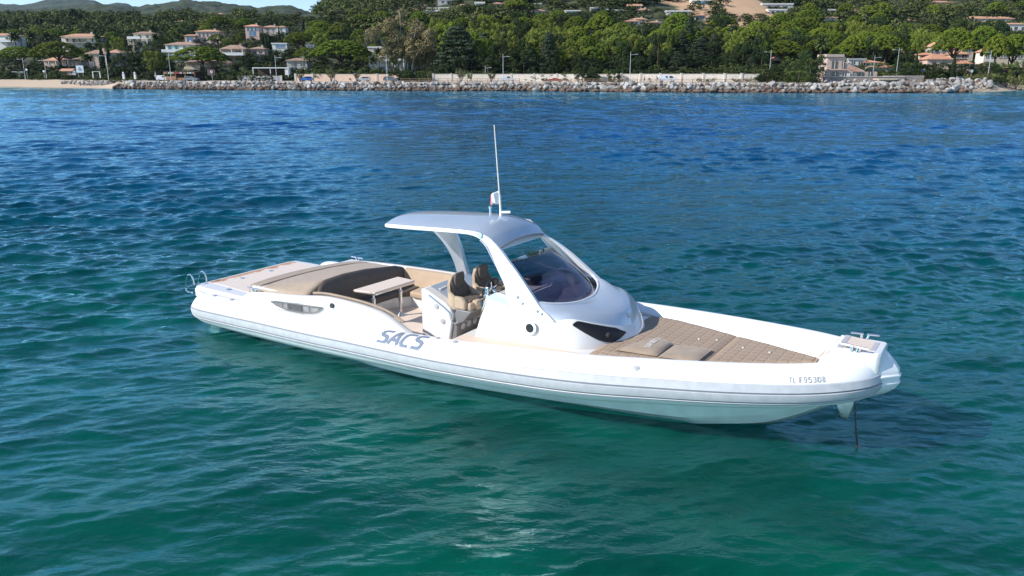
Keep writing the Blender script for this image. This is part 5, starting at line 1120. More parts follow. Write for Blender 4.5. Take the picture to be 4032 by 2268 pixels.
        mn = N.new('ShaderNodeMath'); mn.operation = 'MINIMUM'; L(outs[0].outputs[0], mn.inputs[0]); L(outs[1].outputs[0], mn.inputs[1])
        r = N.new('ShaderNodeMapRange'); r.inputs['From Max'].default_value = .16; r.interpolation_type = 'SMOOTHSTEP'; L(mn.outputs[0], r.inputs['Value'])
        ht = N.new('ShaderNodeMath'); ht.operation = 'MULTIPLY_ADD'; ht.inputs[1].default_value = .35; L(nz.outputs['Fac'], ht.inputs[0]); L(r.outputs['Result'], ht.inputs[2])
        bp = N.new('ShaderNodeBump'); bp.inputs['Strength'].default_value = .6; bp.inputs['Distance'].default_value = .011; L(ht.outputs[0], bp.inputs['Height']); L(bp.outputs['Normal'], b.inputs['Normal'])
        n2 = N.new('ShaderNodeTexNoise'); n2.inputs['Scale'].default_value = 2.5; n2.inputs['Detail'].default_value = 5; L(tcn.outputs['Object'], n2.inputs['Vector'])
        mixn = N.new('ShaderNodeMix'); mixn.data_type = 'RGBA'; mixn.inputs['A'].default_value = (*[c*.9 for c in col],1); mixn.inputs['B'].default_value = (*[c*1.08 for c in col],1); L(n2.outputs['Fac'], mixn.inputs['Factor'])
        r2 = N.new('ShaderNodeMapRange'); r2.inputs['From Max'].default_value = .05; L(mn.outputs[0], r2.inputs['Value'])
        mx2 = N.new('ShaderNodeMix'); mx2.data_type = 'RGBA'; mx2.inputs['A'].default_value = (*[c*.97 for c in col],1); L(mixn.outputs['Result'], mx2.inputs['B']); L(r2.outputs['Result'], mx2.inputs['Factor'])
        L(mx2.outputs['Result'], b.inputs['Base Color']); return m
    M['quilt'] = quilt('quilted_tan', (.345,.26,.19), .145, .5)
    M['perf'] = mat('perforated_tan', (.36,.275,.20), .75, var=.06, vscale=9, bump=.35, bscale=26, sheen=.2)

    # ---- tube centre line (starboard half, stern to bow): x, y, z, radius
    TC = [(.60,-1.62,.42,.10),(.63,-1.62,.415,.18),(.70,-1.62,.41,.245),(.84,-1.62,.405,.285),(1.1,-1.63,.40,.30),(2,-1.63,.40,.30),(3.2,-1.63,.41,.297),(4.3,-1.63,.435,.295),(5.6,-1.63,.495,.30),(6.7,-1.62,.55,.305),
          (8,-1.57,.63,.315),(9.1,-1.45,.70,.32),(10.1,-1.25,.785,.31),(11,-1.03,.86,.30),(11.7,-.80,.925,.29),(12.15,-.57,.975,.28),(12.42,-.32,1.01,.275),(12.53,0,1.03,.27)]
    half = catmull(TC, 5)
    full = half + [np.array((p[0],-p[1],p[2],p[3])) for p in half[-2::-1]]
    def frame(path, i):
        a, c = path[max(i-1,0)], path[min(i+1,len(path)-1)]
        t = np.array([c[0]-a[0], c[1]-a[1], 0]); t /= np.linalg.norm(t)
        return t, np.array([t[1], -t[0], 0])         # tangent, outward normal (starboard side first)
    mb = MB(); rings = []
    for i, p in enumerate(full):
        t, n = frame(full, i)
        if i < 3: t, n = np.array([1,0,0]), np.array([0,-1,0])
        if i > len(full)-4: t, n = np.array([-1,0,0]), np.array([0,1,0])
        rings.append([p[:3]+n*p[3]*math.cos(a)+np.array([0,0,p[3]*math.sin(a)]) for a in np.linspace(0,2*math.pi,32,endpoint=False)])
    mb.loft(rings)
    tube = mb.build('inflatable_tube', M['tube'], boat, smooth=60)
    # rubbing strake with two ridges and dark grooves
    prof = [(24,.0),(21,.012),(8,.020),(3,.028),(1.4,.016),(-1.4,.016),(-3,.030),(-13,.034),(-22,.030),(-24,.016),(-26.6,.016),(-28,.028),(-33,.024),(-36,.0)]
    rolla = lambda x: float(np.interp(x,[.9,2.7,4.7,6.8,9.1,11,12.1],[10,16,16,8,6,2,0]))
    body = full[3:-3]
    rr = []
    for i, p in enumerate(body):
        t, n = frame(full, i+3)
        rr.append([p[:3]+n*(p[3]+d)*math.cos(R(a+rolla(p[0])))+np.array([0,0,(p[3]+d)*math.sin(R(a+rolla(p[0])))]) for a, d in prof])
    mb = MB(); mb.loft(rr, closed=False, cap=False); mb.build('rub_strake', M['strake'], boat, smooth=30)
    for a0 in (0, -25.3):
        mb = MB(); rr = []
        for i, p in enumerate(body):
            t, n = frame(full, i+3)
            rr.append([p[:3]+n*(p[3]+.0185)*math.cos(R(a))+np.array([0,0,(p[3]+.0185)*math.sin(R(a))]) for a in (a0+rolla(p[0])+1.9, a0+rolla(p[0])-1.9)])
        mb.loft(rr, closed=False, cap=False); mb.build('rub_stripe', M['stripe'], boat)
    # ---- point on the starboard tube skin: distance along x, angle
    hx = np.array([p[0] for p in half])
    def skin(x, a, off=.004):
        i = int(np.clip(np.searchsorted(hx, x), 1, len(hx)-1)); f = (x-hx[i-1])/(hx[i]-hx[i-1])
        p = half[i-1]*(1-f)+half[i]*f
        t = half[i]-half[i-1]; t = np.array([t[0],t[1],0]); t /= np.linalg.norm(t); n = np.array([t[1],-t[0],0])
        r = p[3]+off
        return p[:3]+n*r*math.cos(a)+np.array([0,0,r*math.sin(a)])
    # ---- lettering: strokes on a 0..1 grid
    G = {'S': [[(.95,1),(.30,1),(.08,.86),(.08,.66),(.28,.53),(.72,.47),(.92,.34),(.92,.14),(.70,0),(.0,0)]],
         'A': [[(0,0),(.46,1),(.60,1),(1,0)],[(.22,.30),(.80,.30)]],
         'C': [[(1,1),(.34,1),(.10,.84),(.08,.5),(.08,.18),(.30,0),(.92,0)]],
         'T': [[(0,1),(1,1)],[(.5,1),(.5,0)]], 'L': [[(.1,1),(.1,0),(.9,0)]], 'F': [[(.1,0),(.1,1),(.95,1)],[(.1,.52),(.8,.52)]],
         '9': [[(.9,.55),(.7,.42),(.3,.42),(.1,.58),(.1,.84),(.3,1),(.7,1),(.9,.84),(.9,.5),(.8,.15),(.6,0),(.2,0)]],
         '5': [[(.88,1),(.2,1),(.12,.55),(.4,.64),(.7,.6),(.9,.42),(.9,.2),(.7,0),(.3,0),(.08,.14)]],
         '3': [[(.1,.85),(.3,1),(.7,1),(.88,.85),(.88,.68),(.7,.53),(.4,.53)],[(.7,.53),(.92,.38),(.92,.15),(.7,0),(.3,0),(.08,.15)]],
         '0': [[(.5,1),(.25,.95),(.1,.7),(.1,.3),(.25,.05),(.5,0),(.75,.05),(.9,.3),(.9,.7),(.75,.95),(.5,1)]],
         '8': [[(.5,1),(.2,.92),(.15,.72),(.3,.55),(.7,.45),(.9,.28),(.8,.07),(.5,0),(.2,.07),(.1,.28),(.3,.45),(.7,.55),(.85,.72),(.8,.92),(.5,1)]],
         'R': [[(.1,0),(.1,1),(.7,1),(.9,.84),(.9,.62),(.7,.5),(.1,.5)],[(.5,.5),(.92,0)]], 'I': [[(.5,0),(.5,1)]], 'D': [[(.1,0),(.1,1),(.6,1),(.9,.75),(.9,.25),(.6,0),(.1,0)]],
         'E': [[(.9,1),(.1,1),(.1,0),(.9,0)],[(.1,.5),(.75,.5)]], '1': [[(.2,.8),(.55,1),(.55,0)]]}
    def write(mbx, text, fmap, wid, gap, th, shear=0.0, mi=0):
        """strokes with mitred joints; fmap(s,t) puts the flat letter on its surface; s runs along, t up (0..1)"""
        x = 0
        for ch in text:
            if ch == ' ': x += wid*.6; continue
            for st in G[ch]:
                P = [np.array((x+a*wid+shear*b, b)) for a, b in st]; asp = np.array((1.0, th[1]/th[0]))
                Lf, Rt = [], []
                for i, p in enumerate(P):
                    ds = []
                    if i: d = (P[i]-P[i-1])*np.array((1,th[0]/th[1])); ds.append(d/np.linalg.norm(d))
                    if i < len(P)-1: d = (P[i+1]-P[i])*np.array((1,th[0]/th[1])); ds.append(d/np.linalg.norm(d))
                    d = sum(ds); d /= np.linalg.norm(d); nn = np.array((-d[1], d[0]))
                    k = 1/max(.6, abs(np.dot(nn, np.array((-ds[0][1], ds[0][0])))))
                    off = nn*k*th[0]/2*asp
                    Lf.append(p+off); Rt.append(p-off)
                # split long strokes so that they follow the curve
                for i in range(len(P)-1):
                    K = 8; vs = []
                    for q in range(K+1):
                        f = q/K
                        vs.append(fmap(*(Lf[i]*(1-f)+Lf[i+1]*f))); vs.append(fmap(*(Rt[i]*(1-f)+Rt[i+1]*f)))
                    mbx.add(vs, [(2*q,2*q+1,2*q+3,2*q+2) for q in range(K)], mi)
            x += wid+gap
        return x
    mb = MB()
    write(mb, 'SACS', lambda s, t: skin(5.535+s, R(36+50*t), .006), .185, .052, (.064,.25), .03)
    lt = mb.build('lettering', M['letter'], boat); lt['label'] = 'large blue-grey slanted letters SACS'
    mb = MB()
    write(mb, 'TL F95308', lambda s, t: skin(11.70+s, R(29+13.5*t), .006), .033, .012, (.0085,.14))
    lt = mb.build('registration', M['reg'], boat); lt['label'] = 'small pale grey number TL F95308'
    # valves and press studs on the tube
    for x, a in ((1.14,85),(1.65,85),(6.59,92),(6.97,82),(9.87,52)):
        c = skin(x, R(a), -.002); n = skin(x, R(a), .1)-c
        mb = MB(); mb.disc(c, n, .042, .012, 16); mb.disc(c+n*.1, n, .022, .008, 12); mb.build('valve', M['grey'], boat)
    # ---- hull below the tubes
    HS = [(.62,-.55,1.42,-.05,1.5,.2),(2,-.58,1.42,-.05,1.5,.2),(6,-.56,1.4,0,1.5,.33),(8,-.5,1.22,.06,1.40,.45),(9.04,-.40,1.06,.10,1.28,.5),(10.18,-.27,.86,.14,1.05,.56),(10.7,-.17,.72,.19,.93,.62),(11.38,0.0,.50,.31,.74,.70),(11.9,.30,.28,.50,.52,.76),(12.22,.53,.10,.63,.30,.80)]
    rings = []
    for x, zk, yc, zc, yt, zt in catmull(HS, 4):
        c = [(x,-yt,zt),(x,-yc-.02,zc+.05),(x,-yc,zc),(x,-yc*.66,zk+(zc-zk)*.56),(x,-yc*.64,zk+(zc-zk)*.48),(x,-yc*.33,zk+(zc-zk)*.24),(x,0,zk)]
        rings.append(c+[(a,-b_,d) for a,b_,d in c[-2::-1]])
    mb = MB(); mb.loft(rings, closed=False, cap=False); mb.add(rings[0], [tuple(range(len(rings[0])))])
    mb.build('hull', mat('hull_gelcoat', (.62,.70,.69), .25, coat=.4, var=.08, vscale=3), boat, smooth=35)
    # ---- floors and decks
    ydk = lambda x: float(np.interp(x, [0,6.5,8,9.1,10.1,11,11.7,12.2,12.5], [1.5,1.5,1.46,1.33,1.12,.9,.66,.42,.2]))
    mb = MB(); mb.box((4.95,0,.33),(4.3,2.9,.05)); mb.build('cockpit_floor', M['teak'], boat)
    zdk = lambda x: float(np.interp(x,[6.7,8.85,9.1,10.56,12.3],[.795,.905,.86,.895,.98]))
    xs = np.linspace(6.72,12.3,24); vs = [(x,s*ydk(x),zdk(x)) for x in xs for s in (-1,1)]
    mb = MB(); mb.add(vs, [(2*i,2*i+2,2*i+3,2*i+1) for i in range(23)])
    mb.add([(6.72,-1.5,.745),(6.72,1.5,.745),(6.72,1.5,.3),(6.72,-1.5,.3)], [(0,1,2,3)]); mb.build('foredeck', M['gel'], boat)
    for s in (-1,1):
        xs = np.linspace(6.74,9.1,12); mb = MB()
        mb.loft([[(x,s*1.125,zdk(x)+.006),(x,s*(ydk(x)-.02),zdk(x)+.006)] for x in xs], closed=False, cap=False); mb.build('side_deck', M['teakw'], boat)
    # ---- swim platform with teak top
    pl = [(.0,-1.15),(.0,1.15),(.10,1.33),(.45,1.36),(2.4,1.36),(2.4,-1.36),(.45,-1.36),(.10,-1.33)]
    mb = MB(); mb.prism(pl, .56, .675); mb.build('swim_platform', M['gel'], boat, bevel=.03)
    tk = [(.09,-1.0),(.09,1.1),(.16,1.2),(2.3,1.2),(2.3,-1.06),(1.25,-1.08),(.62,-1.02)]
    mb = MB(); mb.prism(tk, .67, .681); mb.build('platform_teak', M['teakp'], boat)
    for x, y in ((.42,.33),(.42,-.43),(.92,-1.16)):
        mb = MB(); mb.disc((x,y,.680),(0,0,1),.055,.006,16); mb.build('deck_fitting', M['steel'], boat)
    mb = MB(); mb.box((.32,-1.16,.52),(.62,.32,.22)); mb.build('platform_corner', M['gel'], boat, bevel=.05)
    mb = MB()
    for y in (-1.32, -1.02):
        mb.tube(catmull([(.02,y,.69),(.02,y,.80),(-.04,y,.875),(-.14,y,.85),(-.22,y,.70),(-.26,y,.56),(-.20,y,.50),(-.06,y,.50)],5), .017, 8)
    mb.cyl((-.22,-1.32,.6),(-.22,-1.02,.6),.014,8)
    mb.build('boarding_ladder', M['steel'], boat)
    # ---- coamings either side of the cockpit
    def coaming(s, pts, name):
        rings = []
        for x, z in catmull(pts, 5):
            yo = 1.46 + .05*min(1,max(0,(x-1.6)/.5)); yo = min(yo, 1.5)
            c = [(x,s*1.50,.58),(x,s*yo,max(.6,z-.13)),(x,s*(yo-.03),z-.03),(x,s*(yo-.07),z),(x,s*(yo-.17),z),(x,s*(yo-.2),z-.03),(x,s*(yo-.22),.36)]
            rings.append(c)
        mb = MB(); mb.loft(rings, closed=True, cap=True); return mb.build(name, M['gel'], boat, smooth=50)
    coaming(-1, [(1.52,.62),(1.62,.68),(1.78,.78),(2.0,.85),(2.3,.885),(3.2,.965),(3.9,1.055),(4.6,1.05),(5.05,1.01),(5.35,.95),(5.62,.84),(5.9,.70),(6.0,.6)], 'coaming')
    coaming(1, [(1.52,.62),(1.62,.70),(1.78,.82),(2.0,.90),(2.3,.93),(3.2,.97),(4.5,1.0),(5.6,1.0),(6.4,.97),(6.9,.9),(7.0,.75)], 'coaming')
    # inner trim on the starboard coaming
    path = [(x,-1.285,z+.012) for x,z in catmull([(3.5,1.02),(3.9,1.06),(4.6,1.05),(5.05,1.01),(5.35,.95),(5.62,.84)],5)]
    mb = MB(); mb.tube(path, .024, 8); mb.build('coaming_trim', M['tan'], boat)
    path = [(x,-1.285,z-.10) for x,z in catmull([(3.5,1.02),(4.6,1.03),(5.0,.98),(5.25,.9),(5.4,.8)],5)]
    mb = MB(); mb.tube(path, .09, 8); mb.build('coaming_bolster', M['brown'], boat)
    # silver stripe and engine vent on the starboard flank
    def flank(x, z, off=.004):
        return (x, -1.512-off+.02*max(0,(z-.85))/.2, z)
    czs = lambda x: float(np.interp(x,[1.52,1.62,1.78,2.0,2.3,3.2,3.9,4.6],[.62,.68,.78,.85,.885,.965,1.055,1.05]))
    mb = MB(); mb.loft([[(x,-1.474,czs(x)-.028),(x,-1.505,czs(x)-.118)] for x in np.linspace(2.25,4.02,12)], closed=False, cap=False); mb.build('flank_panel', mat('flank_grey_blue',(.50,.56,.63),.55), boat)
    vent_top = lambda x: float(np.interp(x,[2.62,2.75,3.2,3.6,3.95],[.79,.815,.845,.868,.892]))
    vent_bot = lambda x: float(np.interp(x,[2.62,2.75,3.0,3.4,3.68,3.85,3.95],[.785,.735,.705,.715,.745,.80,.885]))
    mb = MB(); xs = np.linspace(2.62,3.95,24); yv = -1.525
    mb.tube([(x,yv,vent_top(x)) for x in xs]+[(x,yv,vent_bot(x)) for x in xs[::-1]]+[(2.62,yv,.79)], .011, 6)
    vent = mb.build('engine_vent', M['dark'], boat)
    mb = MB()
    for k in range(1,6):
        f = k/6; mb.tube([(x,yv+.005,vent_bot(x)*(1-f)+vent_top(x)*f) for x in xs[1:-1]], .0042, 5)
    for x in (2.92,3.12,3.42,3.62): mb.tube([(x,yv,vent_bot(x)),(x,yv,vent_top(x))],.007,5)
    mb.build('vent_slats', M['dark'], vent)
    mb = MB(); xs2 = np.linspace(3.05,3.42,5); mb.loft([[(x,-1.513,vent_bot(x)),(x,-1.513,vent_top(x)),(x,-1.522,vent_top(x)),(x,-1.522,vent_bot(x))] for x in xs2]); mb.build('vent_core', M['black'], vent)
    mb = MB(); mb.disc((4.18,-1.505,.96),(0,-1,.25),.045,.014,16); mb.build('flank_light', M['black'], boat)
    # cleats
    def cleat(x, y, z, rz, s=1.0):
        mb = MB()
        for k in (-1,1):
            a = Matrix.Rotation(rz,3,'Z') @ Vector((.055*k*s,0,0)); c = Matrix.Rotation(rz,3,'Z') @ Vector((.17*k*s,0,0))
            o = Vector((x,y,z)); mb.tube([o+a*.6, o+a*.8+Vector((0,0,.06*s))], [.022*s,.014*s], 8)
            mb.tube([o+a*.35+Vector((0,0,.066*s)), o+c+Vector((0,0,.066*s))], .016*s, 8)
        mb.build('cleat', M['steel'], boat)
    cleat(2.02,-1.42,.855,R(0)); cleat(1.95,1.42,.90,0)
    # ---- sunpad over the engine, with aft bolster
    pz_f = lambda y: float(np.interp(y,[-1.4,-1.3,-1.1,-.95,-.45,.15,.65,1.0,1.22,1.4],[.98,1.0,1.10,1.155,1.175,1.145,1.08,1.04,.97,.93]))
    pz_a = lambda y: .935+.045*(1-abs(y/1.42)**3)
    def pad_z(x, y):
        t = min(1,max(0,(x-1.95)/1.41)); return pz_a(y)*(1-t**1.2)+pz_f(y)*t**1.2
    xa = lambda y: float(np.interp(y,[-1.42,-1.2,-.3,.4,.97,1.42],[1.80,1.76,1.76,1.84,2.0,2.2]))
    def padmesh(x0, x1, name, m, drop=.16, inset=0):
        nx, ny = 18, 40; mb = MB(); V = []; F = []
        for j in range(ny+1):
            y = -1.35+2.70*j/ny
            for i in range(nx+1):
                f = i/nx; x = x0(y)+(x1(y)-x0(y))*f
                e = min(f*nx/1.5, (1-f)*nx/1.5, j/1.5, (ny-j)/1.5, 1); e = max(e,0)
                z = pad_z(x,y) - .05*(1-math.sqrt(max(0,1-(1-e)**2))) + .006*mnoise.noise(Vector((x*4,y*2.2,1)))
                V.append((x,y,z))
        idx = lambda i,j: j*(nx+1)+i
        for j in range(ny):
            for i in range(nx): F.append((idx(i,j),idx(i+1,j),idx(i+1,j+1),idx(i,j+1)))
        edge = [idx(i,0) for i in range(nx+1)]+[idx(nx,j) for j in range(1,ny+1)]+[idx(i,ny) for i in range(nx-1,-1,-1)]+[idx(0,j) for j in range(ny-1,0,-1)]
        n0 = len(V); V += [(V[k][0],V[k][1],V[k][2]-drop) for k in edge]
        for a in range(len(edge)):
            c = (a+1)%len(edge); F.append((edge[a],edge[c],n0+c,n0+a))
        mb.add(V,F); return mb.build(name, m, boat, smooth=75)
    padmesh(lambda y: xa(y), lambda y: xa(y)+.29+.05*math.cos(y*1.2), 'sunpad_bolster', M['tan'])
    padmesh(lambda y: xa(y)+.305+.05*math.cos(y*1.2), lambda y: 3.36+.02*math.cos(y), 'sunpad', M['perf'], .14)
    mb = MB(); mb.box((2.62,0,.80),(1.52,2.66,.28)); mb.build('sunpad_base', M['gel'], boat, bevel=.02)
    # ---- U-shaped settee
    # aft backrest (faces forward), its shade put in as dark brown
    rings = []
    for y in np.linspace(-1.30,1.22,36):
        zt = pz_f(y)+.025
        k = .22*max(0,(-y-.9)/.40)**1.5
        rings.append([(3.36+k,y,zt-.05),(3.40+k,y,zt),(3.46+k,y,zt-.015),(3.52+k,y,zt-.12),(3.55+k,y,.62),(3.36,y,.62)])
    mb = MB(); mb.loft(rings); mb.build('backrest', M['brown'], boat, smooth=60)
    mb = MB(); mb.loft([[(x,1.30,zt-.03),(x,1.26,zt),(x,1.19,zt-.02),(x,1.10,.66),(x,1.30,.66)] for x,zt in ((3.5,.99),(4.2,1.01),(5.0,1.02),(5.45,1.0),(5.62,.93))]); mb.build('backrest', M['sand'], boat, smooth=50)
    mb = MB(); mb.prism([(3.40,-1.26),(3.40,1.24),(3.95,1.24),(4.0,.72),(3.86,.52),(3.80,-.9),(3.88,-1.26)], .56, .68); mb.build('seat', M['brown'], boat, bevel=.04)  # aft seat: shade put into the colour, unlike the port seat
    mb = MB(); mb.prism([(3.97,1.24),(5.5,1.24),(5.5,.70),(4.03,.70)], .56, .685); mb.build('seat', M['sand'], boat, bevel=.04)
    mb = MB(); mb.prism([(3.40,-1.28),(3.40,1.28),(5.5,1.28),(5.5,.78),(4.0,.78),(3.76,.48),(3.74,-1.28)], .33, .56); mb.build('seat_base', M['gel'], boat, bevel=.015)
    mb = MB(); mb.box((3.757,-.05,.45),(.01,.5,.17)); hl = mb.build('locker_door', M['rim'], boat, bevel=.01)
    mb = MB(); mb.disc((3.763,.0,.50),(1,0,0),.02,.01,12); mb.build('latch', M['steel'], hl)
    mb = MB(); mb.disc((4.75,.777,.455),(0,-1,0),.09,.014,24); sp = mb.build('speaker', M['grey'], boat)
    mb = MB(); mb.disc((4.75,.765,.455),(0,-1,0),.045,.012,18); mb.build('speaker_cone', M['rim'], sp)
    # ---- table
    mb = MB(); mb.prism([(3.98,-.78),(4.44,-.70),(4.48,.36),(4.02,.40)], 1.005, 1.05); tb = mb.build('table', M['teak'], boat, bevel=.012)
    mb = MB(); mb.prism([(4.0,-.76),(4.43,-.68),(4.47,.35),(4.04,.39)], .985, 1.004); mb.build('table_rim', M['steel'], tb)
    for x, y in ((4.22,-.52),(4.24,.20)):
        mb = MB(); mb.cyl((x,y,.36),(x,y,1.0),.028,14); mb.cyl((x,y,.62),(x,y,.86),.042,14); mb.tube([(x,y,.355),(x,y,.375),(x,y,.43)],[.10,.085,.04],18); mb.cyl((x,y,.84),(x+.07,y-.03,.84),.014,8)
        mb.build('table_leg', M['steel'], tb)
    # ---- galley module behind the helm seats
    pr = [(5.60,.35),(5.60,1.31),(5.64,1.33),(5.74,1.30),(6.08,1.155),(6.20,1.08),(6.27,.95),(6.16,.35)]
    mb = MB(); mb.prism(pr, -.80, .55, 'y'); gal = mb.build('galley_unit', M['gel'], boat, bevel=.02)
    mb = MB(); mb.loft([[(5.66,-.62,1.332),(5.66,.52,1.332)],[(5.74,-.62,1.307),(5.74,.52,1.307)],[(6.06,-.62,1.171),(6.06,.52,1.171)]], closed=False, cap=False); mb.build('galley_lid', M['silver'], gal)
    mb = MB(); mb.box((5.80,-.45,1.29),(.03,.22,.012), rz=R(8), tilt=Matrix.Rotation(R(22),3,'Y')); mb.build('lid_handle', M['rim'], gal)
    mb = MB(); mb.tube(catmull([(5.78,-.815,1.235),(6.0,-.825,1.13),(6.13,-.825,1.06),(6.22,-.82,.98),(6.25,-.815,.88),(6.30,-.80,.83),(6.42,-.55,.84),(6.5,.0,.86)],6), .014, 8); mb.build('grab_rail', M['steel'], gal)
    for x, z in ((5.93,1.06),(6.06,.82)):
        mb = MB(); mb.disc((x,-.80,z),(0,-1,0),.048,.012,18); mb.disc((x,-.812,z),(0,-1,0),.03,.006,12); mb.build('round_latch', M['grey'], gal)
    # ---- helm seat box, seen through the gap
    mb = MB(); mb.prism([(6.17,.35),(6.28,.95),(6.30,1.06),(6.62,1.06),(6.46,.86),(6.34,.82),(6.30,.35)], -.76, .62, 'y'); bx = mb.build('helm_seat_box', M['dark'], boat, bevel=.015)
    for y in (-.62,-.45,-.28):
        c = Vector((6.337,y,.74)); mb = MB(); mb.disc(c,(1,0,-.1),.058,.012,20); mb.build('gauge_cover', M['grey'], bx)
    mb = MB(); mb.cyl((6.36,-.66,.58),(6.36,.1,.62),.018,8); mb.cyl((6.30,-.62,.58),(6.38,-.62,.52),.02,8); mb.build('foot_rail', M['steel'], bx)
    # ---- two helm seats
    def helm_seat(yc):
        P = lambda x,y,z: (x,yc+y,z)
        mb = MB(); rings = []
        for f in np.linspace(0,1,9):      # bucket shell: side - back - side
            a = math.pi*f; y = -.31*math.cos(a); x = 6.28-.23*math.sin(a)**.6
            hgt = 1.26+.30*math.sin(a)**1.6
            rings.append([P(x,y,1.05),P(x-.03*math.sin(a),y,hgt),P(x-.03*math.sin(a)+.05*math.sin(a),y*.88,hgt+.012),P(x+.07,y*.8,1.05)])
        mb.loft(rings); shell = mb.build('helm_seat', M['sand'], boat, smooth=70)
        for s in (-1,1):
            mb = MB(); mb.prism([(6.24,1.06),(6.22,1.27),(6.40,1.27),(6.50,1.20),(6.50,1.06)], yc+s*.255-.05, yc+s*.255+.05, 'y')
            mb.build('armrest', M['sand'], shell, bevel=.035, seg=3)
        mb = MB(); mb.box(P(6.36,0,1.15),(.34,.42,.12)); mb.build('seat_pad', M['brown'], shell, bevel=.04, seg=3)
        mb = MB(); mb.box(P(6.53,0,1.11),(.10,.50,.14)); mb.box(P(6.57,-.06,1.13),(.12,.16,.16)); mb.build('seat_front', M['sand'], shell, bevel=.035, seg=3)
        mb = MB(); rings = []
        for y in np.linspace(-.22,.22,9):
            e = 1-(abs(y)/.24)**3; rings.append([P(6.16-.0*e,y,1.16),P(6.12,y,1.28),P(6.07,y,1.30+.25*e),P(6.11,y,1.31+.25*e),P(6.18+.03*(1-e),y,1.30),P(6.22,y,1.18)])
        mb.loft(rings); mb.build('back_pad', M['brown'], shell, smooth=70)
        mb = MB(); mb.prism([(-.10,1.33),(-.13,1.50),(-.11,1.60),(.11,1.60),(.13,1.50),(.10,1.33)], 6.13, 6.185, 'x'); hr = mb.build('headrest', M['brown'], shell, bevel=.02)
        hr.location = (0, yc, .01)
        return shell
    helm_seat(-.46); helm_seat(.24)
    # ---- console: white body, silver hood, both lofted from plan curves (starboard half mirrored)
    P0 = [(6.90,-1.09,.66),(7.7,-1.11,.70),(8.35,-1.10,.73),(8.75,-1.0,.76),(9.02,-.76,.78),(9.22,-.42,.80),(9.29,0,.82)]
    P1 = [(7.16,-1.05,1.44),(7.75,-1.06,1.37),(8.30,-1.03,1.29),(8.6,-.93,1.33),(8.88,-.68,1.25),(9.08,-.32,1.15),(9.15,0,1.10)]
    PH = [(7.30,-1.02,1.56),(7.8,-1.0,1.51),(8.25,-.92,1.425),(8.52,-.76,1.40),(8.78,-.52,1.365),(8.97,-.25,1.325),(9.03,0,1.31)]
    P2 = [(7.45,-.95,1.54),(7.80,-.94,1.50),(8.05,-.86,1.465),(8.20,-.67,1.43),(8.31,-.4,1.40),(8.36,-.2,1.39),(8.37,0,1.385)]
    C0, C1, CH, C2 = [catmull(p, 6) for p in (P0,P1,PH,P2)]
    mir = lambda c: c+[np.array((p[0],-p[1],p[2])) for p in c[-2::-1]]
    def body(s, t, off=0.0):       # s: 0..1 starboard aft edge to centre front; t: 0 foot .. 1 top of the white part
        k = s*(len(C0)-1); i = int(min(k, len(C0)-2)); f = k-i
        a = C0[i]*(1-f)+C0[i+1]*f; c = C1[i]*(1-f)+C1[i+1]*f
        p = a*(1-t)+c*t; d1 = (C0[i+1]-C0[i])*(1-t)+(C1[i+1]-C1[i])*t; d2 = c-a
        n = np.cross(d1, d2); n /= np.linalg.norm(n); bul = .035*math.sin(math.pi*t)
        return p+n*(off+bul)
    mb = MB(); S = np.linspace(0,1,37); rows = []
    for t in np.linspace(0,1,9):
        c = [body(s,t) for s in S]; rows.append(mir(c))
    mb.loft(rows, closed=False, cap=False)
    con = mb.build('console', M['gel'], boat, smooth=45)
    mb = MB(); rows = [mir(C1)]
    for f in (.25,.5,.75): rows.append(mir([a*(1-f)+b_*f+np.array((0,0,.02*math.sin(math.pi*f))) for a,b_ in zip(C1,CH)]))
    rows.append(mir(CH))
    for f in (.2,.4,.6,.8): rows.append(mir([a*(1-f)+b_*f+np.array((0,0,.045*math.sin(math.pi*f)*min(1,k/12))) for k,(a,b_) in enumerate(zip(CH,C2))]))
    rows.append(mir(C2))
    mb.loft(rows, closed=False, cap=False); mb.build('hood', M['silver'], con, smooth=60)
    mb = MB(); mb.tube([p+np.array((0,0,.004)) for p in mir(C2)], .022, 8); mb.build('windscreen_rim', M['rim'], con)
    # hood hatch, badge
    mb = MB(); bp = body(1,.97,.012)
    sh = [(-.035,.05),(.035,.05),(.04,.01),(0,-.055),(-.04,.01)]
    mb.add([(9.098-.35*z_,y_,1.215+z_) for y_,z_ in sh], [(0,1,2,3,4)]); mb.build('badge', M['grey'], con)
    # porthole
    c = np.array((8.0,-1.128,1.14)); n = np.array((0,-1,.06))
    mb = MB(); mb.disc(c,n,.105,.018,28); mb.disc(c+n*.018,n,.09,.006,28); ph = mb.build('porthole', M['rim'], con)
    mb = MB(); mb.disc(c+n*.022,n,.068,.008,24); mb.build('porthole_glass', M['black'], ph)
    # vent grille ahead of the porthole
    for sd_ in (1,):
        def bm_(s,t,o): p = body(s,t,o); return (p[0],sd_*p[1],p[2])
        sl = np.linspace(.50,.865,26)
        top = lambda s: float(np.interp(s,[.50,.535,.665,.795,.865],[.86,.955,.93,.88,.70]))
        bot = lambda s: float(np.interp(s,[.50,.565,.645,.705,.755,.805,.865],[.85,.70,.52,.42,.40,.50,.69]))
        mb = MB(); mb.loft([[bm_(s,bot(s)+(top(s)-bot(s))*f,.006) for f in np.linspace(0,1,5)] for s in sl], closed=False, cap=False)
        gr = mb.build('vent_grille', M['black'], con)  # black sheet on the surface, its colour stands in for a recess's shade
        mb = MB()
        for k in range(1,8):
            f = k/8; mb.tube([bm_(s,bot(s)+(top(s)-bot(s))*f,.010) for s in sl[2:-2]], .005, 5)
        mb.tube([bm_(s,bot(s),.008) for s in sl]+[bm_(s,top(s),.008) for s in sl[::-1]], .010, 6)
        mb.build('grille_bars', mat('grille_black',(.03,.03,.032),.35), gr)
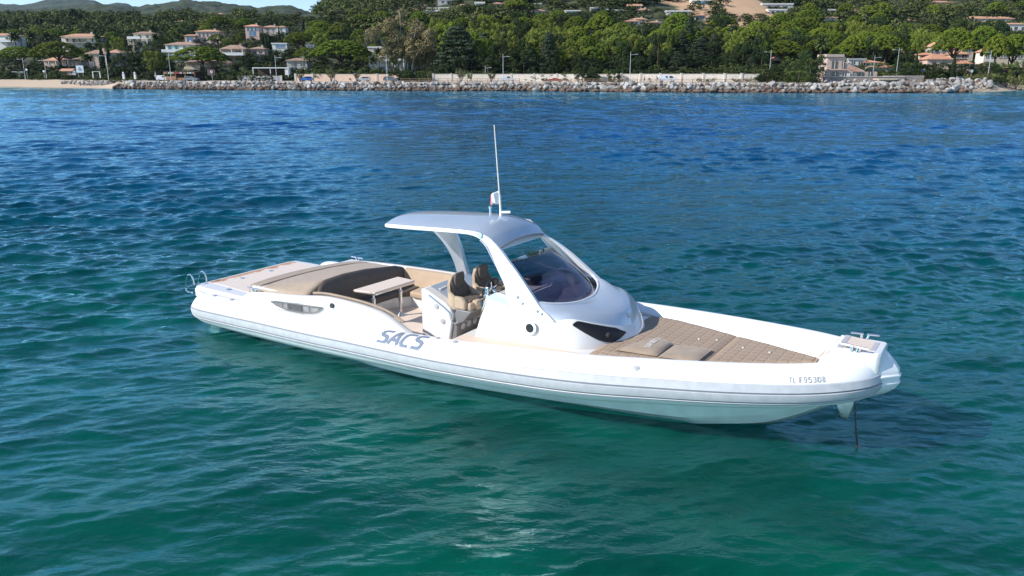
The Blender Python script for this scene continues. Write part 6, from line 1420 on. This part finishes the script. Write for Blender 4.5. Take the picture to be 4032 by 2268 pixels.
        mb = MB(); q = bm_(.725,.62,.014); mb.ball(q,(.05,.05,.05),12,8); mb.build('horn_mesh', mat('horn_black',(.03,.03,.03),.7,spec=.2), gr)
    # inside of the console: dashboard, helm panel, screens
    mb = MB(); rr = []
    for y in np.linspace(-.96,.96,15):
        e = 1-(abs(y)/.96)**2.4
        rr.append([(6.98,y,.74),(6.98,y,1.22),(6.92,y,1.33),(7.06,y,1.44),(7.22,y,1.50),(7.62,y,1.475),(7.75+.6*e,y,1.36+.10*(1-e))])
    mb.loft(rr, closed=False, cap=False); ds = mb.build('dashboard', M['gel'], con, smooth=40)
    for s in (-1,1):
        mb = MB(); mb.add([(6.90,s*1.09,.66),(6.98,s*.96,.74),(6.98,s*.96,1.22),(7.06,s*1.08,1.22),(7.16,s*1.05,1.44),(7.06,s*.96,1.44),(7.3,s*1.02,1.56),(7.22,s*.96,1.50),(7.45,s*.95,1.54)],[(0,1,2,3),(3,2,5,4),(4,5,7,6),(6,7,8)]); mb.build('console_return', M['gel'], con)
    mb = MB(); mb.box((7.02,-.42,1.415),(.16,.5,.035),tilt=Matrix.Rotation(R(-28),3,'Y')); mb.build('instrument_panel', M['black'], ds, bevel=.01)
    mb = MB(); mb.box((7.33,.0,1.56),(.2,.36,.13)); mb.build('screen_cowl', M['black'], ds, bevel=.04)
    mb = MB(); mb.ball((7.42,-.55,1.50),(.12,.12,.07),14,8); mb.build('compass', M['black'], ds)
    # steering wheel
    W = Matrix.Translation((6.80,-.46,1.44)) @ Matrix.Rotation(R(-62),4,'Y')
    mb = MB(); mb.tube([W @ Vector((.185*math.cos(a),.185*math.sin(a),0)) for a in np.linspace(0,2*math.pi,33)], .017, 8)
    sw = mb.build('steering_wheel', M['black'], ds)
    mb = MB()
    for a in (90,210,330): mb.tube([W @ Vector((0,0,-.03)), W @ Vector((.18*math.cos(R(a)),.18*math.sin(R(a)),0))], .013, 6)
    mb.tube([W @ Vector((0,0,-.02)), W @ Vector((0,0,-.16))], .035, 10); mb.build('wheel_hub', M['steel'], sw)
    mb = MB(); mb.box((6.93,-.74,1.46),(.07,.05,.14)); mb.box((6.95,-.72,1.38),(.14,.12,.05)); mb.build('throttle', M['steel'], ds, bevel=.012)
    mb = MB(); mb.box((6.955,-.80,1.26),(.03,.16,.2)); mb.build('map_pocket', M['rim'], ds, bevel=.012)
    # ---- windscreen: bent tinted sheet
    rows = []
    for f in np.linspace(0,1,9):
        row = []
        for u in np.linspace(-1,1,29):
            y0 = u*.935; e = abs(u)
            b_ = np.array((8.355-.62*e**2.6, y0, 1.40+.115*e**2)); t_ = np.array((7.30-.02*e**2, u*.69, 2.00-.015*e**2))
            p = b_*(1-f)+t_*f; p += np.array((.06,0,.05))*math.sin(math.pi*f)*(1-e**4)
            row.append(p)
        rows.append(row)
    mb = MB(); mb.loft(rows, closed=False, cap=False); ws = mb.build('windscreen', M['glass'], boat, smooth=80)
    sdm = ws.modifiers.new('sheet','SOLIDIFY'); sdm.thickness = .008
    for u in (-.62,-.3,.05,.4,.72):
        p = rows[0][int((u+1)/2*28)]; q = p+np.array((-.03,0,.05)); mb = MB(); mb.disc(q+np.array((.02,0,.02)),(1,0,.8),.013,.016,8)
        mb.build('screen_stud', M['black'], ws)
    # ---- hardtop
    RS = [(4.50,.10,2.25,.04),(4.53,.36,2.27,.07),(4.62,.54,2.295,.095),(4.85,.67,2.325,.115),(5.4,.73,2.36,.13),(6.0,.735,2.39,.135),(6.45,.73,2.405,.135),(6.75,.72,2.395,.125),(6.95,.70,2.33,.10),(7.05,.68,2.26,.085),(7.13,.665,2.185,.07)]
    rings = []
    for x, hw, ze, cr_ in catmull(RS, 4):
        top = [(x, hw*u, ze+cr_*(1-abs(u)**2.2)) for u in np.linspace(-1,1,17)]
        rings.append(top)
    mb = MB(); mb.loft(rings, closed=False, cap=False)
    top = mb.build('hardtop', M['silver'], boat, smooth=60)
    rings = []
    for x, hw, ze, cr_ in catmull(RS, 4):
        rings.append([(x, hw*u, ze-.045+.05*cr_*(1-abs(u)**2.2)) for u in np.linspace(-.985,.985,17)])
    mb = MB(); mb.loft(rings, closed=False, cap=False); mb.build('hardtop_lining', M['rim'], top, smooth=60)
    rim = []
    E = catmull(RS, 4)
    edge = [(x,-hw,ze) for x,hw,ze,c_ in E[::-1]]+[(x,hw,ze) for x,hw,ze,c_ in E]
    sec = [];
    for i, p in enumerate(edge):
        a, c = np.array(edge[max(i-1,0)]), np.array(edge[min(i+1,len(edge)-1)]); t = c-a; t /= np.linalg.norm(t)
        n = np.cross(t, (0,0,1)); n /= np.linalg.norm(n)
        if n[1]*p[1] < 0: n = -n
        p = np.array(p); sec.append([p+np.array((0,0,.004)), p+n*.018+np.array((0,0,-.018)), p+n*.012+np.array((0,0,-.055)), p-n*.012+np.array((0,0,-.052))])
    mb = MB(); mb.loft(sec); mb.build('hardtop_rim', M['rim'], top, smooth=50)
    fr = [(7.135,.665*u,2.185+.07*(1-abs(u)**2.2)-.006) for u in np.linspace(-1,1,13)]
    mb = MB(); mb.tube(fr, .016, 6); mb.build('hardtop_front_lip', M['stripe'], top)
    # side arches down to the console
    AR = [((6.34,2.405,-.735),(6.0,2.345,-.735)),((6.72,2.395,-.735),(6.42,2.35,-.735)),((6.98,2.315,-.72),(6.72,2.325,-.735)),((7.14,2.185,-.70),(6.93,2.225,-.755)),((7.38,2.03,-.80),(7.07,2.09,-.81)),((7.63,1.85,-.88),(7.22,1.92,-.88)),((7.92,1.60,-.965),(7.39,1.74,-.95)),((8.12,1.43,-1.02),(7.46,1.60,-1.0)),((8.25,1.365,-1.05),(7.53,1.455,-1.05)),((8.38,1.285,-1.075),(7.68,1.395,-1.078))]
    for s in (1,-1):
        rings = []
        F_ = catmull([a for a,b_ in AR],4); B_ = catmull([b_ for a,b_ in AR],4)
        for a, b_ in zip(F_, B_):
            ya, yb = a[2]*s, b_[2]*s; th = .075*s
            rings.append([(a[0],ya,a[1]),(b_[0],yb,b_[1]),(b_[0],yb+th,b_[1]+.004),(a[0]-.02,ya+th,a[1]+.004)])
        mb = MB(); mb.loft(rings); ar = mb.build('side_arch', M['rim'], top, bevel=.012, smooth=35)
        for x, z in ((7.68,1.555),(7.78,1.475),(8.06,1.405),(8.14,1.375)):
            yb = -1.075*s if s==1 else 1.075
            f = (1.6-z)/.3; yy = -(.985+.28*f*.33)*s
            mb = MB(); mb.disc((x, -s*float(np.interp(z,[1.28,1.4,1.6,1.75],[1.085,1.068,1.01,.97])), z),(0,-s,.15),.024,.008,14); mb.build('arch_bolt', M['grey'], ar)
        mb = MB(); mb.disc((6.80,-s*.738,2.362),(0,-s,.1),.042,.01,16,); mb.build('nav_light', M['steel'], ar)
        mb = MB(); mb.tube(catmull([(6.78,-s*.70,2.27),(6.92,-s*.74,2.20),(7.08,-s*.79,2.02),(7.25,-s*.85,1.84),(7.42,-s*.94,1.68),(7.47,-s*.98,1.62)],5), .017, 8); mb.build('arch_handrail', M['steel'], ar)
    # rear leg on the port side
    LG = [((4.25,1.93,.60),(4.35,1.95,.60)),((4.40,2.22,.58),(4.9,2.30,.58)),((4.62,2.02,.66),(5.02,2.22,.66)),((4.78,1.84,.74),(5.14,1.98,.74)),((4.90,1.64,.82),(5.20,1.72,.82)),((4.96,1.40,.92),(5.22,1.40,.92)),((4.97,1.15,1.02),(5.22,1.15,1.02)),((4.95,.92,1.10),(5.20,.92,1.10))][1:]
    rings = []
    for a, b_ in zip(catmull([a for a,b_ in LG],5), catmull([b_ for a,b_ in LG],5)):
        rings.append([(a[0],a[2]+.20,a[1]),(a[0],a[2],a[1]),(b_[0],b_[2],b_[1]),(b_[0],b_[2]+.10,b_[1])])
    mb = MB(); mb.loft(rings); mb.build('rear_leg', M['silver'], top, bevel=.012, smooth=35)
    # fittings on the roof, antenna
    mb = MB(); mb.cyl((6.28,.30,2.50),(6.28,.30,2.60),.022,10); mb.cyl((6.28,.30,2.60),(6.28,.30,2.64),.032,10); mb.build('anchor_light', M['steel'], top)
    mb = MB(); mb.box((6.62,.12,2.515),(.12,.09,.02)); mb.cyl((6.62,.12,2.52),(6.62,.12,2.62),.024,10); mb.cyl((6.62,.12,2.59),(6.78,.17,2.60),.022,8)
    mb.build('antenna_mount', M['rim'], top)
    mb = MB(); mb.tube([(6.62,.12,2.58),(6.595,.13,2.80),(6.585,.135,2.86)],[.021,.017,.012],8); mb.tube([(6.585,.135,2.86),(6.44,.20,4.02)],[.012,.008],8); mb.build('antenna', mat('white_fibreglass',(.72,.68,.62),.4), top)
    # ---- foredeck cushions
    zc_ = lambda x: float(np.interp(x,[9,10.56,11.95],[.955,.985,1.085]))
    hwc = lambda x: float(np.interp(x,[8.9,9.5,10.05,10.56,11.1,11.6,11.95],[1.12,1.08,.93,.74,.50,.24,.05]))
    def cushion(x0, x1, name, m, y0=-9, y1=9, n=18, dz=0, th=.11):
        V = []; F = []; ny = 22
        for i in range(n+1):
            x = x0+(x1-x0)*i/n; a, b_ = max(y0,-hwc(x)), min(y1,hwc(x))
            for j in range(ny+1):
                y = a+(b_-a)*j/ny; e = min(i/1.2,(n-i)/1.2,j/1.2,(ny-j)/1.2,1)
                V.append((x,y,zc_(x)+dz-.03*(1-math.sqrt(max(0,1-(1-e)**2)))+.006*mnoise.noise(Vector((x*5,y*5,3)))))
        W_ = ny+1
        for i in range(n):
            for j in range(ny): F.append((i*W_+j,(i+1)*W_+j,(i+1)*W_+j+1,i*W_+j+1))
        edge = [j for j in range(W_)]+[i*W_+ny for i in range(1,n+1)]+[n*W_+j for j in range(ny-1,-1,-1)]+[i*W_ for i in range(n-1,0,-1)]
        n0 = len(V); V += [(V[k][0],V[k][1],V[k][2]-th) for k in edge]
        for a in range(len(edge)): c = (a+1)%len(edge); F.append((edge[a],edge[c],n0+c,n0+a))
        mb = MB(); mb.add(V,F); return mb.build(name, m, boat, smooth=70)
    fp = cushion(9.0,10.553,'foredeck_cushion', M['quilt']); cushion(10.562,11.95,'foredeck_cushion', M['quilt'])
    # two loose-fitting headrest cushions sewn to the pad
    def pillow(q, name, hgt, lbl=None):
        V = []; F = []; n = 14
        for i in range(n+1):
            for j in range(n+1):
                u, v = i/n, j/n
                p = [(1-u)*(1-v)*q[0][k]+u*(1-v)*q[1][k]+u*v*q[2][k]+(1-u)*v*q[3][k] for k in (0,1)]
                e = (16*u*(1-u)*v*(1-v))**.38
                V.append((p[0],p[1],zc_(p[0])+.015+hgt*e+.010*mnoise.noise(Vector((p[0]*9,p[1]*5,7)))*e))
        for i in range(n):
            for j in range(n): F.append((i*(n+1)+j,(i+1)*(n+1)+j,(i+1)*(n+1)+j+1,i*(n+1)+j+1))
        mb = MB(); mb.add(V,F); return mb.build(name, M['tan'], fp, smooth=180)
    pl1 = pillow([(9.30,-.90),(9.93,-.85),(9.93,-.24),(9.62,-.05)], 'headrest_cushion', .065)
    pl2 = pillow([(9.95,-.86),(10.50,-.79),(10.50,-.18),(9.95,-.25)], 'headrest_cushion', .04)
    mb = MB(); write(mb, 'STRIDER 13', lambda s,t: (9.745-.075*t+.0*s, -.70+s, zc_(9.7)+.072+.02*math.sin(math.pi*(s/.5))), .034, .012, (.012,.075))
    lt = mb.build('cushion_lettering', mat('white_thread',(.8,.78,.75),.6), fp); lt['label'] = 'white letters STRIDER 13'
    for x, y in ((10.15,.22),(10.4,.30),(10.85,.12),(11.25,.05)):
        mb = MB(); mb.disc((x,y,zc_(x)+.0),(0,0,1),.016,.012,10); mb.build('cushion_button', M['rim'], fp)
    # ---- bow plate, bow cap
    lv = [(.74,.36,12.45,.34,12.62),(.80,.44,12.52,.42,12.78),(.90,.50,12.57,.49,12.90),(.99,.51,12.59,.50,12.95),(1.0,.49,12.57,.48,12.925),(1.09,.49,12.58,.47,12.95),(1.10,.465,12.56,.45,12.925),(1.16,.45,12.57,.43,12.92),(1.25,.41,12.54,.38,12.85),(1.34,.36,12.5,.33,12.76),(1.385,.33,12.48,.28,12.70)]
    rings = []
    for z, a, xc, b_, xt in lv:
        rings.append([(12.12,-a,z),(xc,-b_,z),(xt,-.05,z),(xt,.05,z),(xc,b_,z),(12.12,a,z)])
    mb = MB(); mb.loft(rings); mb.build('bow_cap', M['tube'], boat, bevel=.01, smooth=30)
    rings = []
    for x, hw, z in ((11.90,.30,1.02),(11.98,.36,1.16),(12.06,.385,1.29),(12.16,.39,1.345),(12.45,.345,1.385),(12.68,.27,1.405),(12.72,.22,1.40)):
        rings.append([(x,-hw-.06,z-.28),(x,-hw-.04,z-.05),(x,-hw,z),(x,hw,z),(x,hw+.04,z-.05),(x,hw+.06,z-.28)])
    mb = MB(); mb.loft(rings); bd = mb.build('bow_plate', M['gel'], boat, bevel=.015, smooth=35)
    mb = MB(); mb.prism([(12.18,-.31),(12.18,.31),(12.62,.2),(12.62,-.2)], 1.36, 1.400); tkb = mb.build('bow_teak', M['teak'], bd)
    tkb.rotation_euler = (0, 0, 0)
    for x in (12.22,12.60):
        mb = MB(); mb.box((x,0,1.402),(.06,.58 if x<12.4 else .38,.006)); mb.build('grip_strip', M['strake'], bd)
    mb = MB(); mb.add([(11.90,-.22,1.09),(11.90,.20,1.09),(12.02,.24,1.25),(12.02,-.24,1.25)],[(0,1,2,3)]); mb.build('bow_step', M['sand'], bd)
    cleat(12.40,-.30,1.385,R(-10),1.05); cleat(12.42,.30,1.39,R(10),1.05)
    return boat, M

BOAT, BM = build_boat()
def in_boat(p): return BOAT.matrix_basis @ Vector(p)

# flag tied to the antenna, anchor under the bow with its chain
def build_boat_loose():
    fm = bpy.data.materials.new('tricolour_cloth'); nt, b, N, L = nodes(fm); b.inputs['Roughness'].default_value = .8
    tcn = N.new('ShaderNodeTexCoord'); s = N.new('ShaderNodeSeparateXYZ'); L(tcn.outputs['UV'], s.inputs[0])
    cr = N.new('ShaderNodeValToRGB'); cr.color_ramp.interpolation = 'CONSTANT'
    e = cr.color_ramp.elements; e[0].position = 0; e[0].color = (.35,.45,.65,1); e[1].position = .12; e[1].color = (.75,.76,.78,1); k = e.new(.95); k.color = (.65,.12,.13,1)
    L(s.outputs['X'], cr.inputs[0]); L(cr.outputs[0], b.inputs['Base Color'])
    top, bot = Vector((6.575,.135,2.96)), Vector((6.60,.13,2.76))
    V = []; F = []; UV = []; n = 12; mrows = 6
    for i in range(n+1):
        u = i/n
        for j in range(mrows+1):
            v = j/mrows; p = top*(1-v)+bot*v
            d = Vector((-.15*u, .02*math.sin(u*9+v)-.06*u, -.09*u-.02*math.sin(u*7)*v+.03*u*v))
            V.append(p+d+Vector((0,.025*math.sin(u*8+2*v),0))); UV.append((u,v))
    for i in range(n):
        for j in range(mrows): F.append((i*(mrows+1)+j,(i+1)*(mrows+1)+j,(i+1)*(mrows+1)+j+1,i*(mrows+1)+j+1))
    me = bpy.data.meshes.new('flag'); me.from_pydata([in_boat(p) for p in V],[],F); me.materials.append(fm)
    ul = me.uv_layers.new(name='uv')
    for l in me.loops: ul.data[l.index].uv = UV[l.vertex_index]
    smooth_mesh(me, 180); o = link_mesh('flag', me)
    sm = o.modifiers.new('cloth','SOLIDIFY'); sm.thickness = .004
    tag(o, 'small white flag with a faded red edge tied to the foot of the antenna', 'flag')
    # anchor
    an = empty('anchor', in_boat((12.34,0,.62)), BOAT.rotation_euler.z)
    tag(an, 'galvanised plough anchor hanging under the bow', 'anchor')
    gm = mat('galvanised_metal', (.42,.44,.44), .4, metal=.7, var=.2, vscale=9)
    mb = MB(); mb.loft([[(-.13,-.06,.0),(.10,-.06,.0),(.10,.06,.0),(-.13,.06,.0)],[(-.11,-.085,-.12),(.09,-.085,-.12),(.09,.085,-.12),(-.11,.085,-.12)],[(-.06,-.07,-.24),(.06,-.07,-.24),(.06,.07,-.24),(-.06,.07,-.24)],[(-.05,-.05,-.285),(.055,-.05,-.285),(.055,.05,-.285),(-.05,.05,-.285)]])
    mb.build('fluke', gm, an, bevel=.015)
    mb = MB(); mb.box((.02,0,.04),(.06,.05,.16)); mb.build('shank', gm, an, bevel=.01)
    # chain: separate links along a gentle sag, from the bow into the water
    p0, p1 = in_boat((12.44,-.03,.60)), at_z(3377,1768,0); p2 = at_z(3490,1946,-.02); p2 = p1+(p2-p1)*.5+Vector((0,0,-.25))
    mb = MB(); tot = 0; path = []
    for i in range(121):
        f = i/120; p = p0.lerp(p1, f*1.15) if f*1.15 <= 1 else p1+(p1-p0)*(f*1.15-1)
        p = p + Vector((0,0,-.05*math.sin(math.pi*min(1,f*1.15)))); path.append(p)
    Ltot = sum((path[i+1]-path[i]).length for i in range(120)); nl = int(Ltot/.036)
    for k in range(nl):
        f = k/nl*119; i = int(f); c = path[i].lerp(path[i+1], f-i); t = (path[i+1]-path[i]).normalized()
        u = t.orthogonal().normalized(); v = t.cross(u)
        if k % 2: u = v
        mb.tube([c+t*.024*math.cos(a)+u*.014*math.sin(a) for a in np.linspace(0,2*math.pi,9)], .0055, 5, cap=False)
    o = mb.build('anchor_chain', mat('weathered_chain',(.05,.045,.04),.6,metal=.3), None)
    tag(o, 'dark anchor chain running from the bow down into the water', 'chain')
build_boat_loose()
# ------------------------------------------------------------------ air
def build_haze():
    m = bpy.data.materials.new('haze'); m.use_nodes = True; nt = m.node_tree; nt.nodes.clear()
    o = nt.nodes.new('ShaderNodeOutputMaterial'); v = nt.nodes.new('ShaderNodeVolumePrincipled')
    v.inputs['Color'].default_value = (.50,.72,1.0,1); v.inputs['Density'].default_value = .00003; v.inputs['Anisotropy'].default_value = .2
    nt.links.new(v.outputs['Volume'], o.inputs['Volume'])
    mb = MB(); mb.box((0,2200,225),(9000,5600,470)); h = mb.build('haze', m, None, smooth=0); tag(h, 'thin blue air over the bay', 'haze', None, 'stuff')
build_haze()
